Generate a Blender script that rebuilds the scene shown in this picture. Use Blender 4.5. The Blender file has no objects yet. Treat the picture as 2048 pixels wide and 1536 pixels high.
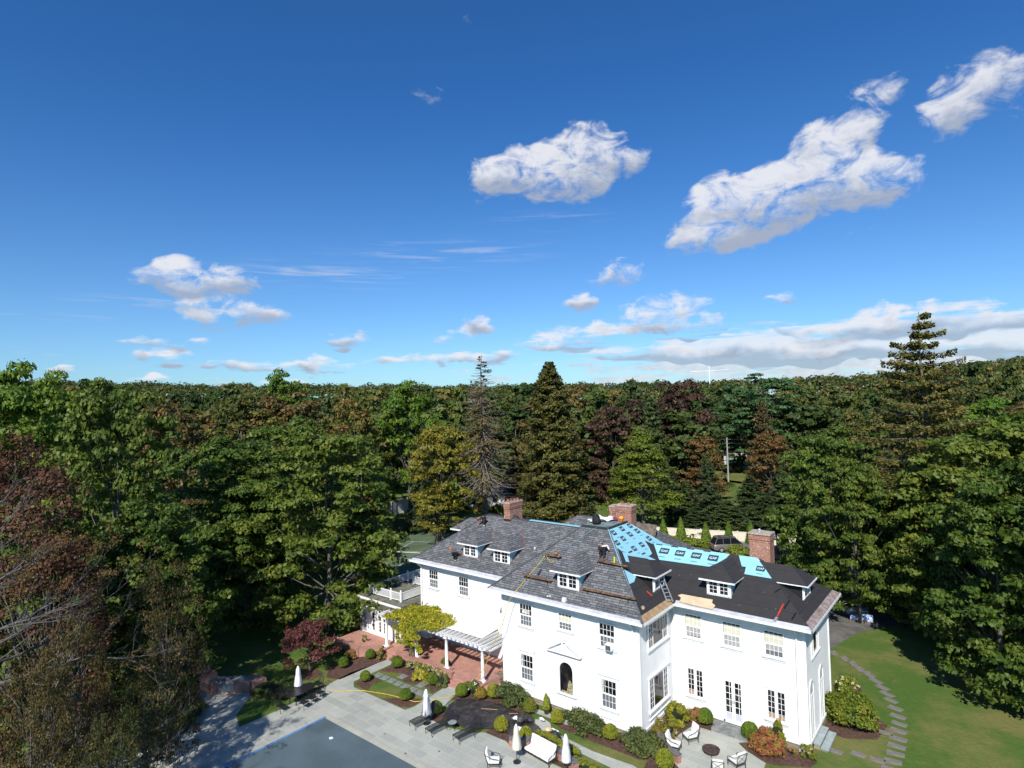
import bpy, bmesh, math, random
import numpy as np
from mathutils import Vector, Matrix
R = math.radians
random.seed(7)
RNG = np.random.default_rng(11)
scn = bpy.context.scene
col = scn.collection

# ------------------------------------------------------------------ camera
F_PX, CY, PITCH, ROLL, YAW = 1187.2588, 768.0, .0293, -.0275, -.6797
CAM = Vector((16.5254, -31.4937, 19.537))
Rv = Vector((math.cos(YAW), -math.sin(YAW), 0))
Fh = Vector((math.sin(YAW), math.cos(YAW), 0))
Uz = Vector((0, 0, 1))
Fw = Fh * math.cos(PITCH) + Uz * math.sin(PITCH)
Uw = -Fh * math.sin(PITCH) + Uz * math.cos(PITCH)
R2 = Rv * math.cos(ROLL) + Uw * math.sin(ROLL)
U2 = -Rv * math.sin(ROLL) + Uw * math.cos(ROLL)
cd = bpy.data.cameras.new('camera')
cam = bpy.data.objects.new('camera', cd)
col.objects.link(cam)
cd.sensor_width = 36.0
cd.lens = F_PX / 2048.0 * 36.0
cd.clip_start = 0.5
cd.clip_end = 12000
m = Matrix((R2, U2, -Fw)).transposed().to_4x4()
m.translation = CAM
cam.matrix_world = m
scn.camera = cam

# ------------------------------------------------------------------ light
SUN_TRAVEL = Vector((-.62, 1.42, -1.32)).normalized()
sd = bpy.data.lights.new('sun', 'SUN')
sd.energy = 4.6
sd.angle = R(.53)
sd.color = (1.0, .955, .88)
so = bpy.data.objects.new('sun', sd)
so.rotation_euler = SUN_TRAVEL.to_track_quat('-Z', 'Y').to_euler()
col.objects.link(so)
scn.view_settings.view_transform = 'Standard'
scn.view_settings.look = 'None'
scn.view_settings.gamma = 1
scn.view_settings.exposure = 0.35
scn.render.engine = 'CYCLES'
scn.cycles.use_adaptive_sampling = True
scn.cycles.adaptive_threshold = .06
scn.cycles.max_bounces = 5
scn.cycles.diffuse_bounces = 2
scn.cycles.glossy_bounces = 2
scn.cycles.transmission_bounces = 3
scn.cycles.transparent_max_bounces = 6
scn.cycles.caustics_reflective = False
scn.cycles.caustics_refractive = False

# ------------------------------------------------------------------ node helper
class NT:
    def __init__(s, nt):
        s.nt = nt; nt.nodes.clear()
    def n(s, t, ins=None, **kw):
        x = s.nt.nodes.new(t)
        for k, v in kw.items(): setattr(x, k, v)
        for k, v in (ins or {}).items():
            if isinstance(v, bpy.types.NodeSocket): s.nt.links.new(v, x.inputs[k])
            else: x.inputs[k].default_value = v
        return x
    def math(s, op, a, b=None, c=None, clamp=False):
        ins = {0: a}
        if b is not None: ins[1] = b
        if c is not None: ins[2] = c
        return s.n('ShaderNodeMath', ins, operation=op, use_clamp=clamp).outputs[0]
    def mix(s, f, a, b, mode='MIX'):
        x = s.n('ShaderNodeMix', None, data_type='RGBA', blend_type=mode)
        for k, v in ((0, f), (6, a), (7, b)):
            if isinstance(v, bpy.types.NodeSocket): s.nt.links.new(v, x.inputs[k])
            else: x.inputs[k].default_value = v if k == 0 else (tuple(v) + (1,) if len(v) == 3 else v)
        return x.outputs[2]
    def ss(s, v, a, b):
        return s.n('ShaderNodeMapRange', {0: v, 1: a, 2: b, 3: 0.0, 4: 1.0}, interpolation_type='SMOOTHSTEP').outputs[0]

# ------------------------------------------------------------------ sky
w = bpy.data.worlds.new('World')
scn.world = w
w.use_nodes = True
T = NT(w.node_tree)
sun_dir = -SUN_TRAVEL
elev = math.asin(sun_dir.z)
sky = T.n('ShaderNodeTexSky', None, sky_type='NISHITA')
sky.sun_disc = False
sky.sun_elevation = elev
sky.sun_rotation = math.atan2(sun_dir.x, sun_dir.y)
sky.air_density = 1.0
sky.dust_density = .35
sky.ozone_density = 1.6
tc = T.n('ShaderNodeTexCoord')
sep = T.n('ShaderNodeSeparateXYZ', {0: tc.outputs['Generated']})
dx, dy, dz = sep.outputs
r_ = T.math('ADD', T.math('MULTIPLY', dx, Rv.x), T.math('MULTIPLY', dy, Rv.y))
f_ = T.math('ADD', T.math('MULTIPLY', dx, Fh.x), T.math('MULTIPLY', dy, Fh.y))
az = T.math('MULTIPLY', T.math('ARCTAN2', r_, f_), 57.2958)
hy = T.math('SQRT', T.math('ADD', T.math('MULTIPLY', r_, r_), T.math('MULTIPLY', f_, f_)))
el = T.math('MULTIPLY', T.math('ARCTAN2', dz, hy), 57.2958)
def px2ae(px, py):
    xr = (px - 1024) / F_PX; yr = (py - CY) / F_PX
    x = xr * math.cos(ROLL) + yr * math.sin(ROLL); y = -xr * math.sin(ROLL) + yr * math.cos(ROLL)
    z = math.cos(PITCH) + y * math.sin(PITCH); u = math.sin(PITCH) - y * math.cos(PITCH)
    return math.degrees(math.atan2(x, z)), math.degrees(math.atan2(u, math.hypot(x, z)))
P = T.n('ShaderNodeCombineXYZ', {0: az, 1: el, 2: 0.0}).outputs[0]
def noise2(sx, sy, det, rough=.6, dist=0.0, rot=0.0, out=0):
    v = T.n('ShaderNodeMapping', {'Vector': P, 'Rotation': (0, 0, R(rot)), 'Scale': (sx, sy, 1)}).outputs[0]
    return T.n('ShaderNodeTexNoise', {'Vector': v, 'Scale': 1.0, 'Detail': float(det), 'Roughness': rough, 'Distortion': dist}, noise_dimensions='2D').outputs[out]
nA = noise2(.30, .50, 5, .6, .5)
nC = noise2(.95, 1.7, 5, .62)
nB = noise2(.14, 1.15, 4)
# cumulus clouds seen that morning: azimuth, elevation, half width, half height (degrees), opacity
CL = []
for (px, py, hw, hh, st) in [
    (1110, 345, 120, 40, 1), (1150, 300, 52, 42, 1), (1235, 310, 52, 32, .95), (1020, 345, 75, 34, .9), (1140, 365, 60, 34, 1), (955, 372, 22, 34, .5),
    (1600, 385, 175, 52, 1), (1660, 315, 75, 65, .95), (1470, 430, 100, 55, 1), (1740, 370, 85, 45, 1), (1520, 395, 90, 50, 1), (1430, 478, 75, 26, 1), (1610, 290, 40, 30, .7), (1735, 225, 42, 60, .5), (1780, 175, 36, 28, .4),
    (1935, 190, 75, 62, .6), (1995, 150, 60, 42, .5), (1895, 235, 55, 42, .55), (2090, 180, 60, 60, .6),
    (400, 556, 88, 30, 1), (330, 558, 60, 22, .7), (520, 627, 46, 26, 1), (405, 612, 55, 18, .6), (420, 640, 62, 16, .6), (352, 686, 78, 13, .9), (335, 718, 48, 15, .8), (440, 732, 42, 9, .9), (130, 735, 30, 10, .9), (60, 730, 50, 8, .4),
    (1252, 548, 42, 26, .75), (1190, 560, 26, 12, .6), (1163, 605, 28, 15, 1), (1340, 622, 72, 26, 1), (1270, 650, 60, 22, .9), (1150, 675, 88, 20, .95), (1080, 690, 40, 14, .7), (1380, 650, 60, 16, .8),
    (955, 648, 36, 17, .9), (905, 675, 32, 14, .9), (685, 683, 40, 14, .95), (760, 664, 42, 10, .6), (610, 733, 85, 13, .95), (815, 725, 62, 13, .95), (905, 722, 46, 13, .9), (985, 712, 60, 12, .7),
    (1480, 695, 80, 20, 1), (1310, 705, 90, 15, .8), (1600, 705, 120, 18, .8), (1800, 640, 110, 28, .9), (1900, 620, 90, 24, .8), (1690, 665, 95, 20, .9), (1990, 640, 90, 24, 1), (2010, 690, 90, 18, 1), (1760, 700, 90, 14, .7),
    (1465, 622, 20, 10, .5), (1545, 602, 34, 12, .5), (1735, 460, 40, 14, .25), (865, 185, 36, 22, .35), (1050, 190, 26, 8, .25), (925, 40, 26, 46, .25), (1600, 655, 50, 10, .6),
    (330, 765, 110, 12, .5), (560, 770, 90, 10, .45)]:
    a, e = px2ae(px, py)
    a2, _ = px2ae(px + hw, py); _, e2 = px2ae(px, py - hh)
    CL.append((a, e, max(.3, abs(a2 - a)), max(.25, abs(e2 - e)), st))
SV = None; mask = None
warp = noise2(.22, .34, 2, out=1)
PW = T.n('ShaderNodeVectorMath', {0: T.n('ShaderNodeVectorMath', {0: warp, 1: (.5, .5, .5)}, operation='SUBTRACT').outputs[0], 1: (3.2, 2.0, 0), 2: P}, operation='MULTIPLY_ADD').outputs[0]
pws = T.n('ShaderNodeSeparateXYZ', {0: PW}).outputs
for (a, e, sa, se, st) in CL:
    ua = T.math('MULTIPLY_ADD', pws[0], 1 / sa, -a / sa)
    ue = T.math('MULTIPLY_ADD', pws[1], 1 / se, -e / se)
    d2 = T.math('MULTIPLY_ADD', ua, ua, T.math('MULTIPLY', ue, ue))
    g = T.n('ShaderNodeMapRange', {0: d2, 1: 3.0, 2: .0, 3: 0.0, 4: st * 1.05}, interpolation_type='SMOOTHSTEP').outputs[0]
    shade = T.math('MULTIPLY', g, ue) if mask is None else T.math('MULTIPLY_ADD', g, ue, shade)
    mask = g if mask is None else T.math('ADD', mask, g)
band = T.math('MULTIPLY', T.ss(el, 0.6, 2.2), T.math('SUBTRACT', 1.0, T.ss(el, 4.0, 8.5)))
band = T.math('MULTIPLY', band, T.math('ADD', .15, T.math('MULTIPLY', T.ss(az, -12.0, 26.0), .42)))
dens = T.math('ADD', T.math('MINIMUM', mask, 1.1), T.math('MULTIPLY_ADD', nA, 2.9, -1.62))
dens = T.math('ADD', dens, T.math('MULTIPLY_ADD', nC, .75, -.375))
dens = T.math('MULTIPLY', dens, T.ss(mask, .0, .45))
lowb = T.math('SUBTRACT', 1.0, T.ss(el, 4.5, 10.0))
dens = T.math('ADD', dens, T.math('MULTIPLY', T.math('MULTIPLY', T.math('MULTIPLY_ADD', nB, 3.2, -1.7), lowb), T.ss(mask, .0, .45)))
cu = T.ss(dens, .16, 1.25)
bn = T.math('MULTIPLY', T.ss(T.math('ADD', nB, band), .78, .98), T.ss(band, .02, .2))
# thin cirrus streaks
ci = None
for (px, py, hw, hh, st) in [(640, 550, 140, 22, .5), (890, 508, 150, 24, .42), (120, 633, 90, 6, .8), (1100, 440, 90, 18, .25), (280, 605, 100, 10, .5)]:
    a, e = px2ae(px, py); a2, _ = px2ae(px + hw, py); _, e2 = px2ae(px, py - hh)
    ua = T.math('DIVIDE', T.math('SUBTRACT', az, a), abs(a2 - a)); ue = T.math('DIVIDE', T.math('SUBTRACT', el, e), abs(e2 - e))
    g = T.math('MULTIPLY', T.math('POWER', 2.718, T.math('MULTIPLY', T.math('ADD', T.math('MULTIPLY', ua, ua), T.math('MULTIPLY', ue, ue)), -1.1)), st)
    ci = g if ci is None else T.math('ADD', ci, g)
nD = noise2(.12, 2.2, 3, .65, .4, -8)
ci = T.math('MULTIPLY', ci, T.ss(nD, .42, .75))
cov = T.math('MAXIMUM', T.math('MAXIMUM', cu, T.math('MULTIPLY', bn, .85)), ci, clamp=True)
cov = T.math('MULTIPLY', cov, .93)
rel = T.math('DIVIDE', shade, T.math('ADD', mask, .05))
bright = T.math('ADD', T.math('MULTIPLY', rel, 1.0), T.math('MULTIPLY_ADD', nC, .6, -.3))
bright = T.math('ADD', bright, T.math('MULTIPLY_ADD', nA, -1.0, .5))
bright = T.ss(bright, -.75, .45)
ccol = T.mix(bright, (3.1, 3.55, 4.45), (6.7, 6.8, 7.2))
tint = T.mix(T.ss(el, 0.0, 30.0), (.50, .78, 1.10), (.22, .60, 1.04))
skyc = T.mix(1.0, sky.outputs[0], tint, 'MULTIPLY')
final = T.mix(cov, skyc, ccol)
bg = T.n('ShaderNodeBackground', {'Color': final, 'Strength': .098})
T.n('ShaderNodeOutputWorld', {0: bg.outputs[0]})

# ------------------------------------------------------------------ object helpers
def tag(o, label=None, cat=None, group=None, kind=None):
    if label: o['label'] = label
    if cat: o['category'] = cat
    if group: o['group'] = group
    if kind: o['kind'] = kind
    return o
def thing(name, label, cat, loc=(0, 0, 0), rz=0, group=None):
    o = bpy.data.objects.new(name, None)
    o.empty_display_size = .2
    col.objects.link(o); o.location = loc; o.rotation_euler = (0, 0, rz)
    return tag(o, label, cat, group)
def copy_tree(o, parent=None):
    c = o.copy(); col.objects.link(c)
    if parent is not None: c.parent = parent
    for ch in list(KIDS.get(o.name, [])):
        k = copy_tree(ch, c)
        KIDS.setdefault(c.name, []).append(k)
    return c
KIDS = {}
class MB:
    def __init__(s):
        s.v = []; s.f = []; s.mi = []; s.uv = []; s.hasuv = False
    def add(s, vs, fs, mi=0, uvs=None):
        b = len(s.v); s.v += [tuple(v) for v in vs]
        for k, f in enumerate(fs):
            s.f.append(tuple(b + i for i in f)); s.mi.append(mi)
            if uvs: s.uv.append(uvs[k]); s.hasuv = True
            else: s.uv.append([(0, 0)] * len(f))
        return s
    def box(s, x0, y0, z0, x1, y1, z1, mi=0, M=None):
        vs = [(x, y, z) for z in (z0, z1) for (x, y) in ((x0, y0), (x1, y0), (x1, y1), (x0, y1))]
        if M is not None: vs = [M(v) for v in vs]
        return s.add(vs, [(0, 3, 2, 1), (4, 5, 6, 7), (0, 1, 5, 4), (1, 2, 6, 5), (2, 3, 7, 6), (3, 0, 4, 7)], mi)
    def obox(s, c, a, b, h, mi=0):
        """box from centre c with half-axis vectors a, b, h"""
        c, a, b, h = map(Vector, (c, a, b, h))
        vs = [c + sx * a + sy * b + sz * h for sz in (-1, 1) for sx, sy in ((-1, -1), (1, -1), (1, 1), (-1, 1))]
        return s.add(vs, [(0, 3, 2, 1), (4, 5, 6, 7), (0, 1, 5, 4), (1, 2, 6, 5), (2, 3, 7, 6), (3, 0, 4, 7)], mi)
    def bar(s, p, q, wx, wz, mi=0, up=(0, 0, 1)):
        p = Vector(p); q = Vector(q); d = q - p; L = d.length; d.normalize()
        side = d.cross(Vector(up))
        if side.length < 1e-4: side = d.cross(Vector((1, 0, 0)))
        side.normalize(); u = side.cross(d)
        return s.obox((p + q) / 2, d * L / 2, side * wx / 2, u * wz / 2, mi)
    def prism(s, poly, z0, z1, mi=0, top=None):
        n = len(poly)
        vs = [(x, y, z0) for x, y in poly] + [(x, y, z1) for x, y in poly]
        fs = [tuple(range(n - 1, -1, -1)), tuple(range(n, 2 * n))] + [(i, (i + 1) % n, n + (i + 1) % n, n + i) for i in range(n)]
        return s.add(vs, fs, mi)
    def tube(s, pts, rad, n=6, mi=0, cap=True):
        pts = [Vector(p) for p in pts]
        if not hasattr(rad, '__len__'): rad = [rad] * len(pts)
        vs = []; fs = []
        prev = None
        for i, p in enumerate(pts):
            d = (pts[min(i + 1, len(pts) - 1)] - pts[max(i - 1, 0)])
            if d.length < 1e-9: d = Vector((0, 0, 1))
            d.normalize()
            a = prev if prev is not None else (Vector((1, 0, 0)) if abs(d.x) < .8 else Vector((0, 1, 0)))
            a = a - d * a.dot(d)
            if a.length < 1e-6: a = d.orthogonal()
            a.normalize(); prev = a; b = d.cross(a)
            for k in range(n):
                t = 2 * math.pi * k / n
                vs.append(p + (a * math.cos(t) + b * math.sin(t)) * rad[i])
        for i in range(len(pts) - 1):
            for k in range(n):
                fs.append((i * n + k, i * n + (k + 1) % n, (i + 1) * n + (k + 1) % n, (i + 1) * n + k))
        if cap:
            fs.append(tuple(range(n - 1, -1, -1))); e = (len(pts) - 1) * n; fs.append(tuple(e + k for k in range(n)))
        return s.add(vs, fs, mi)
    def lathe(s, prof, n=16, c=(0, 0), mi=0, rib=0):
        vs = []; fs = []
        for (r, z) in prof:
            for k in range(n):
                t = 2 * math.pi * k / n
                rr = r * (1 + (rib if k % 2 else -rib))
                vs.append((c[0] + rr * math.cos(t), c[1] + rr * math.sin(t), z))
        for i in range(len(prof) - 1):
            for k in range(n):
                fs.append((i * n + k, i * n + (k + 1) % n, (i + 1) * n + (k + 1) % n, (i + 1) * n + k))
        fs.append(tuple(range(n - 1, -1, -1))); e = (len(prof) - 1) * n; fs.append(tuple(e + k for k in range(n)))
        return s.add(vs, fs, mi)
    def build(s, name, mats, parent=None, smooth=False):
        me = bpy.data.meshes.new(name)
        me.from_pydata(s.v, [], s.f)
        if not isinstance(mats, (list, tuple)): mats = [mats]
        for x in mats: me.materials.append(x)
        if any(s.mi): me.polygons.foreach_set('material_index', s.mi)
        if s.hasuv:
            uvl = me.uv_layers.new(name='UVMap')
            flat = [c for f in s.uv for p in f for c in p]
            uvl.data.foreach_set('uv', flat)
        if smooth: me.polygons.foreach_set('use_smooth', [True] * len(me.polygons))
        me.update()
        o = bpy.data.objects.new(name, me); col.objects.link(o)
        if parent is not None: o.parent = parent; KIDS.setdefault(parent.name, []).append(o)
        return o
def npmesh(name, V, Fq, mats, parent=None, smooth=False, mi=None):
    """V (n,3) float, Fq (m,4) int"""
    me = bpy.data.meshes.new(name)
    k = Fq.shape[1]
    me.vertices.add(len(V)); me.vertices.foreach_set('co', np.asarray(V, np.float32).ravel())
    me.loops.add(Fq.size); me.loops.foreach_set('vertex_index', np.asarray(Fq, np.int32).ravel())
    me.polygons.add(len(Fq)); me.polygons.foreach_set('loop_start', np.arange(0, Fq.size, k, dtype=np.int32))
    me.polygons.foreach_set('loop_total', np.full(len(Fq), k, np.int32))
    if not isinstance(mats, (list, tuple)): mats = [mats]
    for x in mats: me.materials.append(x)
    if mi is not None: me.polygons.foreach_set('material_index', np.asarray(mi, np.int32))
    me.update(calc_edges=True)
    if smooth: me.polygons.foreach_set('use_smooth', [True] * len(me.polygons))
    o = bpy.data.objects.new(name, me); col.objects.link(o)
    if parent is not None: o.parent = parent; KIDS.setdefault(parent.name, []).append(o)
    return o

# ------------------------------------------------------------------ materials
MATS = {}
def newmat(name):
    m = bpy.data.materials.new(name); m.use_nodes = True
    return m, NT(m.node_tree)
def plain(name, c, rough=.6, var=.12, scale=3.0, metal=0.0, bump=0.0, bscale=20.0, spec=.4, c2=None):
    if name in MATS: return MATS[name]
    m, t = newmat(name)
    tc = t.n('ShaderNodeTexCoord')
    n = t.n('ShaderNodeTexNoise', {'Vector': tc.outputs['Object'], 'Scale': scale, 'Detail': 5.0, 'Roughness': .6}).outputs[0]
    c2 = c2 or tuple(max(0, x * (1 - 2 * var)) for x in c)
    c1 = tuple(min(1, x * (1 + var * .6)) for x in c)
    colr = t.mix(t.ss(n, .3, .7), c2, c1)
    ins = {'Base Color': colr, 'Roughness': rough, 'Metallic': metal, 'Specular IOR Level': spec}
    if bump:
        nb = t.n('ShaderNodeTexNoise', {'Vector': tc.outputs['Object'], 'Scale': bscale, 'Detail': 4.0}).outputs[0]
        ins['Normal'] = t.n('ShaderNodeBump', {'Strength': bump, 'Distance': .05, 'Height': nb}).outputs[0]
    p = t.n('ShaderNodeBsdfPrincipled', ins)
    t.n('ShaderNodeOutputMaterial', {0: p.outputs[0]})
    MATS[name] = m
    return m
FOL_GAIN = (1.75, 1.55, 1.25)
def foliage(name, ca, cb, scale=.5, trans=.22, lum=.35, rnd=.18, cc=None, objvar=.25, rough=.55):
    """leaf material: clump-scale hue noise, per-leaf brightness, per-tree variation, slight translucency"""
    if name in MATS: return MATS[name]
    gg = FOL_GAIN
    ca = tuple(v * g for v, g in zip(ca, gg)); cb = tuple(v * g for v, g in zip(cb, gg)); cc = tuple(v * g for v, g in zip(cc, gg)) if cc else None
    m, t = newmat(name)
    tc = t.n('ShaderNodeTexCoord'); geo = t.n('ShaderNodeNewGeometry'); oi = t.n('ShaderNodeObjectInfo')
    mp = t.n('ShaderNodeVectorMath', {0: tc.outputs['Object'], 1: t.n('ShaderNodeCombineXYZ', {0: t.math('MULTIPLY', oi.outputs['Random'], 37.0), 1: 0.0, 2: 0.0}).outputs[0]}, operation='ADD').outputs[0]
    n = t.n('ShaderNodeTexNoise', {'Vector': mp, 'Scale': scale, 'Detail': 4.0, 'Roughness': .6}).outputs[0]
    h = t.math('ADD', n, t.math('MULTIPLY', t.math('SUBTRACT', oi.outputs['Random'], .5), objvar))
    h = t.math('ADD', h, t.math('MULTIPLY', t.math('SUBTRACT', geo.outputs['Random Per Island'], .5), rnd))
    c = t.mix(t.ss(h, .34, .66), ca, cb)
    if cc: c = t.mix(t.ss(h, .62, .8), c, cc)
    v = t.math('ADD', 1 - lum / 2, t.math('MULTIPLY', geo.outputs['Random Per Island'], lum))
    c = t.mix(1.0, c, t.n('ShaderNodeCombineXYZ', {0: v, 1: v, 2: v}).outputs[0], 'MULTIPLY')
    p = t.n('ShaderNodeBsdfPrincipled', {'Base Color': c, 'Roughness': rough, 'Specular IOR Level': .25})
    tr = t.n('ShaderNodeBsdfTranslucent', {'Color': t.mix(.5, c, tuple(min(1, x * 1.5) for x in cb))})
    mx = t.n('ShaderNodeMixShader', {0: trans, 1: p.outputs[0], 2: tr.outputs[0]})
    t.n('ShaderNodeOutputMaterial', {0: mx.outputs[0]})
    MATS[name] = m
    return m
WHITE = plain('white_paint', (.80, .80, .79), .5, .03, 1.2)
WHITE2 = plain('white_trim', (.82, .82, .81), .45, .02, 2)
GUTTER = plain('weathered_gutter_metal', (.50, .50, .53), .5, .12, 1.5)
FELT = plain('black_roofing_felt', (.022, .021, .022), .85, .3, 2.5, bump=.25, bscale=30)
COPPER = plain('copper_flashing', (.20, .075, .05), .5, .25, 3)
PLY = plain('bare_plywood', (.40, .27, .15), .7, .15, 3)
DARKWOOD = plain('plank_wood', (.24, .13, .06), .7, .35, 5)
SCREEN = plain('insect_screen', (.13, .14, .15), .6, .1, 3)
BLIND = plain('cream_blind', (.62, .60, .47), .7, .06, 5)
BLACKM = plain('black_metal', (.02, .02, .024), .4, .1, 5)
CUSH = plain('white_cushion', (.80, .78, .74), .8, .03, 4)
BLUESTONE_CAP = plain('bluestone_cap', (.24, .25, .24), .7, .2, 3)
def glassmat():
    m, t = newmat('window_glass')
    tc = t.n('ShaderNodeTexCoord')
    n = t.n('ShaderNodeTexNoise', {'Vector': tc.outputs['Object'], 'Scale': 1.7, 'Detail': 3.0}).outputs[0]
    c = t.mix(t.ss(n, .45, .75), (.008, .008, .010), (.05, .038, .032))
    p = t.n('ShaderNodeBsdfPrincipled', {'Base Color': c, 'Roughness': .06, 'Specular IOR Level': .5})
    t.n('ShaderNodeOutputMaterial', {0: p.outputs[0]})
    return m
GLASS = glassmat()
def brickmat(name, ca, cb, mortar, sx=.22, sy=.075, uvm=False, msize=.012, bump=.3, light=None):
    m, t = newmat(name)
    tc = t.n('ShaderNodeTexCoord')
    if uvm: vec = tc.outputs['UV']
    else:
        g = t.n('ShaderNodeNewGeometry')
        s = t.n('ShaderNodeSeparateXYZ', {0: tc.outputs['Object']}); ns = t.n('ShaderNodeSeparateXYZ', {0: g.outputs['True Normal']})
        horiz = t.math('GREATER_THAN', t.math('ABSOLUTE', ns.outputs[2]), .6)
        xf = t.math('GREATER_THAN', t.math('ABSOLUTE', ns.outputs[0]), .6)
        u = t.math('ADD', t.math('MULTIPLY', s.outputs[0], t.math('SUBTRACT', 1.0, xf)), t.math('MULTIPLY', s.outputs[1], xf))
        v = t.math('ADD', t.math('MULTIPLY', s.outputs[2], t.math('SUBTRACT', 1.0, horiz)), t.math('MULTIPLY', s.outputs[1], horiz))
        vec = t.n('ShaderNodeCombineXYZ', {0: u, 1: v, 2: 0.0}).outputs[0]
    b = t.n('ShaderNodeTexBrick', {'Vector': vec, 'Color1': ca + (1,), 'Color2': cb + (1,), 'Mortar': mortar + (1,), 'Scale': 1.0, 'Mortar Size': msize, 'Mortar Smooth': .1, 'Bias': -.1, 'Brick Width': sx, 'Row Height': sy})
    n = t.n('ShaderNodeTexNoise', {'Vector': tc.outputs['Object'], 'Scale': 1.4, 'Detail': 5.0}).outputs[0]
    c = t.mix(1.0, b.outputs[0], t.mix(n, (.62, .6, .6), (1.3, 1.28, 1.25)), 'MULTIPLY')
    if light:
        n2 = t.n('ShaderNodeTexNoise', {'Vector': tc.outputs['Object'], 'Scale': 9.0, 'Detail': 3.0}).outputs[0]
        c = t.mix(t.math('MULTIPLY', t.ss(n2, .56, .66), .8), c, light)
    bp = t.n('ShaderNodeBump', {'Strength': bump, 'Distance': .02, 'Height': b.outputs[1]}); bp.invert = True
    p = t.n('ShaderNodeBsdfPrincipled', {'Base Color': c, 'Roughness': .8, 'Specular IOR Level': .25, 'Normal': bp.outputs[0]})
    t.n('ShaderNodeOutputMaterial', {0: p.outputs[0]})
    return m
BRICK = brickmat('red_brick', (.42, .16, .11), (.30, .11, .08), (.42, .32, .27), .20, .07, light=None)
CHIMBRICK = brickmat('chimney_brick', (.33, .105, .06), (.22, .065, .045), (.40, .30, .24), .20, .075, light=(.55, .42, .34))
PAVEBRICK = brickmat('terrace_brick_paving', (.50, .27, .21), (.42, .21, .165), (.38, .22, .18), .20, .10, msize=.008, bump=.1)
def shinglemat():
    m, t = newmat('slate_grey_shingles')
    tc = t.n('ShaderNodeTexCoord')
    uv = tc.outputs['UV']
    b = t.n('ShaderNodeTexBrick', {'Vector': uv, 'Color1': (.098, .098, .106, 1), 'Color2': (.205, .208, .210, 1), 'Mortar': (.022, .022, .025, 1), 'Scale': 1.0, 'Mortar Size': .018, 'Mortar Smooth': .3, 'Bias': -.1, 'Brick Width': .40, 'Row Height': .165})
    b.offset_frequency = 2; b.offset = .37; b.squash = 1.3; b.squash_frequency = 3
    n = t.n('ShaderNodeTexNoise', {'Vector': uv, 'Scale': .55, 'Detail': 5.0, 'Roughness': .65}).outputs[0]
    n2 = t.n('ShaderNodeTexNoise', {'Vector': uv, 'Scale': 14.0, 'Detail': 3.0}).outputs[0]
    c = t.mix(1.0, b.outputs[0], t.mix(n, (.85, .86, .86), (1.16, 1.16, 1.15)), 'MULTIPLY')
    c = t.mix(1.0, c, t.mix(n2, (.75, .75, .75), (1.25, 1.25, 1.25)), 'MULTIPLY')
    sp = t.n('ShaderNodeSeparateXYZ', {0: uv})
    saw = t.math('FRACT', t.math('DIVIDE', sp.outputs[1], .165))
    bp = t.n('ShaderNodeBump', {'Strength': .5, 'Distance': .03, 'Height': saw}); bp.invert = True
    p = t.n('ShaderNodeBsdfPrincipled', {'Base Color': c, 'Roughness': .75, 'Specular IOR Level': .3, 'Normal': bp.outputs[0]})
    t.n('ShaderNodeOutputMaterial', {0: p.outputs[0]})
    return m
SHINGLE = shinglemat()
def bluemat():
    m, t = newmat('light_blue_underlayment')
    tc = t.n('ShaderNodeTexCoord')
    n = t.n('ShaderNodeTexNoise', {'Vector': tc.outputs['Object'], 'Scale': 2.2, 'Detail': 6.0, 'Roughness': .6}).outputs[0]
    c = t.mix(n, (.24, .50, .60), (.31, .61, .72))
    bp = t.n('ShaderNodeBump', {'Strength': .35, 'Distance': .04, 'Height': n})
    p = t.n('ShaderNodeBsdfPrincipled', {'Base Color': c, 'Roughness': .45, 'Normal': bp.outputs[0]})
    t.n('ShaderNodeOutputMaterial', {0: p.outputs[0]})
    return m
BLUE = bluemat()
def feltmat():
    m, t = newmat('black_felt_with_cap_nails')
    tc = t.n('ShaderNodeTexCoord')
    uv = tc.outputs['UV']
    n = t.n('ShaderNodeTexNoise', {'Vector': uv, 'Scale': 2.0, 'Detail': 6.0}).outputs[0]
    c = t.mix(n, (.017, .016, .017), (.036, .033, .033))
    sp = t.n('ShaderNodeSeparateXYZ', {0: uv})
    lap = t.math('LESS_THAN', t.math('FRACT', t.math('DIVIDE', sp.outputs[1], .92)), .03)
    c = t.mix(lap, c, (.008, .008, .008))
    vo = t.n('ShaderNodeTexVoronoi', {'Vector': uv, 'Scale': 2.6, 'Randomness': .8})
    dot = t.math('LESS_THAN', vo.outputs[0], .045)
    keep = t.math('GREATER_THAN', t.n('ShaderNodeSeparateColor', {0: vo.outputs[1]}).outputs[0], .45)
    c = t.mix(t.math('MULTIPLY', dot, keep), c, (.55, .5, .45))
    p = t.n('ShaderNodeBsdfPrincipled', {'Base Color': c, 'Roughness': .8})
    t.n('ShaderNodeOutputMaterial', {0: p.outputs[0]})
    return m
FELTN = feltmat()
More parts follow.
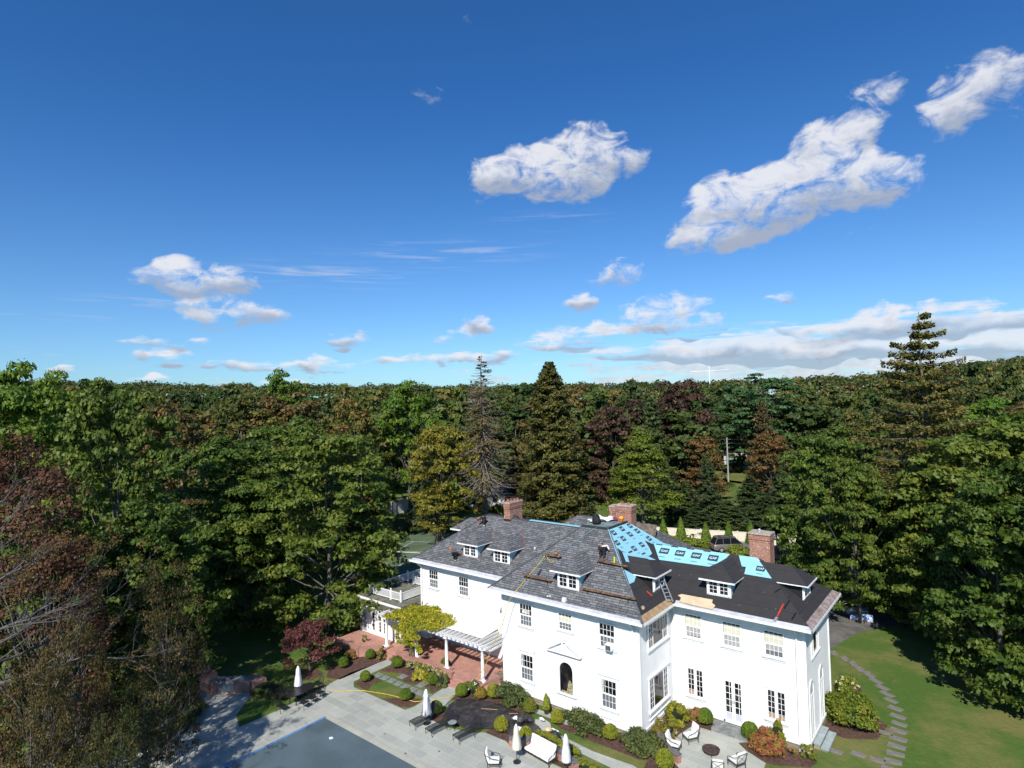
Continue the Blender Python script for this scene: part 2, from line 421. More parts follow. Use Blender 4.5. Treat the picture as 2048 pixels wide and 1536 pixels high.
# ================================================================== MANSION
G0 = -.4
mansion = thing('mansion', 'large white clapboard mansion with grey and black hipped roofs being re-covered', 'house', (0, 0, 0))
def FR(kind, base):
    if kind == 'F': return lambda u, d, z: (u, base + d, z)      # faces the camera side (-Y)
    return lambda u, d, z: (base - d, u, z)                      # faces +X
def lbox(mb, fr, u0, u1, d0, d1, z0, z1, mi=0):
    return mb.box(u0, d0, z0, u1, d1, z1, mi, M=lambda v: fr(*v))
def clap(mb, fr, u0, u1, z0, z1, step=.155, lap=.02):
    n = int(round((z1 - z0) / step)); st = (z1 - z0) / n
    for i in range(n):
        a = z0 + i * st; b = a + st
        mb.add([fr(u0, 0, a), fr(u1, 0, a), fr(u1, lap, b), fr(u0, lap, b), fr(u0, lap, a), fr(u1, lap, a)], [(0, 1, 2, 3), (4, 5, 1, 0)])
def wall(fr, u0, u1, z0, z1, corner=(True, True)):
    mb = MB(); clap(mb, fr, u0, u1, z0, z1)
    for k, u in enumerate((u0, u1)):
        if corner[k]:
            a, b = (u, u + .14) if k == 0 else (u - .14, u)
            lbox(mb, fr, a, b, -.045, .02, z0, z1)
    return mb.build('wall', WHITE, mansion)
wall(FR('F', 0), -10.36, 0, 0, 6.6)
wall(FR('R', 0), 0, 4.41, 0, 6.6, (True, False))
wall(FR('F', 4.41), 0, 7.88, 0, 6.6, (False, True))
wall(FR('R', 7.88), 4.41, 10.3, 0, 6.6)
wall(FR('F', 2.0), -20.8, -10.36, 2.55, 6.6, (True, False))
b_ = MB()
b_.box(-10.34, .03, 0, -.03, 11, 6.55); b_.box(-.2, 4.44, 0, 7.85, 10.25, 6.55); b_.box(-20.77, 2.03, 2.6, -10.4, 10, 6.55)
b_.box(-20.77, 3.2, 0, -10.4, 10, 2.6); b_.box(-10.38, 0.02, 0, -10.34, 3.2, 6.55)
b_.box(-26.9, 12.9, 0, -14, 17.5, 6.55); b_.box(-15.6, 10.4, 0, -3.4, 16.4, 6.5)
b_.build('inner_wall', WHITE, mansion)
# foundation of fieldstone
STONE = brickmat('fieldstone_foundation', (.30, .25, .18), (.20, .17, .13), (.36, .33, .28), .42, .16)
b_ = MB()
b_.box(-10.3, .02, -.7, .0, 1, 0 - .004); b_.box(-.5, .03, -.7, -.015, 4.5, -.006); b_.box(-.02, 4.43, -.7, 7.84, 5, -.004); b_.box(5, 4.46, -.7, 7.865, 10.2, -.006)
b_.build('foundation', STONE, mansion)
# water table and panels
b_ = MB()
for fr, u0, u1 in ((FR('F', 0), -10.38, .03), (FR('F', 4.41), 0, 7.91), (FR('R', 0), -.03, 4.38), (FR('R', 7.88), 4.38, 10.3)):
    lbox(b_, fr, u0, u1, -.06, -.022, .0, .16); lbox(b_, fr, u0, u1, -.08, -.02, .16, .19)
b_.build('water_table', WHITE2, mansion)

# ---- windows
def win(parent, fr, u0, u1, z0, z1, kind='dh', blind=None, cols=4, sill=True, rows=2, screen=True, name='window'):
    f = MB(); c = .085
    lbox(f, fr, u0 - c, u0, -.06, -.003, z0 - .02, z1 + c); lbox(f, fr, u1, u1 + c, -.06, -.003, z0 - .02, z1 + c)
    lbox(f, fr, u0, u1, -.06, -.003, z1, z1 + c)
    if sill:
        lbox(f, fr, u0 - .16, u1 + .16, -.13, -.003, z0 - .10, z0 - .02)
        lbox(f, fr, u0 - .1, u1 + .1, -.05, -.003, z0 - .24, z0 - .10)
    zm = (z0 + z1) / 2
    mt = .012
    def muntins(a0, a1, b0, b1, nc, nr, d):
        for i in range(1, nc):
            u = a0 + (a1 - a0) * i / nc; lbox(f, fr, u - mt, u + mt, d - .015, d, b0, b1)
        for i in range(1, nr):
            z = b0 + (b1 - b0) * i / nr; lbox(f, fr, a0, a1, d - .011, d - .001, z - mt, z + mt)
    if kind == 'dh':
        lbox(f, fr, u0, u1, -.05, -.004, zm - .045, zm + .045)
        lbox(f, fr, u0, u1, -.045, -.004, z0 - .019, z0 + .05)
        lbox(f, fr, u0, u0 + .04, -.045, -.004, z0 + .05, zm - .045); lbox(f, fr, u1 - .04, u1, -.045, -.004, z0 + .05, zm - .045)
        muntins(u0, u1, zm + .045, z1, cols, rows, -.03); muntins(u0 + .04, u1 - .04, z0 + .05, zm - .045, cols, rows, -.026)
    elif kind == 'casement':
        um = (u0 + u1) / 2
        lbox(f, fr, um - .055, um + .055, -.05, -.004, z0, z1)
        for a, b in ((u0, um - .055), (um + .055, u1)):
            for e0, e1 in ((a, a + .035), (b - .035, b)): lbox(f, fr, e0, e1, -.042, -.004, z0, z1)
            lbox(f, fr, a, b, -.041, -.004, z0 - .019, z0 + .05); lbox(f, fr, a, b, -.041, -.004, z1 - .035, z1 - .001)
            muntins(a + .035, b - .035, z0 + .05, z1 - .035, 2, rows, -.028)
    elif kind == 'triple':                       # wide picture window between two casements
        ws = (u1 - u0) * .24
        for a, b in ((u0, u0 + ws), (u1 - ws, u1)):
            lbox(f, fr, a if a > u0 else a, a + .05, -.05, -.004, z0, z1); lbox(f, fr, b - .05, b, -.05, -.004, z0, z1)
            lbox(f, fr, a + .05, b - .05, -.048, -.004, z0 - .019, z0 + .06); lbox(f, fr, a + .05, b - .05, -.048, -.004, z1 - .05, z1 - .001)
            muntins(a + .05, b - .05, z0 + .06, z1 - .05, 2, rows, -.03)
        lbox(f, fr, u0 + ws, u1 - ws, -.047, -.004, z0 - .019, z0 + .06); lbox(f, fr, u0 + ws, u1 - ws, -.047, -.004, z1 - .05, z1 - .001)
    W_ = f.build(name, WHITE2, parent)
    def pane(a0, a1, b0, b1, mat, nm='pane', d=-.012):
        p = MB(); lbox(p, fr, a0, a1, d - .004, d + .004, b0, b1); return p.build(nm, mat, W_)
    if kind == 'dh':
        pane(u0, u1, zm, z1, GLASS); pane(u0, u1, z0, zm, SCREEN if screen else GLASS, 'pane')
        if blind: 
            pane(u0 + .02, u1 - .02, zm + .02, z1 - blind[0], BLIND, 'blind', -.02)
            if blind[1]: pane(u0 + .05, u1 - .05, z0 + blind[1], zm - .05, plain('blind_behind_screen', (.36, .35, .34), .7, .05, 4), 'blind', -.018)
    else: pane(u0, u1, z0, z1, GLASS)
    return W_
F0 = FR('F', 0); FRW = FR('F', 4.41); FLW = FR('F', 2.0); RM = FR('R', 0); RE = FR('R', 7.88)
win(mansion, F0, -8.74, -7.77, 4.55, 5.95); win(mansion, F0, -5.58, -4.62, 4.95, 5.95, blind=(.12, 0)); win(mansion, F0, -2.58, -1.59, 4.55, 5.95)
win(mansion, F0, -8.77, -7.79, .97, 2.62); win(mansion, F0, -2.57, -1.59, .97, 2.62)
win(mansion, FRW, 1.0, 1.98, 4.55, 5.93, blind=(.10, .12)); win(mansion, FRW, 3.36, 4.35, 4.55, 5.93, blind=(.10, .06)); win(mansion, FRW, 5.75, 6.74, 4.55, 5.93, blind=(.10, .32))
win(mansion, FRW, 1.02, 1.98, .97, 2.62, 'casement', rows=5); win(mansion, FRW, 5.77, 6.74, .97, 2.62, 'casement', rows=5)
win(mansion, FLW, -19.70, -18.74, 4.65, 6.0); win(mansion, FLW, -16.36, -15.40, 4.62, 6.0); win(mansion, FLW, -11.95, -11.2, 5.0, 5.9, cols=3)
win(mansion, RM, 1.15, 3.75, 4.55, 6.0, 'triple', rows=3); win(mansion, RM, 1.1, 3.6, .95, 2.75, 'triple', rows=5)
win(mansion, RE, 5.75, 7.4, 4.5, 6.05, 'triple', rows=4)
# things seen through ground-floor glass: warm furniture, and curtains
FURN = plain('warm_wood_furniture', (.30, .12, .05), .6, .3, 8, c2=(.5, .42, .34))
b_ = MB()
for u0, u1 in ((1.05, 1.45), (5.80, 6.20), (6.33, 6.70)): lbox(b_, FRW, u0, u1, -.022, -.017, 1.0, 1.28)
b_.build('furniture_inside', FURN, mansion)
CURT = plain('white_curtain', (.62, .60, .55), .8, .3, 6)
b_ = MB()
for fr, u0, u1, z0, z1 in ((F0, -2.56, -2.42, 1.85, 2.6), (F0, -8.75, -8.62, 1.85, 2.6), (F0, -8.6, -7.95, 5.35, 5.62)): lbox(b_, fr, u0, u1, -.022, -.0175, z0, z1)
b_.build('curtain', CURT, mansion)
# cornices over ground-floor windows, aprons
def cbox(fr, *a): b = MB(); lbox(b, fr, *a); return b
for u0, u1 in ((-9.0, -7.56), (-2.84, -1.30)):
    b = cbox(F0, u0, u1, -.13, -.002, 3.02, 3.09); lbox(b, F0, u0 + .05, u1 - .05, -.09, -.002, 2.86, 3.02); b.build('cornice', WHITE2, mansion); cbox(F0, u0 + .1, u1 - .1, -.07, -.002, .36, .42).build('apron', WHITE2, mansion)
for u0, u1 in ((.9, 2.1), (5.65, 6.86)): cbox(FRW, u0, u1, -.10, -.002, 2.72, 2.78).build('cornice', WHITE2, mansion)
cbox(RM, .95, 3.85, -.12, -.002, 2.86, 2.94).build('cornice', WHITE2, mansion); cbox(RM, 1.0, 3.8, -.08, -.002, .72, .78).build('apron', WHITE2, mansion); cbox(RM, 1.0, 3.8, -.06, -.002, .42, .47).build('apron', WHITE2, mansion)
# arched niche with pediment
def arch_pts(u0, u1, z0, z1, n=10):
    r = (u1 - u0) / 2; c = (u0 + u1) / 2
    return [(u0, z0), (u1, z0)] + [(c + r * math.cos(t), z1 - r + r * math.sin(t)) for t in [math.pi * k / n for k in range(n + 1)]]
def archface(mb, fr, pts, d):
    mb.add([fr(u, d, z) for u, z in pts], [tuple(range(len(pts)))])
def archring(mb, fr, pi, po, d):
    n = len(pi)
    for dd in (0,):
        vs = [fr(u, d, z) for u, z in pi] + [fr(u, d, z) for u, z in po] + [fr(u, -.002, z) for u, z in pi] + [fr(u, -.002, z) for u, z in po]
        fs = []
        for i in range(1, n):
            j = (i + 1) % n
            fs += [(i, j, n + j, n + i), (i, j, 2 * n + j, 2 * n + i), (n + i, n + j, 3 * n + j, 3 * n + i)]
        mb.add(vs, fs)
b_ = MB()
archring(b_, F0, arch_pts(-5.63, -4.65, 1.0, 2.93), arch_pts(-5.75, -4.53, 1.0, 3.05), -.06)
lbox(b_, F0, -5.9, -4.4, -.13, -.002, .88, 1.0)
lbox(b_, F0, -6.5, -3.95, -.22, -.002, 3.46, 3.53)                    # pediment base
for a, b in (((-6.55, 3.53), (-5.45, 4.15)), ((-3.9, 3.53), (-5.0, 4.15))):
    b_.bar(F0(a[0], -.11, a[1]), F0(b[0], -.11, b[1]), .20, .07)
b_.lathe([(.0, 4.15), (.10, 4.2), (.06, 4.3), (.11, 4.42), (.0, 4.55)], 10, (-5.22, -.11))
lbox(b_, F0, -6.3, -4.15, -.05, -.002, 3.30, 3.34)
archw = b_.build('arched_window', WHITE2, mansion)
b_ = MB(); archface(b_, F0, arch_pts(-5.63, -4.65, 1.0, 2.93), -.012); b_.build('pane', GLASS, archw)
b_ = MB(); b_.add([F0(-5.15, -.03, 1.02), F0(-4.68, -.03, 1.02), F0(-4.70, -.03, 1.75), F0(-4.92, -.03, 1.9), F0(-5.02, -.03, 1.6)], [(0, 1, 2, 3, 4)]); lbox(b_, F0, -5.55, -5.0, -.035, -.02, 1.0, 1.12)
b_.build('curtain', plain('gold_curtain', (.42, .37, .2), .8, .4, 9), archw)
# arches on the end wall
for (u0, u1) in ((4.95, 5.75), (7.35, 8.15)):
    b_ = MB()
    archring(b_, RE, arch_pts(u0, u1, .05, 3.25), arch_pts(u0 - .1, u1 + .1, .05, 3.35), -.06)
    lbox(b_, RE, u0, u1, -.05, -.004, 2.42, 2.5); um = (u0 + u1) / 2; lbox(b_, RE, um - .06, um + .06, -.05, -.003, .06, 2.42)
    lbox(b_, RE, u0, u0 + .08, -.045, -.004, .06, 2.42); lbox(b_, RE, u1 - .08, u1, -.045, -.004, .06, 2.42)
    a_ = b_.build('arched_window', WHITE2, mansion)
    b_ = MB(); lbox(b_, RE, u0, u1, -.012, -.006, .05, 2.45); b_.build('pane', GLASS, a_)
    b_ = MB(); archface(b_, RE, [(u0, 2.46), (u1, 2.46)] + arch_pts(u0, u1, 0, 3.25)[2:], -.014); b_.build('fanlight', plain('frosted_fanlight', (.5, .52, .55), .4, .05), a_)
# french door
b_ = MB(); fr = FRW
for a, b in ((3.2, 3.3), (4.38, 4.48)): lbox(b_, fr, a, b, -.06, -.003, -.02, 2.62)
lbox(b_, fr, 3.3, 4.38, -.06, -.003, 2.52, 2.62)
for a, b in ((3.3, 3.83), (3.85, 4.38)):
    lbox(b_, fr, a, a + .07, -.05, -.004, 0, 2.52); lbox(b_, fr, b - .11, b, -.05, -.004, 0, 2.52)
    lbox(b_, fr, a + .07, b - .11, -.049, -.004, 0, .12); lbox(b_, fr, a + .07, b - .11, -.049, -.004, 2.44, 2.519)
    g0, g1 = a + .07, b - .11
    lbox(b_, fr, (g0 * .35 + g1 * .65) - .016, (g0 * .35 + g1 * .65) + .016, -.04, -.02, .62, 2.44)
    for i in range(0, 5): z = .62 + i * .38; lbox(b_, fr, g0, g1, -.036, -.021, z - .016, z + .016)
door = b_.build('french_door', WHITE2, mansion)
b_ = MB(); lbox(b_, fr, 3.36, 4.3, -.014, -.006, .62, 2.45); b_.build('pane', GLASS, door)
b_ = MB(); lbox(b_, fr, 3.36, 4.3, -.02, -.006, .1, .62); b_.build('door_panel', plain('grey_white_panel', (.55, .55, .6), .5, .05, 8), door)
b_ = MB(); lbox(b_, fr, 3.78, 3.80, -.09, -.05, 1.2, 1.36); lbox(b_, fr, 3.87, 3.89, -.09, -.05, 1.2, 1.36); b_.build('handle', plain('pewter', (.25, .25, .27), .3, .1, 5, metal=.8), door)
# stone steps
b_ = MB()
b_.box(2.75, 3.95, -.16, 4.75, 4.38, -.04); b_.box(2.7, 3.6, G0 - .05, 4.8, 3.95, -.20); b_.box(2.76, 3.96, G0 - .05, 4.74, 4.38, -.16)
b_.build('door_step', BLUESTONE_CAP, mansion)
b_ = MB(); b_.box(7.94, 5.15, -.12, 8.3, 7.3, -.05); b_.box(8.30, 5.15, -.30, 8.7, 7.3, -.22)
b_.build('door_step', plain('pale_bluestone', (.36, .42, .42), .6, .12, 3), mansion)
b_ = MB(); b_.box(7.95, 5.2, G0 - .1, 8.27, 7.25, -.125); b_.box(8.27, 5.2, G0 - .1, 8.65, 7.25, -.305); b_.build('step_base', STONE, mansion)

# ---- roofs
def hip(mb, x0, x1, y0, y1, z, s, t, hl=True, hr=True, mf=0, mr=0, mbk=0, ml=0, back=True):
    L = math.hypot(1, s); zt = z + s * t
    xl, xr = (x0 + t if hl else x0), (x1 - t if hr else x1)
    P = [(x0, y0, z), (x1, y0, z), (x1, y1, z), (x0, y1, z), (xl, y0 + t, zt), (xr, y0 + t, zt), (xr, y1 - t, zt), (xl, y1 - t, zt)]
    u = lambda a, c: (a, c * L)
    mb.add([P[0], P[1], P[5], P[4]], [(0, 1, 2, 3)], mf, [[u(x0, 0), u(x1, 0), u(xr, t), u(xl, t)]])
    if hr: mb.add([P[1], P[2], P[6], P[5]], [(0, 1, 2, 3)], mr, [[u(y0, 0), u(y1, 0), u(y1 - t, t), u(y0 + t, t)]])
    if back: mb.add([P[2], P[3], P[7], P[6]], [(0, 1, 2, 3)], mbk, [[u(-x1, 0), u(-x0, 0), u(-xl, t), u(-xr, t)]])
    if hl: mb.add([P[3], P[0], P[4], P[7]], [(0, 1, 2, 3)], ml, [[u(-y1, 0), u(-y0, 0), u(-y0 - t, t), u(-y1 + t, t)]])
MX0, MX1, MY0, MY1, MS, MT = -11.01, .65, -.72, 11.44, .82, 4.8
RS, LS = .66, .716
b_ = MB(); hip(b_, MX0, MX1, MY0, MY1, 6.75, MS, MT, mr=1); b_.build('main_roof', [SHINGLE, FELTN], mansion)
b_ = MB(); hip(b_, -3, 8.45, 3.55, 11.15, 6.75, RS, 3.8, hl=False); b_.build('wing_roof', FELTN, mansion)
b_ = MB(); hip(b_, -21.35, -7, 1.35, 10.65, 6.75, LS, 4.65, hr=False); b_.build('wing_roof', SHINGLE, mansion)
b_ = MB(); hip(b_, -27.5, -13.5, 12.3, 18.1, 6.63, .7, 1.44); b_.box(-26, 13.7, 6.5, -15, 16.7, 7.6); b_.build('rear_roof', SHINGLE, mansion)
b_ = MB(); hip(b_, -16.2, -3, 9.8, 17, 6.75, .7, 3.6); b_.build('rear_roof', SHINGLE, mansion)
def zM(x, y): return 6.75 + MS * min(y - MY0, MX1 - x)
def zMX(x, y): return 6.75 + MS * (MX1 - x)
def zMF(x, y): return 6.75 + MS * (y - MY0)
def zRF(x, y): return 6.75 + RS * (y - 3.55)
def zRX(x, y): return 6.75 + RS * (8.45 - x)
def zLF(x, y): return 6.75 + LS * (y - 1.35)
def sheet(mb, zf, pts, o=.015, th=.008, mi=0):
    n = len(pts)
    vs = [(x, y, zf(x, y) + o) for x, y in pts] + [(x, y, zf(x, y) + o + th) for x, y in pts]
    mb.add(vs, [tuple(range(n - 1, -1, -1)), tuple(range(n, 2 * n))] + [(i, (i + 1) % n, n + (i + 1) % n, n + i) for i in range(n)], mi)
# eave trim: fascia + soffit + gutter liner on the slope
def eave(x0, y0, x1, y1, z, nx, ny):
    """eave line from (x0,y0) to (x1,y1), outward normal (nx,ny)"""
    f = MB(); d = Vector((x1 - x0, y1 - y0, 0)); L = d.length; d.normalize(); nv = Vector((nx, ny, 0))
    c = Vector(((x0 + x1) / 2, (y0 + y1) / 2, 0))
    f.obox(c + nv * .03 + Uz * (z - .075), d * (L / 2 + .06), nv * .03, Uz * .075)
    f.obox(c - nv * .31 + Uz * (z - .17), d * (L / 2 - .01), nv * .31, Uz * .02)
    f.obox(c - nv * .58 + Uz * (z - .27), d * (L / 2 - .55), nv * .05, Uz * .08)
    f.build('fascia', WHITE2, mansion)
for a in ((MX0, MY0, MX1, MY0, 6.75, 0, -1), (MX1, MY0, MX1, 3.5, 6.75, 1, 0), (.68, 3.55, 8.45, 3.55, 6.75, 0, -1), (8.45, 3.55, 8.45, 11.15, 6.75, 1, 0), (-21.35, 1.35, -11.05, 1.35, 6.75, 0, -1), (-27.5, 12.3, -14, 12.3, 6.63, 0, -1), (MX0, MY0, MX0, 1.3, 6.75, -1, 0), (-21.35, 1.35, -21.35, 10.65, 6.75, -1, 0)):
    eave(*a)
b_ = MB()
sheet(b_, zMF, [(MX0 - .04, MY0 - .06), (MX1 + .04, MY0 - .06), (MX1 - .14, MY0 + .14), (MX0 + .14, MY0 + .14)], .012)
sheet(b_, zRF, [(.7, 3.49), (8.51, 3.49), (8.28, 3.72), (.7, 3.74)], .012)
sheet(b_, zLF, [(-21.4, 1.29), (-11.05, 1.29), (-11.0, 1.52), (-21.2, 1.52)], .012)
b_.build('gutter', GUTTER, mansion)
b_ = MB(); sheet(b_, zRX, [(8.51, 3.5), (8.51, 11.2), (8.1, 10.75), (8.1, 3.95)], .013); b_.build('gutter', plain('copper_stained_gutter', (.34, .30, .28), .5, .3, 4, c2=(.2, .13, .11)), mansion)
b_ = MB(); sheet(b_, zMX, [(.70, -.7), (.70, 3.5), (.34, 3.5), (.34, -.36)], .013); b_.build('eave_board', PLY, mansion)
# ridge and hip caps
b_ = MB()
def cap(p, q, w_=.16): b_.bar(Vector(p) + Uz * .01, Vector(q) + Uz * .01, w_, .03)
cap((MX0 + MT, MY0 + MT, 10.69), (MX0, MY0, 6.76)); cap((-21.35, 1.35, 6.76), (-16.7, 6, 10.08)); cap((-16.7, 6, 10.08), (-6.9, 6, 10.08)); cap((MX1, MY0 + 0, 6.77), (MX1 - MT, MY0 + MT, 10.69))
cap((-27.5, 12.3, 6.63), (-26.06, 13.74, 7.64)); cap((-26.06, 13.74, 7.64), (-16, 13.74, 7.64)); cap((-16.2, 9.8, 6.75), (-12.6, 13.4, 9.27)); cap((-12.6, 13.4, 9.27), (-6.6, 13.4, 9.27))
b_.build('ridge_cap', plain('ridge_shingle', (.12, .12, .125), .75, .3, 6), mansion)
# flat deck on the main roof
b_ = MB(); b_.box(-6.24, 4.05, 10.66, -4.12, 6.67, 10.74); b_.box(-4.14, 4.02, 10.62, -4.07, 6.7, 10.80, 1); b_.box(-6.24, 4.0, 10.62, -4.07, 4.06, 10.78, 1)
b_.build('roof_deck', [plain('grey_green_membrane', (.22, .27, .25), .6, .25, 2), plain('dark_copper_edge', (.035, .05, .048), .5, .2, 4)], mansion)
# bare plywood and blue strips on the rear slope
b_ = MB(); zR = lambda x, y: 6.75 + .7 * (y - 9.8)
sheet(b_, zR, [(-10.6, 10.0), (-9.2, 13.3), (-5, 13.3), (-4, 10.0)], .012)
b_.build('roof_boards', plain('weathered_boards', (.16, .13, .10), .8, .25, 3), mansion)
b_ = MB(); sheet(b_, zR, [(-10.9, 10.0), (-10.5, 10.0), (-8.2, 13.35), (-8.6, 13.35)], .022); b_.bar((-12.3, 6.0, 10.12), (-6.7, 6.0, 10.12), .26, .05); sheet(b_, zR, [(-9, 13.2), (-7.2, 13.2), (-7.0, 13.4), (-9, 13.4)], .03)
b_.build('underlayment_sheet', BLUE, mansion)
# blue underlayment on the right slopes
b_ = MB()
sheet(b_, zMX, [(-4.08, 4.12), (-4.08, 6.72), (-3.9, 7.0), (-2.2, 8.45), (-1.85, 9.2), (-2.4, 7.15), (-2.78, 6.65), (-2.35, 6.42), (-1.95, 6.05), (-1.9, 5.5), (-2.05, 5.1), (-2.35, 4.2), (-2.6, 3.6), (-2.72, 3.3), (-3.05, 3.12), (-3.9, 3.98)], .02)
b_.build('underlayment_sheet', BLUE, mansion)
b_ = MB(); sheet(b_, zMX, [(-2.66, 3.22), (-2.5, 3.9), (-2.2, 4.8), (-1.9, 5.35), (-1.56, 5.78), (-1.75, 5.0), (-1.47, 4.55), (-2.15, 2.72)], .034); b_.build('underlayment_sheet', BLUE, mansion)
b_ = MB(); sheet(b_, zMX, [(-4.1, 4.1), (-3.0, 3.12), (-2.03, 2.1), (-1.86, 1.82), (-1.95, 1.78), (-4.15, 3.98)], .03); sheet(b_, zMX, [(-1.95, 1.8), (-1.3, 2.42), (-1.1, 1.75), (-1.12, 1.02)], .028); b_.build('underlayment_sheet', BLUE, mansion)
b_ = MB(); sheet(b_, zRF, [(-2.4, 7.33), (-1.95, 6.6), (-1.62, 6.2), (1.9, 6.26), (2.35, 6.6), (2.75, 7.0), (2.9, 7.33)], .02)
b_.build('underlayment_sheet', BLUE, mansion)
b_ = MB(); sheet(b_, zRF, [(3.46, 7.33), (3.86, 6.62), (4.12, 6.62), (4.16, 6.14), (5.78, 6.12), (4.72, 7.26), (4.6, 7.34)], .02); b_.build('underlayment_sheet', BLUE, mansion)
# felt laps (darker raised strips)
b_ = MB()
for p, q in (((7.03, 5.0), (6.86, 4.46)), ((7.5, 4.34), (7.38, 3.92)), ((6.4, 5.6), (6.15, 5.3))):
    b_.bar((p[0], p[1], zRF(*p) + .03), (q[0], q[1], zRF(*q) + .03), .07, .02)
b_.build('felt_strip', plain('fresh_black_felt', (.008, .008, .009), .5, .1), mansion)
# printed marks on the underlayment
def text2d(s, size=1.0):
    cu = bpy.data.curves.new('txt', 'FONT'); cu.body = s; cu.size = size; cu.align_x = 'CENTER'; cu.align_y = 'CENTER'; cu.offset = .012 * size; cu.resolution_u = 3
    o = bpy.data.objects.new('txt', cu); col.objects.link(o)
    dg = bpy.context.evaluated_depsgraph_get(); me = bpy.data.meshes.new_from_object(o.evaluated_get(dg))
    v = [tuple(x.co) for x in me.vertices]; f = [tuple(p.vertices) for p in me.polygons]
    bpy.data.objects.remove(o); bpy.data.meshes.remove(me); bpy.data.curves.remove(cu)
    return v, f
TV, TF = text2d('GAF', .27)
INK = plain('dark_ink', (.03, .065, .08), .5, .1); INKW = plain('white_ink', (.62, .78, .82), .5, .03)
PALEINK = plain('pale_ink', (.10, .28, .36), .5, .1)
def logo(mb, zf, x, y, dx_, dy_, s=1.0):
    """dx_ = reading direction, dy_ = up-slope direction (plan vectors)"""
    def pt(a, b, o):
        X = x + dx_[0] * a + dy_[0] * b; Y = y + dx_[1] * a + dy_[1] * b
        return (X, Y, zf(X, Y) + o)
    q = [(-.33 * s, -.20 * s), (.33 * s, -.20 * s), (.33 * s, .22 * s), (-.33 * s, .22 * s)]
    mb.add([pt(a, b, .045) for a, b in q], [(0, 1, 2, 3)], 0)
    mb.add([pt(v[0] * s, v[1] * s * .8 + .0, .050) for v in TV], TF, 1)
    mb.add([pt(a * s, b * s, .045) for a, b in ((-.22, -.46), (.22, -.46), (.22, -.405), (-.22, -.405))], [(0, 1, 2, 3)], 2)
for i in range(4): b_ = MB(); logo(b_, zRF, -1.43 + 1.13 * i, 6.86, (1, 0), (0, 1)); b_.build('printed_logo', [INK, INKW, PALEINK], mansion)
b_ = MB(); logo(b_, zRF, 5.0, 6.62, (1, 0), (0, 1), .8); b_.build('printed_logo', [INK, INKW, PALEINK], mansion)
for (x, y) in ((-.86, 7.25), (.27, 7.25), (1.4, 7.25), (-2.0, 7.25)):
    b_ = MB(); b_.add([(x - .25 + a, y + c_, zRF(x, y + c_) + .045) for a, c_ in ((0, 0), (.5, 0), (.5, .07), (0, .07))], [(0, 1, 2, 3)], 0); b_.build('printed_mark', INK, mansion)
for (x, y) in ((-3.85, 5.45), (-3.8, 4.2), (-3.39, 5.72), (-3.41, 6.85), (-3.31, 4.58), (-3.22, 3.6), (-2.75, 7.3), (-2.6, 5.88), (-2.58, 4.71), (-3.85, 6.6)):
    b_ = MB(); logo(b_, zMX, x, y, (0, 1), (-1, 0), .72); b_.build('printed_logo', [INK, INKW, PALEINK], mansion)
for (x, y) in ((-2.45, 3.75), (-2.08, 4.9)):
    b_ = MB(); b_.add([(x - a * .3, y + c_, zMX(x - a * .3, 0) + .05) for a, c_ in ((0, 0), (0, .5), (.3, .5), (.3, 0))], [(0, 1, 2, 3)], 0); b_.build('printed_mark', INK, mansion)

# ---- chimneys
def chimney(x0, y0, x1, y1, zb, zt, pots=0, pale=.08):
    b = MB(); b.box(x0, y0, zb, x1, y1, zt - .42); b.box(x0 - .03, y0 - .03, zt - .55, x1 + .03, y1 + .03, zt - .49)
    b.box(x0 - .04, y0 - .04, zt - .42, x1 + .04, y1 + .04, zt - .12); b.box(x0 - .07, y0 - .07, zt - .12, x1 + .07, y1 + .07, zt - pale)
    ch = b.build('chimney', CHIMBRICK, mansion)
    b = MB(); b.box(x0 - .06, y0 - .06, zt - pale, x1 + .06, y1 + .06, zt); b.build('chimney_cap', plain('mortar_cap', (.45, .40, .33), .8, .2, 4), ch)
    for i in range(pots):
        t = (i + .5) / pots
        cx, cy_ = (x0 + x1) / 2 + (x1 - x0 - .3) * (t - .5), (y0 + y1) / 2 + (y1 - y0 - .3) * (t - .5) * (1 if y1 - y0 > x1 - x0 else 0)
        b = MB(); b.lathe([(.12, zt), (.14, zt + .04), (.10, zt + .1), (.10, zt + .16), (.13, zt + .2), (.10, zt + .2)], 10, (cx, cy_)); b.build('chimney_pot', plain('terracotta', (.38, .13, .08), .7, .2, 5), ch)
    return ch
chimney(-14.75, 5.72, -14.15, 7.35, 9.3, 11.36, 4)
chimney(-6.3, 9.0, -5.0, 9.8, 8.5, 11.42, 2); chimney(-6.86, 9.05, -6.36, 9.7, 8.5, 11.28, 0)
chimney(4.09, 7.55, 5.32, 8.5, 8.2, 10.78, 0)
b_ = MB(); b_.lathe([(.07, 10.78), (.07, 10.88), (.11, 10.9), (.04, 10.98)], 8, (4.6, 8.0)); b_.build('vent_cowl', GUTTER, mansion)
# copper saddle behind first chimney, dark base flashing
b_ = MB(); b_.box(-14.79, 5.68, 9.4, -14.11, 5.72, 10.03); b_.add([(-14.13, 5.72, 9.9), (-14.13, 6.9, 10.0), (-13.8, 6.3, 10.09), (-14.13, 6.3, 10.35)], [(0, 2, 3), (2, 1, 3)]); b_.build('flashing', plain('dark_flashing', (.04, .025, .022), .5, .2), mansion)

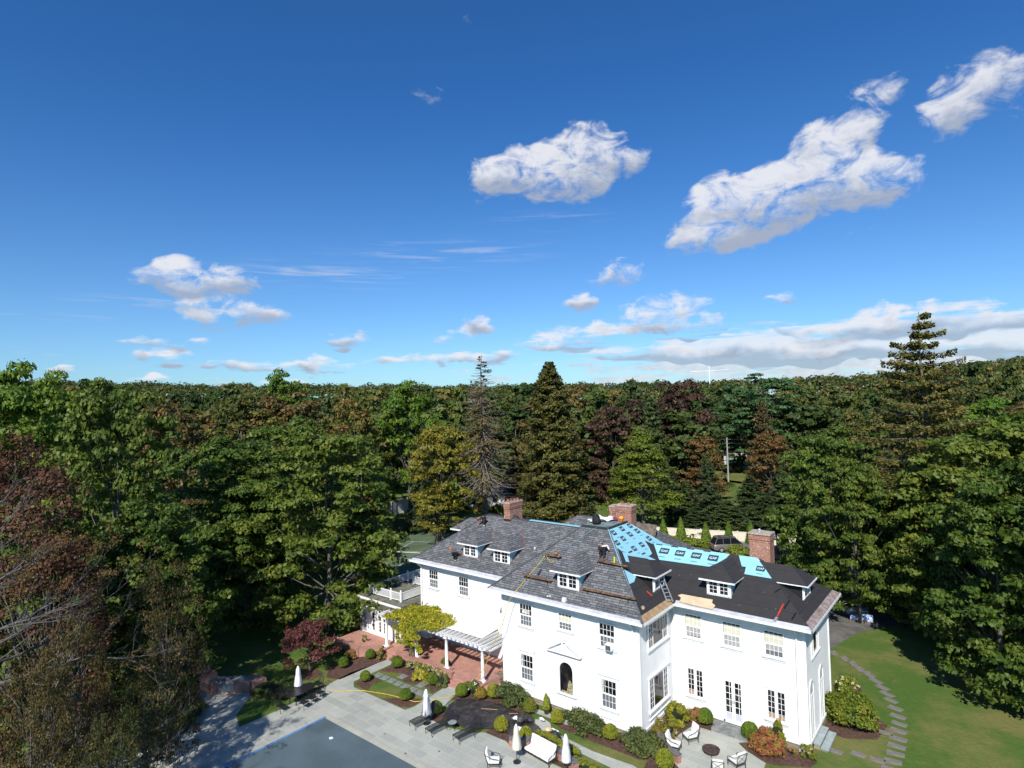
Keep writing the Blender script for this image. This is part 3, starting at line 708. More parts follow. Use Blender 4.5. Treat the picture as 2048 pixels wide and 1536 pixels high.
# ---- dormers
def dormer(fr, zf, u0, u1, zb, zt, cheek, roofm, fl=False, copper=False):
    """face at d=0, body runs back (d>0); zf(d) gives the roof height under it"""
    um = (u0 + u1) / 2
    ov = .34; hw = (u1 - u0) / 2 + ov; rise = hw * .72; ze = zt + .06
    dback = 0
    while zf(dback) < zt + .05 and dback < 4: dback += .05
    b = MB()
    b.add([fr(u0, 0, zb), fr(u0, 0, zt), fr(u0, dback, zt + .02), fr(u0, .0, zb - .05)], [(0, 1, 2)])
    b.add([fr(u1, 0, zb), fr(u1, 0, zt), fr(u1, dback, zt + .02)], [(0, 1, 2)])
    for uu, s in ((u0, -1), (u1, 1)):
        b.add([fr(uu + s * .001, .01, zb), fr(uu + s * .001, .01, zt), fr(uu + s * .001, dback, zt)], [(0, 1, 2)])
    dm = b.build('dormer', cheek, mansion)
    # face
    f = MB(); lbox(f, fr, u0 - .01, u1 + .01, -.0, .05, zb - .12, zt)
    f.build('dormer_face', WHITE2, dm)
    # roof: hipped front, ridge running back into the main slope
    drb = 0
    while zf(drb) < ze + rise and drb < 6: drb += .05
    deb = 0
    while zf(deb) < ze and deb < 6: deb += .05
    r = MB(); L = math.hypot(1, .72)
    A = fr(um - hw, -ov, ze); B = fr(um + hw, -ov, ze); C_ = fr(um, -ov + hw, ze + rise); D = fr(um, drb, ze + rise); E_ = fr(um + hw, deb, ze); E2 = fr(um - hw, deb, ze)
    r.add([A, B, C_], [(0, 1, 2)], 0, [[(0, 0), (2 * hw, 0), (hw, hw * L)]])
    r.add([B, E_, D, C_], [(0, 1, 2, 3)], 0, [[(0, 0), (deb + ov, 0), (drb + ov, hw * L), (hw, hw * L)]])
    r.add([E2, A, C_, D], [(0, 1, 2, 3)], 0, [[(deb + ov, 0), (0, 0), (hw, hw * L), (drb + ov, hw * L)]])
    r.build('dormer_roof', roofm, dm)
    e = MB(); lbox(e, fr, um - hw - .02, um + hw + .02, -ov - .03, -ov + .03, ze - .09, ze + .005)
    for s in (-1, 1): e.add([fr(um + s * hw, -ov, ze - .005), fr(um + s * hw, deb - .05, ze - .005), fr(um + s * hw, deb - .12, ze - .07), fr(um + s * hw, -ov, ze - .07)], [(0, 1, 2, 3)])
    e.add([fr(um - hw, -ov, ze - .04), fr(um + hw, -ov, ze - .04), fr(um + hw, deb - .1, ze - .04), fr(um - hw, deb - .1, ze - .04)], [(0, 1, 2, 3)])
    e.build('dormer_fascia', WHITE2, dm)
    win(dm, lambda u, d, z: fr(u, d, z), u0 + .14, u1 - .14, zb + .08, zt - .1, 'casement', rows=3, sill=False, name='window')
    k = MB()
    if fl:   # step flashing along the foot of the cheek
        for s, uu in ((-1, u0), (1, u1)): k.bar(fr(uu + s * .04, 0, zf(0) + .03), fr(uu + s * .04, dback, zf(dback) + .03), .07, .05)
        lbox(k, fr, u0 - .05, u1 + .05, -.05, .0, zb - .16, zb - .1)
    if copper: k.bar(D, E_, .09, .04)
    if fl or copper: k.build('flashing', COPPER, dm)
    return dm
CHK = BLUE
dormer(FR('F', 2.45), lambda d: zLF(0, 2.45 + d), -16.25, -14.8, 7.55, 8.52, CHK, SHINGLE, True, True)
dormer(FR('F', 2.45), lambda d: zLF(0, 2.45 + d), -13.15, -11.6, 7.5, 8.50, CHK, SHINGLE, True, True)
dormer(FR('F', .2), lambda d: zMF(0, .2 + d), -5.75, -4.15, 7.52, 8.55, CHK, SHINGLE, True)
dormer(FR('F', 4.5), lambda d: zRF(0, 4.5 + d), 2.4, 3.86, 7.4, 8.32, CHK, FELTN)
dormer(FR('R', -.25), lambda d: zMX(-.25 - d, 0), 2.65, 4.15, 7.52, 8.45, FELTN, FELTN)
dormer(FR('R', 7.45), lambda d: zRX(7.45 - d, 0), 6.35, 7.85, 7.42, 8.3, FELTN, FELTN)
# downspouts with curved elbows
def downspout(x, y, zt, zb, nx, ny):
    b = MB(); p = Vector((x, y, 0)); n = Vector((nx, ny, 0))
    b.tube([p + n * .55 + Uz * (zt), p + n * .5 + Uz * (zt - .12), p + n * .25 + Uz * (zt - .3), p + n * .09 + Uz * (zt - .42), p + n * .08 + Uz * (zt - .6), p + n * .08 + Uz * (zb + .2), p + n * .2 + Uz * zb], .05, 8)
    b.build('downspout', WHITE2, mansion, True)
downspout(-.35, 0, 6.58, -.3, 0, -1); downspout(.25, 4.41, 6.58, .2, 0, -1); downspout(7.45, 4.41, 6.58, -.3, 0, -1); downspout(-20.6, 2.0, 6.58, 3.2, 0, -1)

# ---- sunroom annex with balcony
fa = FR('F', .6)
wall(fa, -27.1, -21.7, 0, 2.9)
b_ = MB(); clap(b_, FR('R', -21.7), .6, 4.0, 0, 2.9); b_.build('wall', WHITE, mansion)
b_ = MB(); b_.box(-27.05, .64, 0, -21.73, 9, 2.9); b_.box(-21.75, 2.6, 0, -20.8, 9, 2.9); b_.build('inner_wall', WHITE, mansion)
b_ = MB(); b_.box(-27.3, .42, 2.9, -21.5, 9.2, 3.06); b_.box(-21.5, 2.1, 2.9, -20.83, 9.2, 3.055)
for i in range(4): b_.box(-27.25, .30 - .0 + i * .001, 2.52 + i * .1, -21.55, .55, 2.56 + i * .1)
b_.build('balcony_floor', [plain('greenish_flat_roof', (.19, .185, .14), .85, .3, 2)], mansion)
b_ = MB(); lbox(b_, fa, -27.32, -21.48, -.22, -.19, 2.82, 3.05); lbox(b_, fa, -27.2, -21.6, -.06, -.02, 2.6, 2.7)
b_.build('cornice', WHITE2, mansion)
for u0, u1 in ((-24.55, -24.25), (-23.95, -23.62), (-25.4, -25.1)):
    win(mansion, fa, u0, u1, .35, 2.2, 'dh', cols=1, sill=False, rows=3, screen=False)
b_ = MB(); lbox(b_, fa, -26.95, -26.3, -.05, -.01, 1.78, 2.62); lbox(b_, fa, -26.95, -26.3, -.04, -.008, .1, 1.68); b_.build('door_panel', plain('grey_blue_panel', (.30, .34, .40), .5, .1, 4), mansion)
def railing(pts, z, h=.72, closed=False, nm='balcony_railing'):
    rl = MB()
    for (x0, y0), (x1, y1) in zip(pts[:-1], pts[1:]):
        L = math.hypot(x1 - x0, y1 - y0); n = max(2, int(L / .115))
        rl.bar((x0, y0, z + h), (x1, y1, z + h), .06, .05); rl.bar((x0, y0, z + .12), (x1, y1, z + .12), .05, .05)
        for i in range(1, n):
            t = i / n; x = x0 + (x1 - x0) * t; y = y0 + (y1 - y0) * t
            rl.bar((x, y, z + .12), (x, y, z + h), .04, .04, up=(1, 0, 0))
    R_ = rl.build(nm, WHITE2, mansion)
    for k, (x, y) in enumerate(pts):
        p = MB(); p.box(x - .075, y - .075, z, x + .075, y + .075, z + h + .1); p.lathe([(.04, z + h + .1), (.075, z + h + .16), (.06, z + h + .22), (0.005, z + h + .26)], 8, (x, y)); p.build('railing_post', WHITE2, R_)
railing([(-22.5, 3.75), (-22.5, 1.28), (-23.75, 1.25), (-26.6, 1.25), (-26.6, 3.3), (-26.6, 5.6), (-26.6, 7.8)], 3.06)
railing([(-25.4, 5.2), (-24.2, 5.2), (-22.6, 5.2)], 3.06)

# ================================================================== TERRACE
terr = thing('brick_terrace', 'raised red brick terrace with low walls and steps under the pergola', 'terrace', (-16, 0, 0))
terr.location = (0, 0, 0)
b_ = MB()
b_.prism([(-22.1, -.78), (-10.42, -.78), (-10.42, 3.2), (-22.1, 3.2)], G0 - .2, 0.0)
b_.prism([(-27.2, -2.1), (-23.4, -2.25), (-22.1, -1.1), (-22.1, .6), (-27.2, .6)], G0 - .2, -.004)
b_.build('paving', PAVEBRICK, terr)
def lowwall(name, pts, z0, z1, th, m, parent, capm=None, ov=.03):
    b = MB()
    for (x0, y0), (x1, y1) in zip(pts[:-1], pts[1:]): b.bar((x0, y0, (z0 + z1) / 2), (x1, y1, (z0 + z1) / 2), th, z1 - z0)
    o = b.build(name, m, parent)
    b = MB()
    for (x0, y0), (x1, y1) in zip(pts[:-1], pts[1:]): b.bar((x0, y0, z1 + .03), (x1, y1, z1 + .03), th + 2 * ov, .06)
    b.build('wall_cap', capm or m, o)
    return o
lowwall('low_wall', [(-27.2, -2.15), (-23.45, -2.3), (-22.15, -1.0)], G0, .26, .26, BRICK, terr)
lowwall('low_wall', [(-20.6, -.85), (-14.45, -.9)], G0, .16, .26, BRICK, terr)
lowwall('low_wall', [(-12.7, -.9), (-11.7, -.9)], G0, .16, .26, BRICK, terr)
lowwall('low_wall', [(-11.0, -.75), (-10.75, .0)], G0, .55, .26, BRICK, terr)
b_ = MB()
for i in range(3): b_.box(-14.25, -.8 - .3 * (i + 1), G0 - .1, -12.9, -.79 - .3 * i, -.01 - .13 * (i + 1) + .13)
for i in range(2): b_.box(-21.9, -.8 - .3 * (i + 1), G0 - .1, -20.9, -.79 - .3 * i, -.14 - .13 * i)
b_.build('steps', PAVEBRICK, terr)
for x in (-22.25, -18.7, -15.4, -11.85):
    b_ = MB(); b_.box(x - .32, -.95, G0 - .1, x + .32, -.18, -.06 + .10); b_.build('pier', BRICK, terr)
    b_ = MB(); b_.box(x - .36, -.99, .04, x + .36, -.14, .10); b_.build('pier_cap', PAVEBRICK, terr)
perg = thing('pergola', 'white wooden pergola on four round columns along the terrace', 'pergola', (0, 0, 0))
for x in (-22.25, -18.7, -15.4, -11.85):
    b_ = MB(); b_.lathe([(.15, .18), (.14, .24), (.125, .6), (.12, 1.5), (.105, 2.18), (.12, 2.2), (.15, 2.25), (.16, 2.3)], 16, (x, -.5)); b_.box(x - .22, -.72, .10, x + .22, -.28, .19); b_.box(x - .2, -.7, 2.28, x + .2, -.3, 2.34)
    b_.build('column', WHITE2, perg, True)
b_ = MB()
for y in (-.64, -.40): b_.box(-23.0, y, 2.34, -11.2, y + .06, 2.52)
b_.box(-21.7, 1.9, 2.34, -10.4, 1.96, 2.50)
b_.build('beam', WHITE2, perg)
for i in range(29):
    x = -22.8 + i * .43
    b_ = MB(); y1 = 1.95 if x > -21.6 else .55
    b_.add([(x - .03, -1.0, 2.60), (x + .03, -1.0, 2.60), (x + .03, -.85, 2.52), (x - .03, -.85, 2.52), (x - .03, y1, 2.52), (x + .03, y1, 2.52), (x - .03, y1, 2.68), (x + .03, y1, 2.68), (x - .03, -1.0, 2.68), (x + .03, -1.0, 2.68)],
           [(0, 1, 2, 3), (3, 2, 5, 4), (4, 5, 7, 6), (8, 9, 7, 6), (0, 1, 9, 8), (0, 3, 4, 6, 8), (1, 2, 5, 7, 9)])
    b_.build('rafter', WHITE2, perg)
aw = MB(); aw.add([(-19.2, .15, 2.72), (-12.45, .15, 2.72), (-12.45, 1.98, 2.86), (-19.2, 1.98, 2.86), (-19.2, .15, 2.70), (-12.45, .15, 2.70), (-12.45, 1.98, 2.84), (-19.2, 1.98, 2.84)], [(0, 1, 2, 3), (7, 6, 5, 4), (0, 1, 5, 4), (1, 2, 6, 5)])
tag(aw.build('awning', plain('awning_canvas', (.82, .82, .80), .8, .03)), 'white canvas awning spread behind the pergola beam', 'awning')
# ================================================================== GROUND AND PAVING
def depth_right(x, y):
    d = np.asarray(x) - CAM.x, np.asarray(y) - CAM.y
    return d[0] * Fh.x + d[1] * Fh.y, d[0] * Rv.x + d[1] * Rv.y
def gz(x, y):
    f, r = depth_right(x, y)
    f = np.maximum(f, 1.0)
    a = np.clip(r / f, -1.1, 1.1)
    H = np.interp(a, [-1.1, -.86, -.5, 0, .4, .62, .86, 1.1], [44, 40, 29, 19, 17, 20, 36, 40])
    t = np.clip((f - 140) / 560.0, 0, 1); t = t * t * (3 - 2 * t)
    return G0 + t * H
def ground_mesh():
    fs = np.concatenate([np.linspace(-60, 140, 60), np.linspace(150, 760, 50), [900, 1300, 2500, 6000]])
    rs = np.linspace(-1.35, 1.35, 70)
    V = []; 
    for f in fs:
        wd = max(90, abs(f)) 
        for a in rs:
            r = a * (wd + 30)
            x = CAM.x + Fh.x * f + Rv.x * r; y = CAM.y + Fh.y * f + Rv.y * r
            V.append((x, y, float(gz(x, y)) if f > 0 else G0))
    n = len(rs); F_ = []
    for i in range(len(fs) - 1):
        for j in range(n - 1): F_.append((i * n + j, i * n + j + 1, (i + 1) * n + j + 1, (i + 1) * n + j))
    return np.array(V), np.array(F_)
def lawnmat():
    m, t = newmat('mown_lawn')
    tc = t.n('ShaderNodeTexCoord'); ob = tc.outputs['Object']
    n1 = t.n('ShaderNodeTexNoise', {'Vector': ob, 'Scale': .22, 'Detail': 5.0, 'Roughness': .65}).outputs[0]
    n2 = t.n('ShaderNodeTexNoise', {'Vector': t.n('ShaderNodeMapping', {'Vector': ob, 'Rotation': (0, 0, .8), 'Scale': (3.0, 9.0, 3.0)}).outputs[0], 'Scale': 1.0, 'Detail': 5.0, 'Roughness': .7}).outputs[0]
    n3 = t.n('ShaderNodeTexNoise', {'Vector': ob, 'Scale': .9, 'Detail': 4.0}).outputs[0]
    c = t.mix(t.ss(n1, .40, .66), (.075, .135, .026), (.165, .165, .055))
    c = t.mix(t.math('MULTIPLY', t.ss(n3, .60, .76), .55), c, (.20, .155, .075))
    c = t.mix(1.0, c, t.mix(n2, (.45, .48, .45), (1.5, 1.45, 1.4)), 'MULTIPLY')
    bp = t.n('ShaderNodeBump', {'Strength': .6, 'Distance': .05, 'Height': n2})
    p = t.n('ShaderNodeBsdfPrincipled', {'Base Color': c, 'Roughness': .85, 'Specular IOR Level': .15, 'Normal': bp.outputs[0]})
    t.n('ShaderNodeOutputMaterial', {0: p.outputs[0]}); return m
LAWN = lawnmat()
gv, gf = ground_mesh()
tag(npmesh('ground', gv, gf, LAWN, smooth=True), kind='structure')
def flat(name, polys, z, m, kind='structure', th=.0):
    b = MB()
    for p in polys: b.add([(x, y, z) for x, y in p], [tuple(range(len(p)))])
    o = b.build(name, m); return tag(o, kind=kind) if kind else o
def pavemat(name, sx, sy, ca, cb, mort, rot=0.0, var=.25):
    m, t = newmat(name)
    tc = t.n('ShaderNodeTexCoord'); v = t.n('ShaderNodeMapping', {'Vector': tc.outputs['Object'], 'Rotation': (0, 0, rot)}).outputs[0]
    b = t.n('ShaderNodeTexBrick', {'Vector': v, 'Color1': ca + (1,), 'Color2': cb + (1,), 'Mortar': mort + (1,), 'Scale': 1.0, 'Mortar Size': .012, 'Mortar Smooth': .2, 'Bias': 0.0, 'Brick Width': sx, 'Row Height': sy})
    b.offset = .4; b.squash = 1.5; b.squash_frequency = 3
    n = t.n('ShaderNodeTexNoise', {'Vector': tc.outputs['Object'], 'Scale': .6, 'Detail': 6.0, 'Roughness': .6}).outputs[0]
    n2 = t.n('ShaderNodeTexNoise', {'Vector': tc.outputs['Object'], 'Scale': 8.0, 'Detail': 4.0}).outputs[0]
    c = t.mix(1.0, b.outputs[0], t.mix(n, (1 - var,) * 3, (1 + var, 1 + var, 1 + var * .8)), 'MULTIPLY')
    c = t.mix(1.0, c, t.mix(n2, (.88,) * 3, (1.1,) * 3), 'MULTIPLY')
    p = t.n('ShaderNodeBsdfPrincipled', {'Base Color': c, 'Roughness': .7, 'Specular IOR Level': .25})
    t.n('ShaderNodeOutputMaterial', {0: p.outputs[0]}); return m
PAVE = pavemat('bluestone_paving', 1.25, .62, (.33, .345, .32), (.42, .425, .385), (.52, .50, .40))
PAVE2 = pavemat('patio_bluestone', 1.1, .55, (.35, .375, .34), (.44, .43, .385), (.52, .49, .40), var=.2)
ASPH = plain('old_asphalt', (.15, .14, .125), .85, .2, 1.2, bump=.2)
MULCH = plain('bark_mulch', (.115, .06, .042), .9, .45, 7, bump=.8, bscale=25, c2=(.05, .028, .022))
flat('pool_deck', [[(-25.6, -40), (0, -40), (0, -5.6), (-2.0, -4.7), (-4.6, -4.62), (-6.0, -4.7), (-6.5, -4.5), (-8.13, -4.55), (-8.8, -5.1), (-10.15, -5.43), (-10.8, -5.5), (-12.3, -5.4), (-14.1, -5.65), (-19.5, -5.71), (-20.2, -5.2), (-20.2, -1.4), (-21.1, -1.4), (-21.6, -4.5), (-21.2, -7.4), (-20.9, -10.4), (-21.0, -13.2), (-23.2, -15.4)],
                   [(-21.0, -13.2), (-23.2, -15.4), (-25.6, -13.2), (-27.9, -13.1), (-27.5, -12.4), (-25.0, -10.4), (-24.2, -10.9), (-22.6, -12.6)]], G0 + .012, PAVE)
flat('garden_path', [[(-14.1, -5.65), (-12.3, -5.4), (-12.3, -4.0), (-13.0, -1.7), (-14.2, -1.7), (-13.9, -5.0)]], G0 + .016, PAVE)
flat('garden_path', [[(-6.9, -1.8), (-6.0, -1.25), (-5.5, -1.4), (-4.9, -2.06), (-1.8, -2.36), (.6, -2.2), (3, -3.0), (3, -4.1), (-.3, -3.1), (-2.7, -2.9), (-4.4, -3.1), (-5.0, -4.0), (-6.0, -4.6), (-6.6, -3.4)]], G0 + .018, PAVE)
flat('garden_path', [[(-7.6, -.5), (-4.5, -.5), (-4.5, -.95), (-7.6, -.95)]], G0 + .014, PAVE)
flat('patio', [[(1.33, 2.03), (1.64, 3.52), (2.7, 3.56), (2.74, 3.64), (4.76, 3.64), (4.4, 3.25), (5.0, 2.75), (6.2, 2.2), (6.4, .4), (5.4, -1.2), (3, -2), (1.9, -.7), (1.2, .6)]], G0 + .012, PAVE2)
flat('driveway', [[(5.2, 19.6), (5.9, 20.11), (6.4, 22.2), (6.9, 24.4), (8.5, 27.5), (12, 31), (18, 36), (10, 50), (2, 44), (-4, 52), (-18, 48.2), (-26, 50), (-26, 43), (-12, 42), (-2, 38), (-2, 22), (0, 19.2)]], G0 + .010, ASPH)
flat('driveway', [[(-50.1, -9.5), (-49.6, -6.2), (-52, -1.5), (-57, 3.0), (-64, 6), (-70, 4), (-60, -1), (-56.5, -5), (-57, -12)]], G0 + .010, ASPH)
flat('driveway', [[(-61.7, 39.5), (-58.8, 41.5), (-63.8, 52), (-70, 62), (-76, 62), (-68, 51)]], G0 + .010, ASPH)
flat('court_surround', [[(-54.6, 27.2), (-54.4, 31.8), (-47.5, 34.2), (-34, 30), (-30, 14), (-44, 9)]], G0 + .010, plain('green_court_surround', (.105, .15, .085), .8, .15, .5))
b_ = MB()
for p, q in (((-50.96, 26.1), (-44.0, 28.9)), ((-49.55, 26.5), (-45.6, 17.0)), ((-50.96, 26.1), (-46.5, 15.0)), ((-47.36, 21.9), (-43.0, 23.6)), ((-43.96, 23.24), (-41.0, 16.0)), ((-45.3, 19.0), (-42.6, 20.0)), ((-42.83, 20.08), (-40.4, 15.3))):
    d = Vector((q[0] - p[0], q[1] - p[1], 0)); s_ = Vector((-d.y, d.x, 0)).normalized() * .05
    b_.add([(p[0] - s_.x, p[1] - s_.y, G0 + .018), (q[0] - s_.x, q[1] - s_.y, G0 + .018), (q[0] + s_.x, q[1] + s_.y, G0 + .018), (p[0] + s_.x, p[1] + s_.y, G0 + .018)], [(0, 1, 2, 3)])
tag(b_.build('court_lines', plain('court_line_paint', (.62, .66, .6), .6, .1)), kind='structure')
beds = [[(-10.9, -2.7), (-10.9, -.75), (-10.36, -.2), (-10.3, -.02), (-7.5, -.02), (-7.5, -1.2), (-6.8, -2.0), (-8.2, -2.3)],
        [(-6.3, -.98), (-.0, -.02), (.2, .3), (1.4, 2.0), (1.2, .6), (1.7, -.9), (.6, -1.5), (-4.5, -1.55), (-5.4, -1.2)],
        [(-4.45, -.03), (-4.45, -.66), (-.2, -.02)],
        [(.03, .3), (.03, 4.38), (2.66, 4.38), (2.66, 3.6), (1.6, 3.55), (1.3, 2.0)],
        [(4.84, 3.6), (4.84, 4.38), (7.9, 4.38), (8.4, 4.0), (8.2, 3.2), (6.6, 2.3), (6.2, 2.25), (5.0, 2.8), (4.45, 3.25)],
        [(7.92, 7.35), (7.92, 11.2), (9.6, 11.4), (10.9, 10.2), (10.6, 8.2), (9.2, 7.3)], [(7.92, 11.9), (7.92, 15), (8.8, 15), (9.0, 13.2), (8.5, 12.2)],
        [(-19.9, -5.4), (-20.0, -3.9), (-18.5, -3.9), (-18.8, -4.6), (-18.2, -5.5)], [(-15.2, -4.5), (-14.0, -3.9), (-14.1, -5.2), (-14.6, -5.55), (-16.6, -5.6)],
        [(-20.0, -3.0), (-20.0, -1.2), (-14.3, -1.2), (-14.3, -3.0), (-15.2, -2.6), (-17.2, -3.1), (-18.4, -2.3)],
        [(-21.2, -1.2), (-21.3, -5.6), (-22.4, -6.0), (-24.0, -4.7), (-23.5, -2.4), (-22.2, -1.1)],
        [(-12.9, -1.2), (-10.9, -1.2), (-10.9, -2.3), (-12.6, -2.9)], [(-12.5, -4.4), (-11.2, -4.2), (-11.3, -5.5), (-12.4, -5.4)],
        [(-8.0, -3.7), (-6.5, -3.6), (-6.0, -4.6), (-6.5, -4.48), (-8.1, -4.5)], [(-6.1, -3.4), (-5.0, -3.2), (-1.8, -3.5), (-1.8, -4.6), (-4.6, -4.55), (-6.0, -4.4)],
        [(-25.3, -6.9), (-24.2, -7.6), (-22.9, -6.9), (-23.2, -5.7), (-24.6, -5.6)], [(.9, -1.0), (2.2, -.6), (3.2, -1.4), (3.1, -2.5), (1.2, -2.3)]]
for i, bd in enumerate(beds): flat('mulch_bed', [bd], G0 + .006 + .0006 * i, MULCH)
# pool with its cover
pool = thing('pool_cover', 'taut blue-grey cover over the swimming pool with a bright blue roller edge', 'pool cover')
b_ = MB(); b_.box(-17.45, -40, G0 - .02, 4.0, -9.38, G0 + .035); b_.build('cover_sheet', plain('blue_grey_pool_cover', (.105, .145, .165), .45, .12, .35), pool)
b_ = MB(); b_.box(-17.62, -40, G0 - .02, -17.45, -9.30, G0 + .06); b_.build('cover_rail', plain('pale_blue_rail', (.12, .26, .50), .4, .1), pool)
flat('pool_coping', [[(-17.45, -9.38), (4, -9.38), (4, -8.95), (-17.9, -8.95), (-17.9, -40), (-17.62, -40), (-17.62, -9.3), (-17.45, -9.3)]], G0 + .022, pavemat('limestone_coping', .8, .6, (.40, .39, .34), (.44, .43, .37), (.3, .28, .24)))
# loose leaves and scraps on the paving
b_ = MB()
for (x, y, s) in ((-12.9, -8.3, .09), (-14.2, -7.2, .06), (-10.3, -8.9, .09), (-8.9, -7.6, .1)):
    b_.add([(x - s, y, G0 + .05), (x, y - s * .6, G0 + .07), (x + s, y, G0 + .05), (x, y + s * .7, G0 + .06)], [(0, 1, 2, 3)])
tag(b_.build('fallen_leaves', plain('dry_leaf', (.10, .08, .05), .8)), kind='stuff')
b_ = MB(); b_.prism([(-15.3, -10.55), (-15.1, -10.65), (-15.0, -10.45), (-15.2, -10.38)], G0 + .04, G0 + .06); tag(b_.build('paper_scrap', WHITE), 'small white scrap lying on the blue-grey pool cover', 'paper')

# stepping stones
STN = plain('stepping_stone', (.20, .175, .15), .8, .25, 2.5, c2=(.15, .14, .135))
SSG = 'stepping stones set in the lawn'
ORD = 'first second third fourth fifth sixth seventh eighth ninth tenth eleventh twelfth thirteenth fourteenth fifteenth sixteenth seventeenth eighteenth'.split()
k_ = 0
for (x, y, a) in [(6.3, 19.5, .5), (7.16, 18.85, .6), (7.77, 18.3, .6), (8.32, 17.6, .7), (8.97, 17.0, .8), (9.5, 16.19, .9), (9.98, 15.39, 1.0), (10.34, 14.55, 1.15), (10.65, 13.74, 1.2), (11.0, 12.76, 1.3), (11.24, 11.76, 1.4), (11.41, 10.84, 1.5), (11.45, 9.94, 1.5), (11.55, 8.99, 1.55), (11.56, 8.1, 1.6), (11.6, 7.23, 1.6), (11.58, 6.35, 1.6), (11.55, 5.5, 1.6)]:
    b_ = MB(); h = .21 + .04 * random.random(); l = .40 + .06 * random.random()
    b_.prism([(-l, -h), (-l * .3, -h * 1.08), (l * .95, -h * .95), (l, h * .9), (l * .2, h * 1.05), (-l * .97, h)], -.05, .015)
    o = b_.build('stepping_stone', STN); o.location = (x, y, G0 + .004); o.rotation_euler.z = a - 1.57 + random.uniform(-.12, .12)
    tag(o, 'flat stepping stone, %s from the driveway end of the curving lawn path' % ORD[k_], 'stepping stone', SSG); k_ += 1
for i, (x, y) in enumerate([(8.95, 5.6), (10.0, 6.0), (10.9, 6.0), (10.9, 9.3)]):
    b_ = MB(); b_.prism([(-.36, -.2), (.34, -.22), (.37, .19), (-.33, .22)], -.05, .015); o = b_.build('stepping_stone', STN); o.location = (x, y, G0 + .004); o.rotation_euler.z = -.1 + .1 * i
    tag(o, ['stepping stone of the short branch nearest the side steps', 'middle stepping stone of the short branch from the side steps', 'stepping stone of the short branch nearest the curving path', 'lone stepping stone right of the very large rounded shrub'][i], 'stepping stone', 'stones of the short branch path')
for i, (x, y) in enumerate([(-19.55, -3.5), (-18.8, -3.5), (-18.05, -3.5), (-17.3, -3.5), (-16.55, -3.5), (-15.8, -3.5), (-15.05, -3.5), (-17.9, -2.6), (-15.8, -2.7), (-15.75, -2.0), (-14.4, -3.5)]):
    b_ = MB(); b_.prism([(-.3, -.3), (.3, -.3), (.3, .3), (-.3, .3)], -.05, .015); o = b_.build('flagstone', BLUESTONE_CAP); o.location = (x, y, G0 + .008)
    tag(o, ('square bluestone flag, %s from the left in the long row of the parterre' % ORD[i]) if i < 7 else ['square bluestone flag left of the bright yellow hosta', 'square bluestone flag right of the hosta, nearer the row', 'square bluestone flag right of the hosta, nearer the low wall', 'last square bluestone flag by the lower garden path'][i - 7], 'flagstone', 'flagstones in the parterre')
for i, (x, y) in enumerate([(-12.0, -3.4), (-11.3, -3.2)]):
    b_ = MB(); b_.prism([(-.34, -.3), (.34, -.3), (.34, .3), (-.34, .3)], -.05, .015); o = b_.build('flagstone', BLUESTONE_CAP); o.location = (x, y, G0 + .008)
    tag(o, ['grey flagstone beside the lower garden path above the umbrella boxwood', 'grey flagstone right beside the left edge of the black tarp'][i], 'flagstone', 'flagstones beside the tarp')

# ================================================================== PATIO FURNITURE AND OTHER OBJECTS
CREAMC = plain('cream_canvas', (.74, .70, .58), .8, .06, 5); WHC = plain('white_canvas', (.80, .80, .82), .8, .05, 5)
POLE = plain('dark_umbrella_pole', (.05, .045, .04), .5)
def umbrella(loc, label, mat, r=.26, top=2.1, z0=.75, ragged=False):
    t = thing('closed_umbrella', label, 'umbrella', loc)
    b = MB(); b.tube([(0, 0, 0), (0, 0, top + .06)], .022, 8); b.lathe([(.0, top), (.035, top + .03), (.03, top + .08), (0.002, top + .12)], 8); b.build('pole', POLE, t)
    b = MB(); b.lathe([(.22, 0), (.22, .05), (.05, .08), (.04, .2), (.0, .2)], 14); b.build('base', BLACKM, t)
    b = MB(); n = 32; prof = [(.035, top), (.11, top - .2), (.15, top - .45), (.14, top - .5), (.19, top - .8), (r, z0 + .05), (r * .95, z0)]
    vs = []; fs = []
    for i, (rr, z) in enumerate(prof):
        for k in range(n):
            a = 2 * math.pi * k / n; q = rr * (1 + .14 * math.cos(k * math.pi) + (.3 * math.sin(a * 3 + i) if ragged and i > 1 else 0))
            vs.append((q * math.cos(a), q * math.sin(a), z + (random.uniform(-.16, .02) if (ragged and i >= 5) else 0)))
    for i in range(len(prof) - 1):
        for k in range(n): fs.append((i * n + k, i * n + (k + 1) % n, (i + 1) * n + (k + 1) % n, (i + 1) * n + k))
    fs.append(tuple(range((len(prof) - 1) * n, len(prof) * n)))
    b.add(vs, fs); b.build('canopy', mat, t, True)
    return t
umbrella((-21.5, -8.8, G0), 'closed white umbrella over the dark dining table in tree shade', WHC)
u2 = umbrella((-11.7, -5.95, G0), 'closed ragged white umbrella between the black sun loungers', WHC, .24, 2.15, .65, True)
umbrella((-4.7, -5.7, G0), 'closed cream ribbed umbrella beside the white sofa', CREAMC)
umbrella((-2.05, -4.75, G0), 'closed white umbrella behind the brick seat wall at the bottom edge', WHC, .25, 2.0, .55)
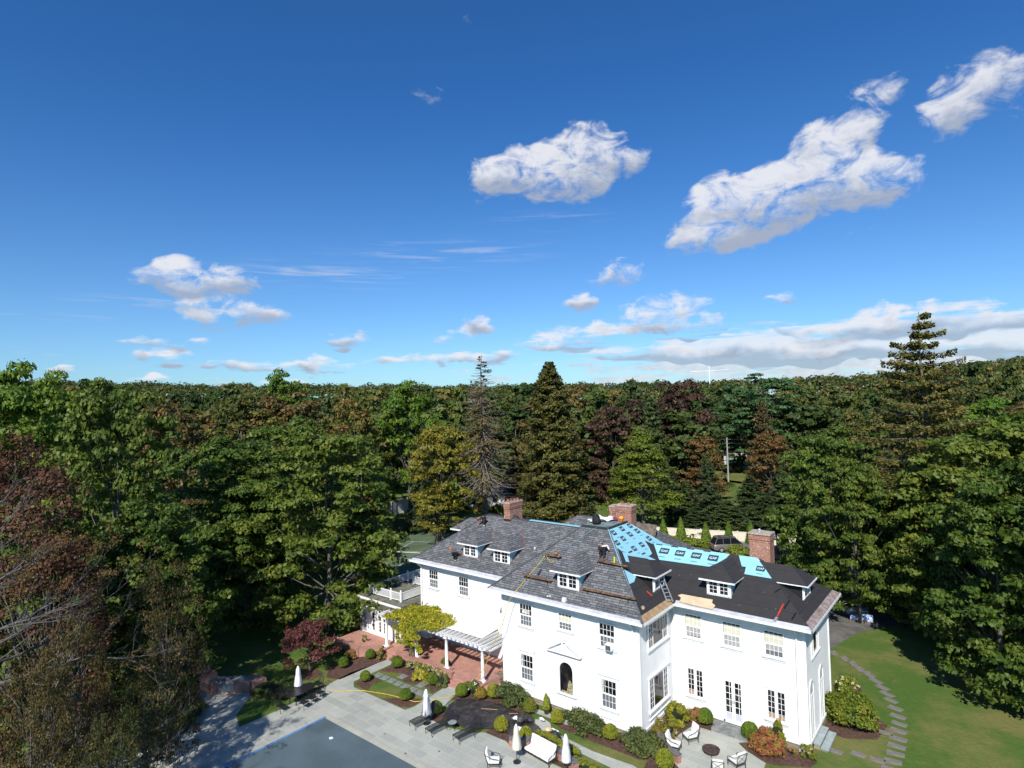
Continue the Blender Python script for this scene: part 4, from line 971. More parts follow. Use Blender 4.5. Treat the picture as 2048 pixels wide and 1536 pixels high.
def lounger(loc, rz, label):
    t = thing('sun_lounger', label, 'sun lounger', loc, rz, 'black lattice sun loungers')
    W2, L1 = .31, 1.25
    b = MB()
    for s in (-1, 1): b.tube([(s * W2, 0, .36), (s * W2, .35, .38), (s * W2, L1, .36)], .02, 6)
    b.tube([(-W2, 0, .36), (W2, 0, .36)], .02, 6); b.tube([(-W2, L1, .36), (W2, L1, .36)], .02, 6)
    for i in range(1, 9): b.bar((-W2 + i * .0695, 0, .365), (-W2 + i * .0695, L1, .365), .028, .008)
    for i in range(1, 17): b.bar((-W2, i * .0735, .374), (W2, i * .0735, .374), .028, .008)
    b.build('seat', BLACKM, t)
    b = MB(); ang = .85; q = lambda u, v: (u, L1 + v * math.cos(ang), .37 + v * math.sin(ang)); H = .78
    for s in (-1, 1): b.tube([q(s * W2, 0), q(s * W2, H)], .02, 6)
    b.tube([q(-W2, H), q(W2, H)], .02, 6)
    for i in range(1, 9): b.bar(q(-W2 + i * .0695, 0), q(-W2 + i * .0695, H), .028, .008)
    for i in range(1, 10): b.bar(q(-W2, i * .078), q(W2, i * .078), .028, .008)
    b.build('backrest', BLACKM, t)
    for (x, y) in ((-W2, .05), (W2, .05), (-W2, L1 - .1), (W2, L1 - .1)):
        b = MB(); b.tube([(x, y, .36), (x, y - .02, .18), (x * 1.05, y + .03, 0)], [.02, .016, .018], 6); b.build('leg', BLACKM, t)
    for s in (-1, 1):
        b = MB(); b.tube([(s * W2, L1 - .35, .37), (s * (W2 + .04), L1 - .35, .52), (s * (W2 + .05), L1 - .05, .58), (s * (W2 + .03), L1 + .2, .58)], .016, 6); b.build('armrest', BLACKM, t)
    return t
lounger((-12.0, -6.9, G0), -.15, 'black lattice sun lounger left of the ragged white umbrella')
lounger((-10.6, -6.85, G0), -.12, 'black lattice sun lounger in the middle, right of the ragged white umbrella')
lounger((-8.75, -6.4, G0), -.18, 'black lattice sun lounger nearest the bottom, furthest right of three')
tb = thing('side_table', 'small round grey metal table between two black sun loungers', 'side table', (-9.9, -5.5, G0))
b_ = MB(); b_.lathe([(.02, .46), (.26, .46), (.27, .48), (.02, .49)], 20); b_.build('tabletop', plain('pewter_top', (.28, .30, .31), .4, .1), tb)
for k in range(3):
    a = k * 2.1; b_ = MB(); b_.tube([(.06 * math.cos(a), .06 * math.sin(a), .46), (.10 * math.cos(a), .10 * math.sin(a), .25), (.22 * math.cos(a), .22 * math.sin(a), 0)], .014, 6); b_.build('leg', BLACKM, tb)
def armchair(loc, rz, label, width=.62, n=1, group='white cushioned armchairs on the small patio', name='patio_armchair', cat='armchair'):
    t = thing(name, label, cat, loc, rz, group)
    w2 = width / 2; D = .66; fm = plain('bronze_frame', (.045, .04, .035), .45)
    b = MB()
    b.box(-w2, 0, .26, w2, .03, .30); b.box(-w2, D - .03, .26, w2, D, .30); b.box(-w2, .03, .26, -w2 + .03, D - .03, .30); b.box(w2 - .03, .03, .26, w2, D - .03, .30)
    b.build('seat_frame', fm, t)
    b = MB(); bl = lambda u, v: (u, D + .16 * v, .30 + v * .58)
    for s in (-1, 1): b.tube([bl(s * w2, 0), bl(s * w2, 1)], .018, 6)
    b.tube([bl(-w2, 1), bl(w2, 1)], .018, 6); b.tube([bl(-w2, .08), bl(w2, .08)], .015, 6)
    for i in range(n):
        a0 = -w2 + width * i / n; a1 = -w2 + width * (i + 1) / n
        b.tube([bl(a0, .1), bl(a1, .98)], .012, 5); b.tube([bl(a1, .1), bl(a0, .98)], .012, 5)
    b.build('back_frame', fm, t)
    for (x, y) in ((-w2, .03), (w2, .03), (-w2, D), (w2, D)):
        b = MB(); b.bar((x, y, 0), (x, y, .28), .032, .032, up=(1, 0, 0)); b.build('leg', fm, t)
    for s in (-1, 1):
        b = MB(); b.tube([(s * w2, .03, .28), (s * w2, .02, .48), (s * w2, .12, .54), (s * w2, .45, .60), bl(s * w2, .85)], .018, 6); b.build('armrest', fm, t)
    for i in range(n):
        a0 = -w2 + .03 + (width - .06) * i / n; a1 = -w2 + .03 + (width - .06) * (i + 1) / n - .012
        o = rbox(a0, .02, .30, a1, D - .02, .44, .05, 'seat_cushion', CUSH, t)
        b = MB(); c = Vector(((a0 + a1) / 2, D - .07 + .08, .30 + .12 + .24)); b.obox(c, (((a1 - a0) / 2), 0, 0), Vector((0, .16, .58)).normalized() * .30, Vector((0, -.58, .16)).normalized() * .07)
        o = b.build('back_cushion', CUSH, t); bevel(o, .05)
    return t
def bevel(o, r, seg=3):
    md = o.modifiers.new('b', 'BEVEL'); md.width = r; md.segments = seg; md.limit_method = 'NONE'
    o.data.polygons.foreach_set('use_smooth', [True] * len(o.data.polygons))
def rbox(x0, y0, z0, x1, y1, z1, r, name, m, parent):
    b = MB(); b.box(x0, y0, z0, x1, y1, z1); o = b.build(name, m, parent); bevel(o, r); return o
armchair((1.95, 1.55, G0), 2.55 - 3.14, 'white cushioned reclining armchair nearest the flower bed on the small patio')
armchair((2.1, .55, G0), 1.75 + .0, 'white armchair with crossed back bars beside the curved low wall')
armchair((4.35, .15, G0), 3.5, 'white armchair at the bottom edge of the small patio, back to the camera')
armchair((4.75, 1.15, G0), 4.25, 'white armchair right of the fire bowl in front of the red-leaved shrub')
armchair((-3.9, -5.05, G0), -.12, 'long white cushioned outdoor sofa against the curved brick seat wall', 1.9, 3, None, 'outdoor_sofa', 'sofa')
armchair((-5.2, -6.55, G0), 2.2, 'black chair with crossed back bars and white cushion left of the sofa', .62, 1, None)
fb = thing('fire_bowl', 'dark round fire bowl with ashes in the middle of the small patio', 'fire bowl', (3.55, 1.3, G0))
b_ = MB(); b_.lathe([(.30, .10), (.44, .22), (.48, .30), (.44, .31), (.38, .27), (.24, .20), (.01, .19)], 28); b_.build('bowl', plain('rusty_iron', (.07, .045, .04), .7, .3, 6), fb, True)
b_ = MB(); b_.lathe([(.01, .215), (.22, .21), (.30, .235)], 18); b_.build('ash', plain('ash_bed', (.08, .05, .045), .9, .5, 14), fb)
for k in range(4):
    a = k * 1.57 + .4; b_ = MB(); b_.bar((.3 * math.cos(a), .3 * math.sin(a), .13), (.36 * math.cos(a), .36 * math.sin(a), 0), .03, .03, up=(1, 0, 0)); b_.build('leg', BLACKM, fb)
# dining set in the shade
dt = thing('dining_table', 'long black oval dining table in dappled tree shade', 'table', (-20.9, -9.0, G0), -1.35)
b_ = MB(); n = 28; b_.lathe([(.02, .68), (.55, .68), (.57, .70), (.55, .72), (.02, .72)], n)
for i, v in enumerate(b_.v): b_.v[i] = (v[0] * 2.0, v[1], v[2])
b_.build('tabletop', BLACKM, dt)
for x in (-.7, .7):
    for y in (-.3, .3): b_ = MB(); b_.bar((x, y, 0), (x * .9, y * .9, .68), .05, .05, up=(1, 0, 0)); b_.build('leg', BLACKM, dt)
def dchair(loc, rz, lb):
    t = thing('dining_chair', lb, 'chair', loc, rz, 'black chairs round the dining table')
    b = MB(); b.box(-.23, -.02, .40, .23, .42, .43); b.build('seat', BLACKM, t)
    b = MB()
    for s in (-1, 1): b.tube([(s * .22, .42, .42), (s * .22, .50, .85)], .016, 6)
    b.tube([(-.22, .50, .85), (.22, .50, .85)], .018, 6)
    for i in range(4): u = -.15 + .1 * i; b.tube([(u, .43, .44), (u, .495, .84)], .01, 5)
    b.build('backrest', BLACKM, t)
    for (x, y) in ((-.22, 0), (.22, 0), (-.22, .42), (.22, .42)): b = MB(); b.tube([(x, y, .42), (x * 1.06, y, 0)], .016, 6); b.build('leg', BLACKM, t)
    for s in (-1, 1): b = MB(); b.tube([(s * .23, .02, .42), (s * .24, .03, .60), (s * .24, .3, .63), (s * .22, .46, .62)], .013, 5); b.build('armrest', BLACKM, t)
ca, sa_ = math.cos(-1.35), math.sin(-1.35)
for ci, (u, v, a) in enumerate(((-.75, -.85, 3.14), (0, -.9, 3.14), (.75, -.85, 3.14), (-.75, .85, 0), (0, .9, 0), (.75, .85, 0), (-1.45, 0, 1.57), (1.45, 0, -1.57))):
    dchair((-20.9 + u * ca - v * sa_, -9.0 + u * sa_ + v * ca, G0), -1.35 + a + random.uniform(-.15, .15), ['black metal dining chair on the lawn side, nearest the house', 'middle black metal dining chair on the lawn side', 'black metal dining chair on the lawn side, furthest from the house', 'black metal dining chair on the pool side, nearest the house', 'middle black metal dining chair on the pool side', 'black metal dining chair on the pool side, furthest from the house', 'black metal dining chair at the table end nearest the house', 'black metal dining chair at the table end furthest from the house'][ci])
# curved brick seat walls with bluestone caps
def seatwall(pts, label, h=.42, th=.28, name='seat_wall'):
    t = thing(name, label, 'garden wall')
    lowwall('brick_face', pts, G0, G0 + h, th, BRICK, t, plain('dark_bluestone_cap', (.15, .145, .145), .7, .15), .05)
def arc(cx, cy_, r, a0, a1, n=9): return [(cx + r * math.cos(a0 + (a1 - a0) * i / n), cy_ + r * math.sin(a0 + (a1 - a0) * i / n)) for i in range(n + 1)]
seatwall([(-6.05, -4.75), (-5.6, -4.35), (-5.0, -4.1), (-4.2, -3.98), (-3.3, -4.0), (-2.4, -4.15), (-1.6, -4.45)], 'low curved brick wall with grey stone cap behind the white sofa')
seatwall([(.95, 2.0), (.62, 1.55), (.62, 1.1), (.85, .6), (1.3, .1), (1.85, -.3), (2.5, -.55)], 'low curved brick wall with grey stone cap around the small patio')
# outdoor kitchen
ok = thing('outdoor_kitchen', 'brick outdoor kitchen with fireplace chimney in deep shade', 'outdoor kitchen')
b_ = MB(); b_.box(-29.6, -12.9, G0, -27.2, -11.7, .9); b_.box(-29.0, -12.8, .9, -27.8, -11.9, 1.5); b_.box(-28.7, -12.6, 1.5, -28.1, -12.1, 2.5); b_.build('fireplace', BRICK, ok)
b_ = MB(); b_.box(-28.9, -12.93, G0 + .1, -27.9, -12.89, .45); b_.build('firebox', plain('firebox_black', (.006, .006, .006), .9), ok)  # flat near-black panel on the front marks the firebox opening
b_ = MB(); b_.bar((-27.2, -12.0, .0), (-25.0, -10.3, .0), .75, .8); b_.build('counter', BRICK, ok)
b_ = MB(); b_.bar((-27.3, -12.1, .44), (-24.9, -10.2, .44), .85, .06); b_.bar((-29.75, -12.98, .93), (-27.1, -12.98, .93), .2, .05); b_.build('countertop', plain('grey_stone_top', (.26, .27, .27), .6, .3, 4), ok)
b_ = MB(); b_.bar((-26.6, -12.02, .05), (-25.6, -11.25, .05), .05, .55); b_.build('grill_front', plain('brushed_blue_steel', (.22, .30, .38), .3, .1, 5, metal=.6), ok)
b_ = MB(); b_.box(-25.1, -10.5, G0, -24.3, -9.6, .45); b_.build('pier', BRICK, ok)
# tarp with debris
rs = np.random.default_rng(3)
def crumple(name, poly, z, amp, m, seed=0, res=46, th=.02):
    r = np.random.default_rng(seed); xs = [p[0] for p in poly]; ys = [p[1] for p in poly]
    gx = np.linspace(min(xs), max(xs), res); gy = np.linspace(min(ys), max(ys), int(res * .7))
    def inside(x, y):
        c = False; n = len(poly)
        for i in range(n):
            (x1, y1), (x2, y2) = poly[i], poly[(i + 1) % n]
            if (y1 > y) != (y2 > y) and x < (x2 - x1) * (y - y1) / (y2 - y1) + x1: c = not c
        return c
    X, Y = np.meshgrid(gx, gy, indexing='ij'); Z = np.zeros_like(X)
    for k in range(26):
        a = r.uniform(0, 3.14); f = r.uniform(1.2, 7); ph = r.uniform(0, 6.28)
        Z += np.abs(np.sin((X * np.cos(a) + Y * np.sin(a)) * f + ph + .8 * np.sin(X * 1.3 + ph))) * r.uniform(.3, 1) / f
    Z = z + amp * (Z - Z.min()) / (Z.max() - Z.min() + 1e-6)
    V = np.stack([X, Y, Z], -1).reshape(-1, 3); ny = len(gy); F_ = []
    for i in range(len(gx) - 1):
        for j in range(ny - 1):
            if inside((gx[i] + gx[i + 1]) / 2, (gy[j] + gy[j + 1]) / 2): F_.append((i * ny + j, (i + 1) * ny + j, (i + 1) * ny + j + 1, i * ny + j + 1))
    o = npmesh(name, V, np.array(F_), m, smooth=False)
    md = o.modifiers.new('s', 'SOLIDIFY'); md.thickness = th
    return o
TARPM = plain('black_plastic', (.045, .04, .042), .42, .3, 3, bump=.6, bscale=9, spec=.5)
tag(crumple('tarp', [(-11.5, -4.5), (-12.05, -3.6), (-12.1, -2.75), (-11.6, -2.35), (-9.5, -1.55), (-7.6, -1.75), (-6.76, -1.81), (-6.0, -2.2), (-5.3, -2.45), (-5.2, -2.7), (-5.95, -3.4), (-6.6, -3.9), (-7.9, -4.1), (-9.6, -5.0), (-11.0, -4.9)], G0 + .03, .14, TARPM, 5, 70), 'large crumpled black plastic tarp spread over the garden bed', 'tarp')
tag(crumple('tarp_heap', [(-7.3, -2.3), (-6.9, -1.7), (-6.3, -1.9), (-6.35, -2.7), (-6.9, -2.9)], G0 + .12, .55, TARPM, 9, 26), 'bunched heap of black plastic at the right end of the tarp', 'tarp')
for i, (x, y, s, lb) in enumerate([(-8.0, -3.0, .30, 'white torn wrapping lying alone on the middle of the black tarp'), (-7.2, -2.55, .42, 'large torn white wrapping on the tarp behind the round bush'), (-7.0, -2.1, .28, 'small white wrapping near the far edge of the black tarp'), (-6.35, -3.3, .38, 'white torn wrapping hanging above the cream umbrella'), (-10.1, -.62, .2, 'white rag caught on the shrub beside the round boxwood'), (-5.9, -1.7, .24, 'white crumpled wrapping on the bed edge beside the grey path')]):
    pts = [(x + s * math.cos(a) * random.uniform(.45, 1.1), y + .7 * s * math.sin(a) * random.uniform(.45, 1.1)) for a in [k * .785 for k in range(8)]]
    tag(crumple('wrapping_sheet', pts, G0 + (.2 if i != 4 else .75), .16, WHC, 20 + i, 16), lb, 'plastic sheet', 'white wrapping scraps')
for p, q, lb in (((-9.9, -2.9, G0 + .22), (-8.9, -2.4, G0 + .24), 'faded thin wooden lath at the left on the black tarp'), ((-8.0, -2.35, G0 + .24), (-7.4, -1.9, G0 + .25), 'thin tan wooden lath lying on the black tarp by the shrubs')):
    b_ = MB(); b_.bar(p, q, .05, .02); tag(b_.build('wooden_lath', PLY), lb, 'lath', 'laths on the tarp')
# bags and buckets beside the path
def lump(name, loc, r, m, label, cat, sq=1.0, seed=0):
    bm = bmesh.new(); bmesh.ops.create_icosphere(bm, subdivisions=3, radius=1)
    rr = random.Random(seed); ph = [rr.uniform(0, 6) for _ in range(6)]
    for v in bm.verts:
        n = v.co.copy(); f = 1 + .16 * math.sin(n.x * 5 + ph[0]) * math.sin(n.y * 4 + ph[1]) + .1 * math.sin(n.z * 9 + ph[2] + n.x * 7)
        v.co = Vector((n.x * r[0] * f, n.y * r[1] * f, max(n.z, -.55) * r[2] * f))
    me = bpy.data.meshes.new(name); bm.to_mesh(me); bm.free(); me.materials.append(m); me.polygons.foreach_set('use_smooth', [True] * len(me.polygons))
    o = bpy.data.objects.new(name, me); col.objects.link(o); o.location = loc; tag(o, label, cat); return o
lump('cloth_bag', (-4.65, -2.85, G0 + .25), (.2, .18, .32), plain('red_cloth', (.45, .03, .03), .8), 'red cloth bag in the heap of gear beside the grey path', 'bag', seed=1)
lump('straw_hat', (-4.62, -2.85, G0 + .58), (.2, .2, .10), plain('straw', (.60, .50, .30), .8), 'pale straw hat lying on the red bag', 'hat', seed=2)
lump('plastic_bag', (-4.6, -3.25, G0 + .12), (.3, .16, .16), plain('blue_plastic', (.02, .16, .55), .5), 'bright blue bag at the left foot of the gear heap', 'bag', seed=3)
lump('plastic_bag', (-3.75, -3.2, G0 + .12), (.28, .2, .18), plain('blue_plastic', (.02, .16, .55), .5), 'bright blue bag at the right foot of the gear heap', 'bag', seed=4)
lump('rubbish_bag', (-4.15, -2.85, G0 + .25), (.36, .26, .36), plain('dark_green_bag', (.02, .03, .025), .5), 'dark bulging bag between the red and blue bags', 'bag', seed=5)
b_ = MB(); b_.bar((-4.45, -2.7, G0 + .62), (-3.95, -2.72, G0 + .6), .08, .03); tag(b_.build('white_board', WHITE2), 'short white board laid across the top of the dark bag', 'board')

# ---- roofing gear
def plank(p, q, zf, label, w_=.24, br=True):
    P_ = Vector((p[0], p[1], zf(*p))); Q = Vector((q[0], q[1], zf(*q)))
    t = thing('roof_plank', label, 'plank', (0, 0, 0), 0, 'walk planks on roof brackets')
    b = MB(); b.bar(P_ + Uz * .16 + Vector((0, -.08, 0)), Q + Uz * .16 + Vector((0, -.08, 0)), w_, .045); b.build('board', DARKWOOD, t)
    for k in (.12, .88):
        c_ = P_.lerp(Q, k); b = MB(); b.bar(c_ + Vector((0, .1, .1)), c_ + Vector((0, -.2, .12)), .03, .03); b.bar(c_ + Vector((0, -.2, .12)), c_ + Vector((0, -.18, -.14)), .03, .03); b.build('bracket', BLACKM, t)
plank((-7.79, 1.79), (-6.51, 1.81), zMF, 'short brown plank high on the grey roof with an orange tool on it')
plank((-8.59, .36), (-6.27, .35), zMF, 'brown plank on the grey roof left of the right front dormer')
plank((-3.77, 1.97), (-1.58, 1.92), zMF, 'orange brown plank under the feet of the white-shirted roofer')
plank((-3.87, .29), (-.22, .30), zMF, 'longest plank, low on the grey roof right of the dormer')
b_ = MB(); b_.bar((-7.6, .95, zMF(0, .95) + .05), (-7.55, .45, zMF(0, .45) + .25), .12, .03); tag(b_.build('loose_board', plain('grey_board', (.05, .045, .05), .8)), 'dark short board leaning on the left lower roof plank', 'board')
lump('orange_tool', (-7.0, 1.85, zMF(0, 1.85) + .26), (.14, .1, .1), plain('orange_rust', (.40, .14, .03), .6), 'small orange tool resting on the short upper plank', 'tool', seed=7)
b_ = MB(); b_.lathe([(.055, 0), (.055, .3), (.03, .33), (.03, .38), (.0, .38)], 12); o = b_.build('spray_can', plain('yellow_green_can', (.55, .70, .04), .4)); o.location = (-2.55, 1.95, zMF(0, 1.95) + .20); tag(o, 'yellow green spray can standing on the orange plank', 'can')
# yellow air hose from the roof down to the terrace and across the deck
hs = [(-7.75, 1.72, 8.95), (-7.95, 1.2, 8.42), (-8.3, .4, 7.72), (-8.62, -.67, 6.86), (-9.0, -.85, 6.3), (-9.6, -.9, 4.6), (-10.55, -.95, 2.9), (-11.2, -1.0, 1.4), (-11.9, -1.3, .35), (-12.5, -1.9, -.2), (-13.0, -2.8, G0 + .03), (-13.4, -3.6, G0 + .05), (-14.3, -4.6, G0 + .05), (-16.5, -5.0, G0 + .05), (-18.5, -5.7, G0 + .05), (-20.0, -7.0, G0 + .05), (-20.7, -7.9, G0 + .06), (-22.6, -9.1, G0 + .05)]
b_ = MB(); b_.tube(hs, .022, 6); tag(b_.build('air_hose', plain('yellow_hose', (.60, .45, .06), .5)), 'long yellow air hose running from the roof down across the terrace and pool deck', 'hose')
b_ = MB(); b_.tube([(-7.75, 1.7, 8.98), (-7.4, 1.5, 8.75), (-7.1, 1.35, 8.6), (-6.85, 1.45, 8.7)], .02, 6); tag(b_.build('air_hose', MATS['yellow_hose']), 'short loop of yellow hose hanging below the upper plank', 'hose')
b_ = MB(); b_.tube([(-5.0, 4.0, 10.75), (-6.2, 2.8, 9.72), (-7.9, 1.4, 8.55), (-8.0, .3, 7.65), (-8.4, -.5, 6.98)], .012, 5); tag(b_.build('safety_rope', plain('pale_blue_rope', (.22, .36, .45), .7)), 'thin pale blue safety rope trailing down the grey slope from the roof deck', 'rope')
# ladder on the right slope, up to the corner dormer
ld = thing('ladder', 'aluminium ladder leaning from the inner eave up to the corner dormer', 'ladder')
ALU = plain('aluminium', (.48, .50, .52), .35, .1, 4, metal=.5)
P0, P1 = Vector((.62, 3.05, 6.95)), Vector((-.42, 3.75, 8.42)); sd_ = Vector((.55, .75, 0)).normalized() * .19
for s in (-1, 1): b_ = MB(); b_.bar(P0 + sd_ * s, P1 + sd_ * s, .05, .08); b_.build('rail', ALU, ld)
for i in range(8): c_ = P0.lerp(P1, (i + .5) / 8); b_ = MB(); b_.bar(c_ - sd_, c_ + sd_, .035, .035); b_.build('rung', ALU, ld)
b_ = MB(); sheet(b_, zRF, [(.75, 3.95), (.95, 4.06), (2.9, 4.08), (2.92, 3.88), (3.15, 3.78), (3.08, 3.52), (.98, 3.58), (1.0, 3.85)], .10, .04); tag(b_.build('cardboard_sheet', plain('tan_card', (.62, .46, .30), .8, .08)), 'long tan board lying on the black eave beside the ladder', 'board')
pb = thing('pry_bar', 'long red shingle bar lying on the black felt near the right eave', 'pry bar')
b_ = MB(); b_.bar((6.62, 3.85, zRF(0, 3.85) + .08), (6.78, 4.65, zRF(0, 4.65) + .08), .055, .05); b_.build('handle', plain('red_handle', (.65, .06, .03), .5), pb)
b_ = MB(); b_.bar((6.55, 3.6, zRF(0, 3.6) + .07), (6.62, 3.85, zRF(0, 3.85) + .07), .16, .03); b_.build('blade', ALU, pb)
b_ = MB(); b_.bar((-.42, 2.06, zMX(-.42, 0) + .06), (-.12, 2.14, zMX(-.12, 0) + .06), .06, .05); tag(b_.build('red_tool', MATS['red_handle']), 'small red hand tool on the black slope left of the ladder', 'tool')
b_ = MB(); b_.lathe([(.10, 0), (.12, .12), (.05, .16), (.02, .2)], 10); o = b_.build('roof_flange', plain('rust_white', (.5, .4, .32), .6, .3, 9)); o.location = (.12, .42, zMX(.12, 0)); tag(o, 'small round metal flange on the black corner near the front eave', 'flange')
b_ = MB(); b_.lathe([(.07, 0), (.08, .1), (.06, .16), (.01, .17)], 10); o = b_.build('vent_pipe', plain('white_pvc', (.7, .65, .6), .5)); o.location = (-10.3, 3.85, zLF(0, 3.85)); tag(o, 'small pale pipe vent on the grey slope right of the second dormer', 'vent')
b_ = MB(); b_.obox((-4.8, -.5, 7.05), (.12, 0, 0), (0, .09, 0), (0, .02, .12)); tag(b_.build('white_carton', WHITE2), 'small white carton on the front eave above the arched window', 'carton')
for i, (x, y) in enumerate([(-6.1, -.45), (-5.95, -.42)]): lump('white_rag', (x, y, zMF(0, y) + .05), (.07, .05, .04), WHC, ['tiny white rag on the front gutter, the left one of two', 'tiny white rag on the front gutter, the right one of two'][i], 'rag', seed=40 + i)['group'] = 'rags on the gutter'
# on the roof deck
rc = thing('bucket', 'yellow and orange bucket at the right end of the roof deck', 'bucket', (-4.45, 6.45, 10.74))
b_ = MB(); b_.lathe([(.13, 0), (.16, .34), (.15, .34), (.12, .03), (.0, .03)], 18); b_.build('body', plain('yellow_bucket', (.75, .42, .02), .4), rc, True)
b_ = MB(); b_.lathe([(.148, .08), (.162, .25), (.166, .25), (.152, .08)], 18); b_.build('label_band', plain('orange_band', (.7, .12, .02), .5), rc)
tag(crumple('white_sheeting', [(-6.1, 4.6), (-5.2, 5.6), (-4.8, 6.5), (-5.6, 6.6), (-6.15, 5.8)], 10.78, .4, WHC, 31, 26), 'heap of white sheeting on the flat roof deck', 'sheeting')
lump('black_backpack', (-5.5, 4.75, 11.0), (.32, .26, .42), plain('black_cloth', (.012, .012, .016), .8), 'bulging black bag standing on the roof deck in front of white sheeting', 'bag', seed=11)
lump('maroon_jacket', (-5.0, 6.35, 10.88), (.35, .14, .13), plain('maroon_cloth', (.15, .03, .06), .8), 'maroon jacket on the roof deck beside the bucket', 'jacket', seed=12)
# air conditioner in the upper window
ac = thing('air_conditioner', 'white window air conditioner with dark grille under the upper right front window', 'air conditioner', (-1.82, 0, 4.55))
rbox(-.22, -.42, .02, .22, -.03, .40, .02, 'case', WHITE2, ac)
b_ = MB(); b_.box(-.17, -.428, .06, .17, -.4215, .33); b_.build('grille', plain('dark_grille', (.10, .10, .095), .6, .2, 30), ac)
# potted topiary
pt = thing('potted_topiary', 'small cone evergreen in a dark pot against the front foundation', 'potted plant', (-6.35, -.6, G0))
b_ = MB(); b_.lathe([(.13, 0), (.2, .28), (.23, .3), (.2, .31), (.17, .27), (.0, .27)], 16); b_.build('pot', plain('dark_pot', (.05, .03, .025), .5), pt)

# ---- vehicles
def car(loc, rz, label, paint, L=4.7, W=1.85, H=1.7, van=True):
    t = thing('parked_car', label, 'car', loc, rz)
    w2 = W / 2
    prof = [(0, .35), (0.02, .85), (.25, 1.0), (1.1, 1.08), (L - .35, 1.05), (L - .02, .9), (L, .4)]
    def sec(y, z, inset=0): return [(-w2 + inset, y, z), (w2 - inset, y, z)]
    rings = []
    for (y, zl, zh, ins) in ((0, .42, .75, .18), (.12, .3, .86, .06), (.9, .28, .98, .0), (1.6, .28, 1.04, 0), (L - .8, .28, 1.06, 0), (L - .1, .3, 1.0, .04), (L, .42, .9, .14)):
        rings.append([(-w2 + ins, y, zl), (w2 - ins, y, zl), (w2 - ins * .5, y, (zl + zh) / 2), (w2 - ins - .06, y, zh), (-w2 + ins + .06, y, zh), (-w2 + ins * .5, y, (zl + zh) / 2)])
    b = MB(); vs = [v for r in rings for v in r]; n = 6
    fs = [tuple(range(5, -1, -1)), tuple(range(len(vs) - 6, len(vs)))] + [(i * n + k, i * n + (k + 1) % n, (i + 1) * n + (k + 1) % n, (i + 1) * n + k) for i in range(len(rings) - 1) for k in range(n)]
    b.add(vs, fs); o = b.build('body', paint, t); bevel(o, .05, 2)
    y0, y1, y2, y3 = 1.05, 1.95, L - .55, L - .12
    b = MB(); a = w2 - .08; c_ = w2 - .26
    vs = [(-a, y0, 1.0), (a, y0, 1.0), (c_, y1, H), (-c_, y1, H), (-a, y3, 1.02), (a, y3, 1.02), (c_, y2, H - .03), (-c_, y2, H - .03)]
    b.add(vs, [(0, 1, 2, 3), (5, 4, 7, 6), (1, 5, 6, 2), (4, 0, 3, 7), (3, 2, 6, 7)]); b.build('cabin_glass', plain('car_glass', (.01, .012, .016), .08, .1, 1, spec=.6), t)
    b = MB(); b.box(-c_ - .03, y1 - .1, H - .02, c_ + .03, y2 + .03, H + .03)
    for s in (-1, 1):
        for ya, yb in ((y0, y1), (y3, y2)): b.bar((s * a, ya, 1.0), (s * c_, yb, H), .07, .07)
        for ym in (y1 + .65, y1 + 1.6): b.bar((s * (a + .005), ym, 1.0), (s * (c_ + .01), ym, H), .05, .03)
    b.build('roof_frame', paint, t)
    b = MB()
    for s in (-1, 1): b.bar((s * (c_ - .05), y1 + .1, H + .08), (s * (c_ - .05), y2 - .1, H + .08), .04, .04)
    for ym in (y1 + .5, y2 - .5): b.bar((-c_ + .05, ym, H + .09), (c_ - .05, ym, H + .09), .04, .03)
    b.build('roof_rack', BLACKM, t)
    for s in (-1, 1):
        for y in (.85, L - .95):
            wb = MB(); wb.lathe([(.0, -.1), (.33, -.1), (.34, 0), (.33, .1), (.0, .1)], 20); wh = wb.build('wheel', plain('tyre', (.015, .015, .015), .8), t, True)
            wh.rotation_euler = (0, math.pi / 2, 0); wh.location = (s * (w2 - .08), y, .34)
            wb = MB(); wb.lathe([(.0, .10), (.2, .105), (.21, .11), (.0, .125)] if s > 0 else [(.0, -.10), (.2, -.105), (.21, -.11), (.0, -.125)], 12); wb.build('rim', ALU, wh)
        b = MB(); b.box(s * (w2 - .30) - .11, L - .03, .72, s * (w2 - .30) + .11, L + .012, 1.0); b.build('tail_light', plain('tail_red', (.45, .02, .02), .3), t)
        b = MB(); b.box(s * (w2 - .35) - .14, -.012, .58, s * (w2 - .35) + .14, .05, .72); b.build('headlight', plain('lamp_glass', (.6, .6, .62), .2), t)
        b = MB(); b.box(s * (w2 + .08) - .09, y0 + .1, .98, s * (w2 + .08) + .09, y0 + .2, 1.12); b.build('mirror', paint, t)
    return t
SILV = plain('champagne_paint', (.26, .24, .21), .3, .05, 1, metal=.5); NAVY = plain('dark_navy_paint', (.008, .012, .03), .18, .05, 1, spec=.6)
car((-8.7, 47.2, G0), 2.29, 'champagne minivan with roof rack parked by the white fence', SILV, 4.8, 1.9, 1.78)
car((-5.6, 45.8, G0), -2.36, 'dark navy minivan parked beside the right chimney', NAVY, 4.8, 1.9, 1.7)
car((22.5, 52.0, G0), .4, 'white car barely glimpsed through the trees at the right edge', WHITE2, 4.5, 1.8, 1.5)
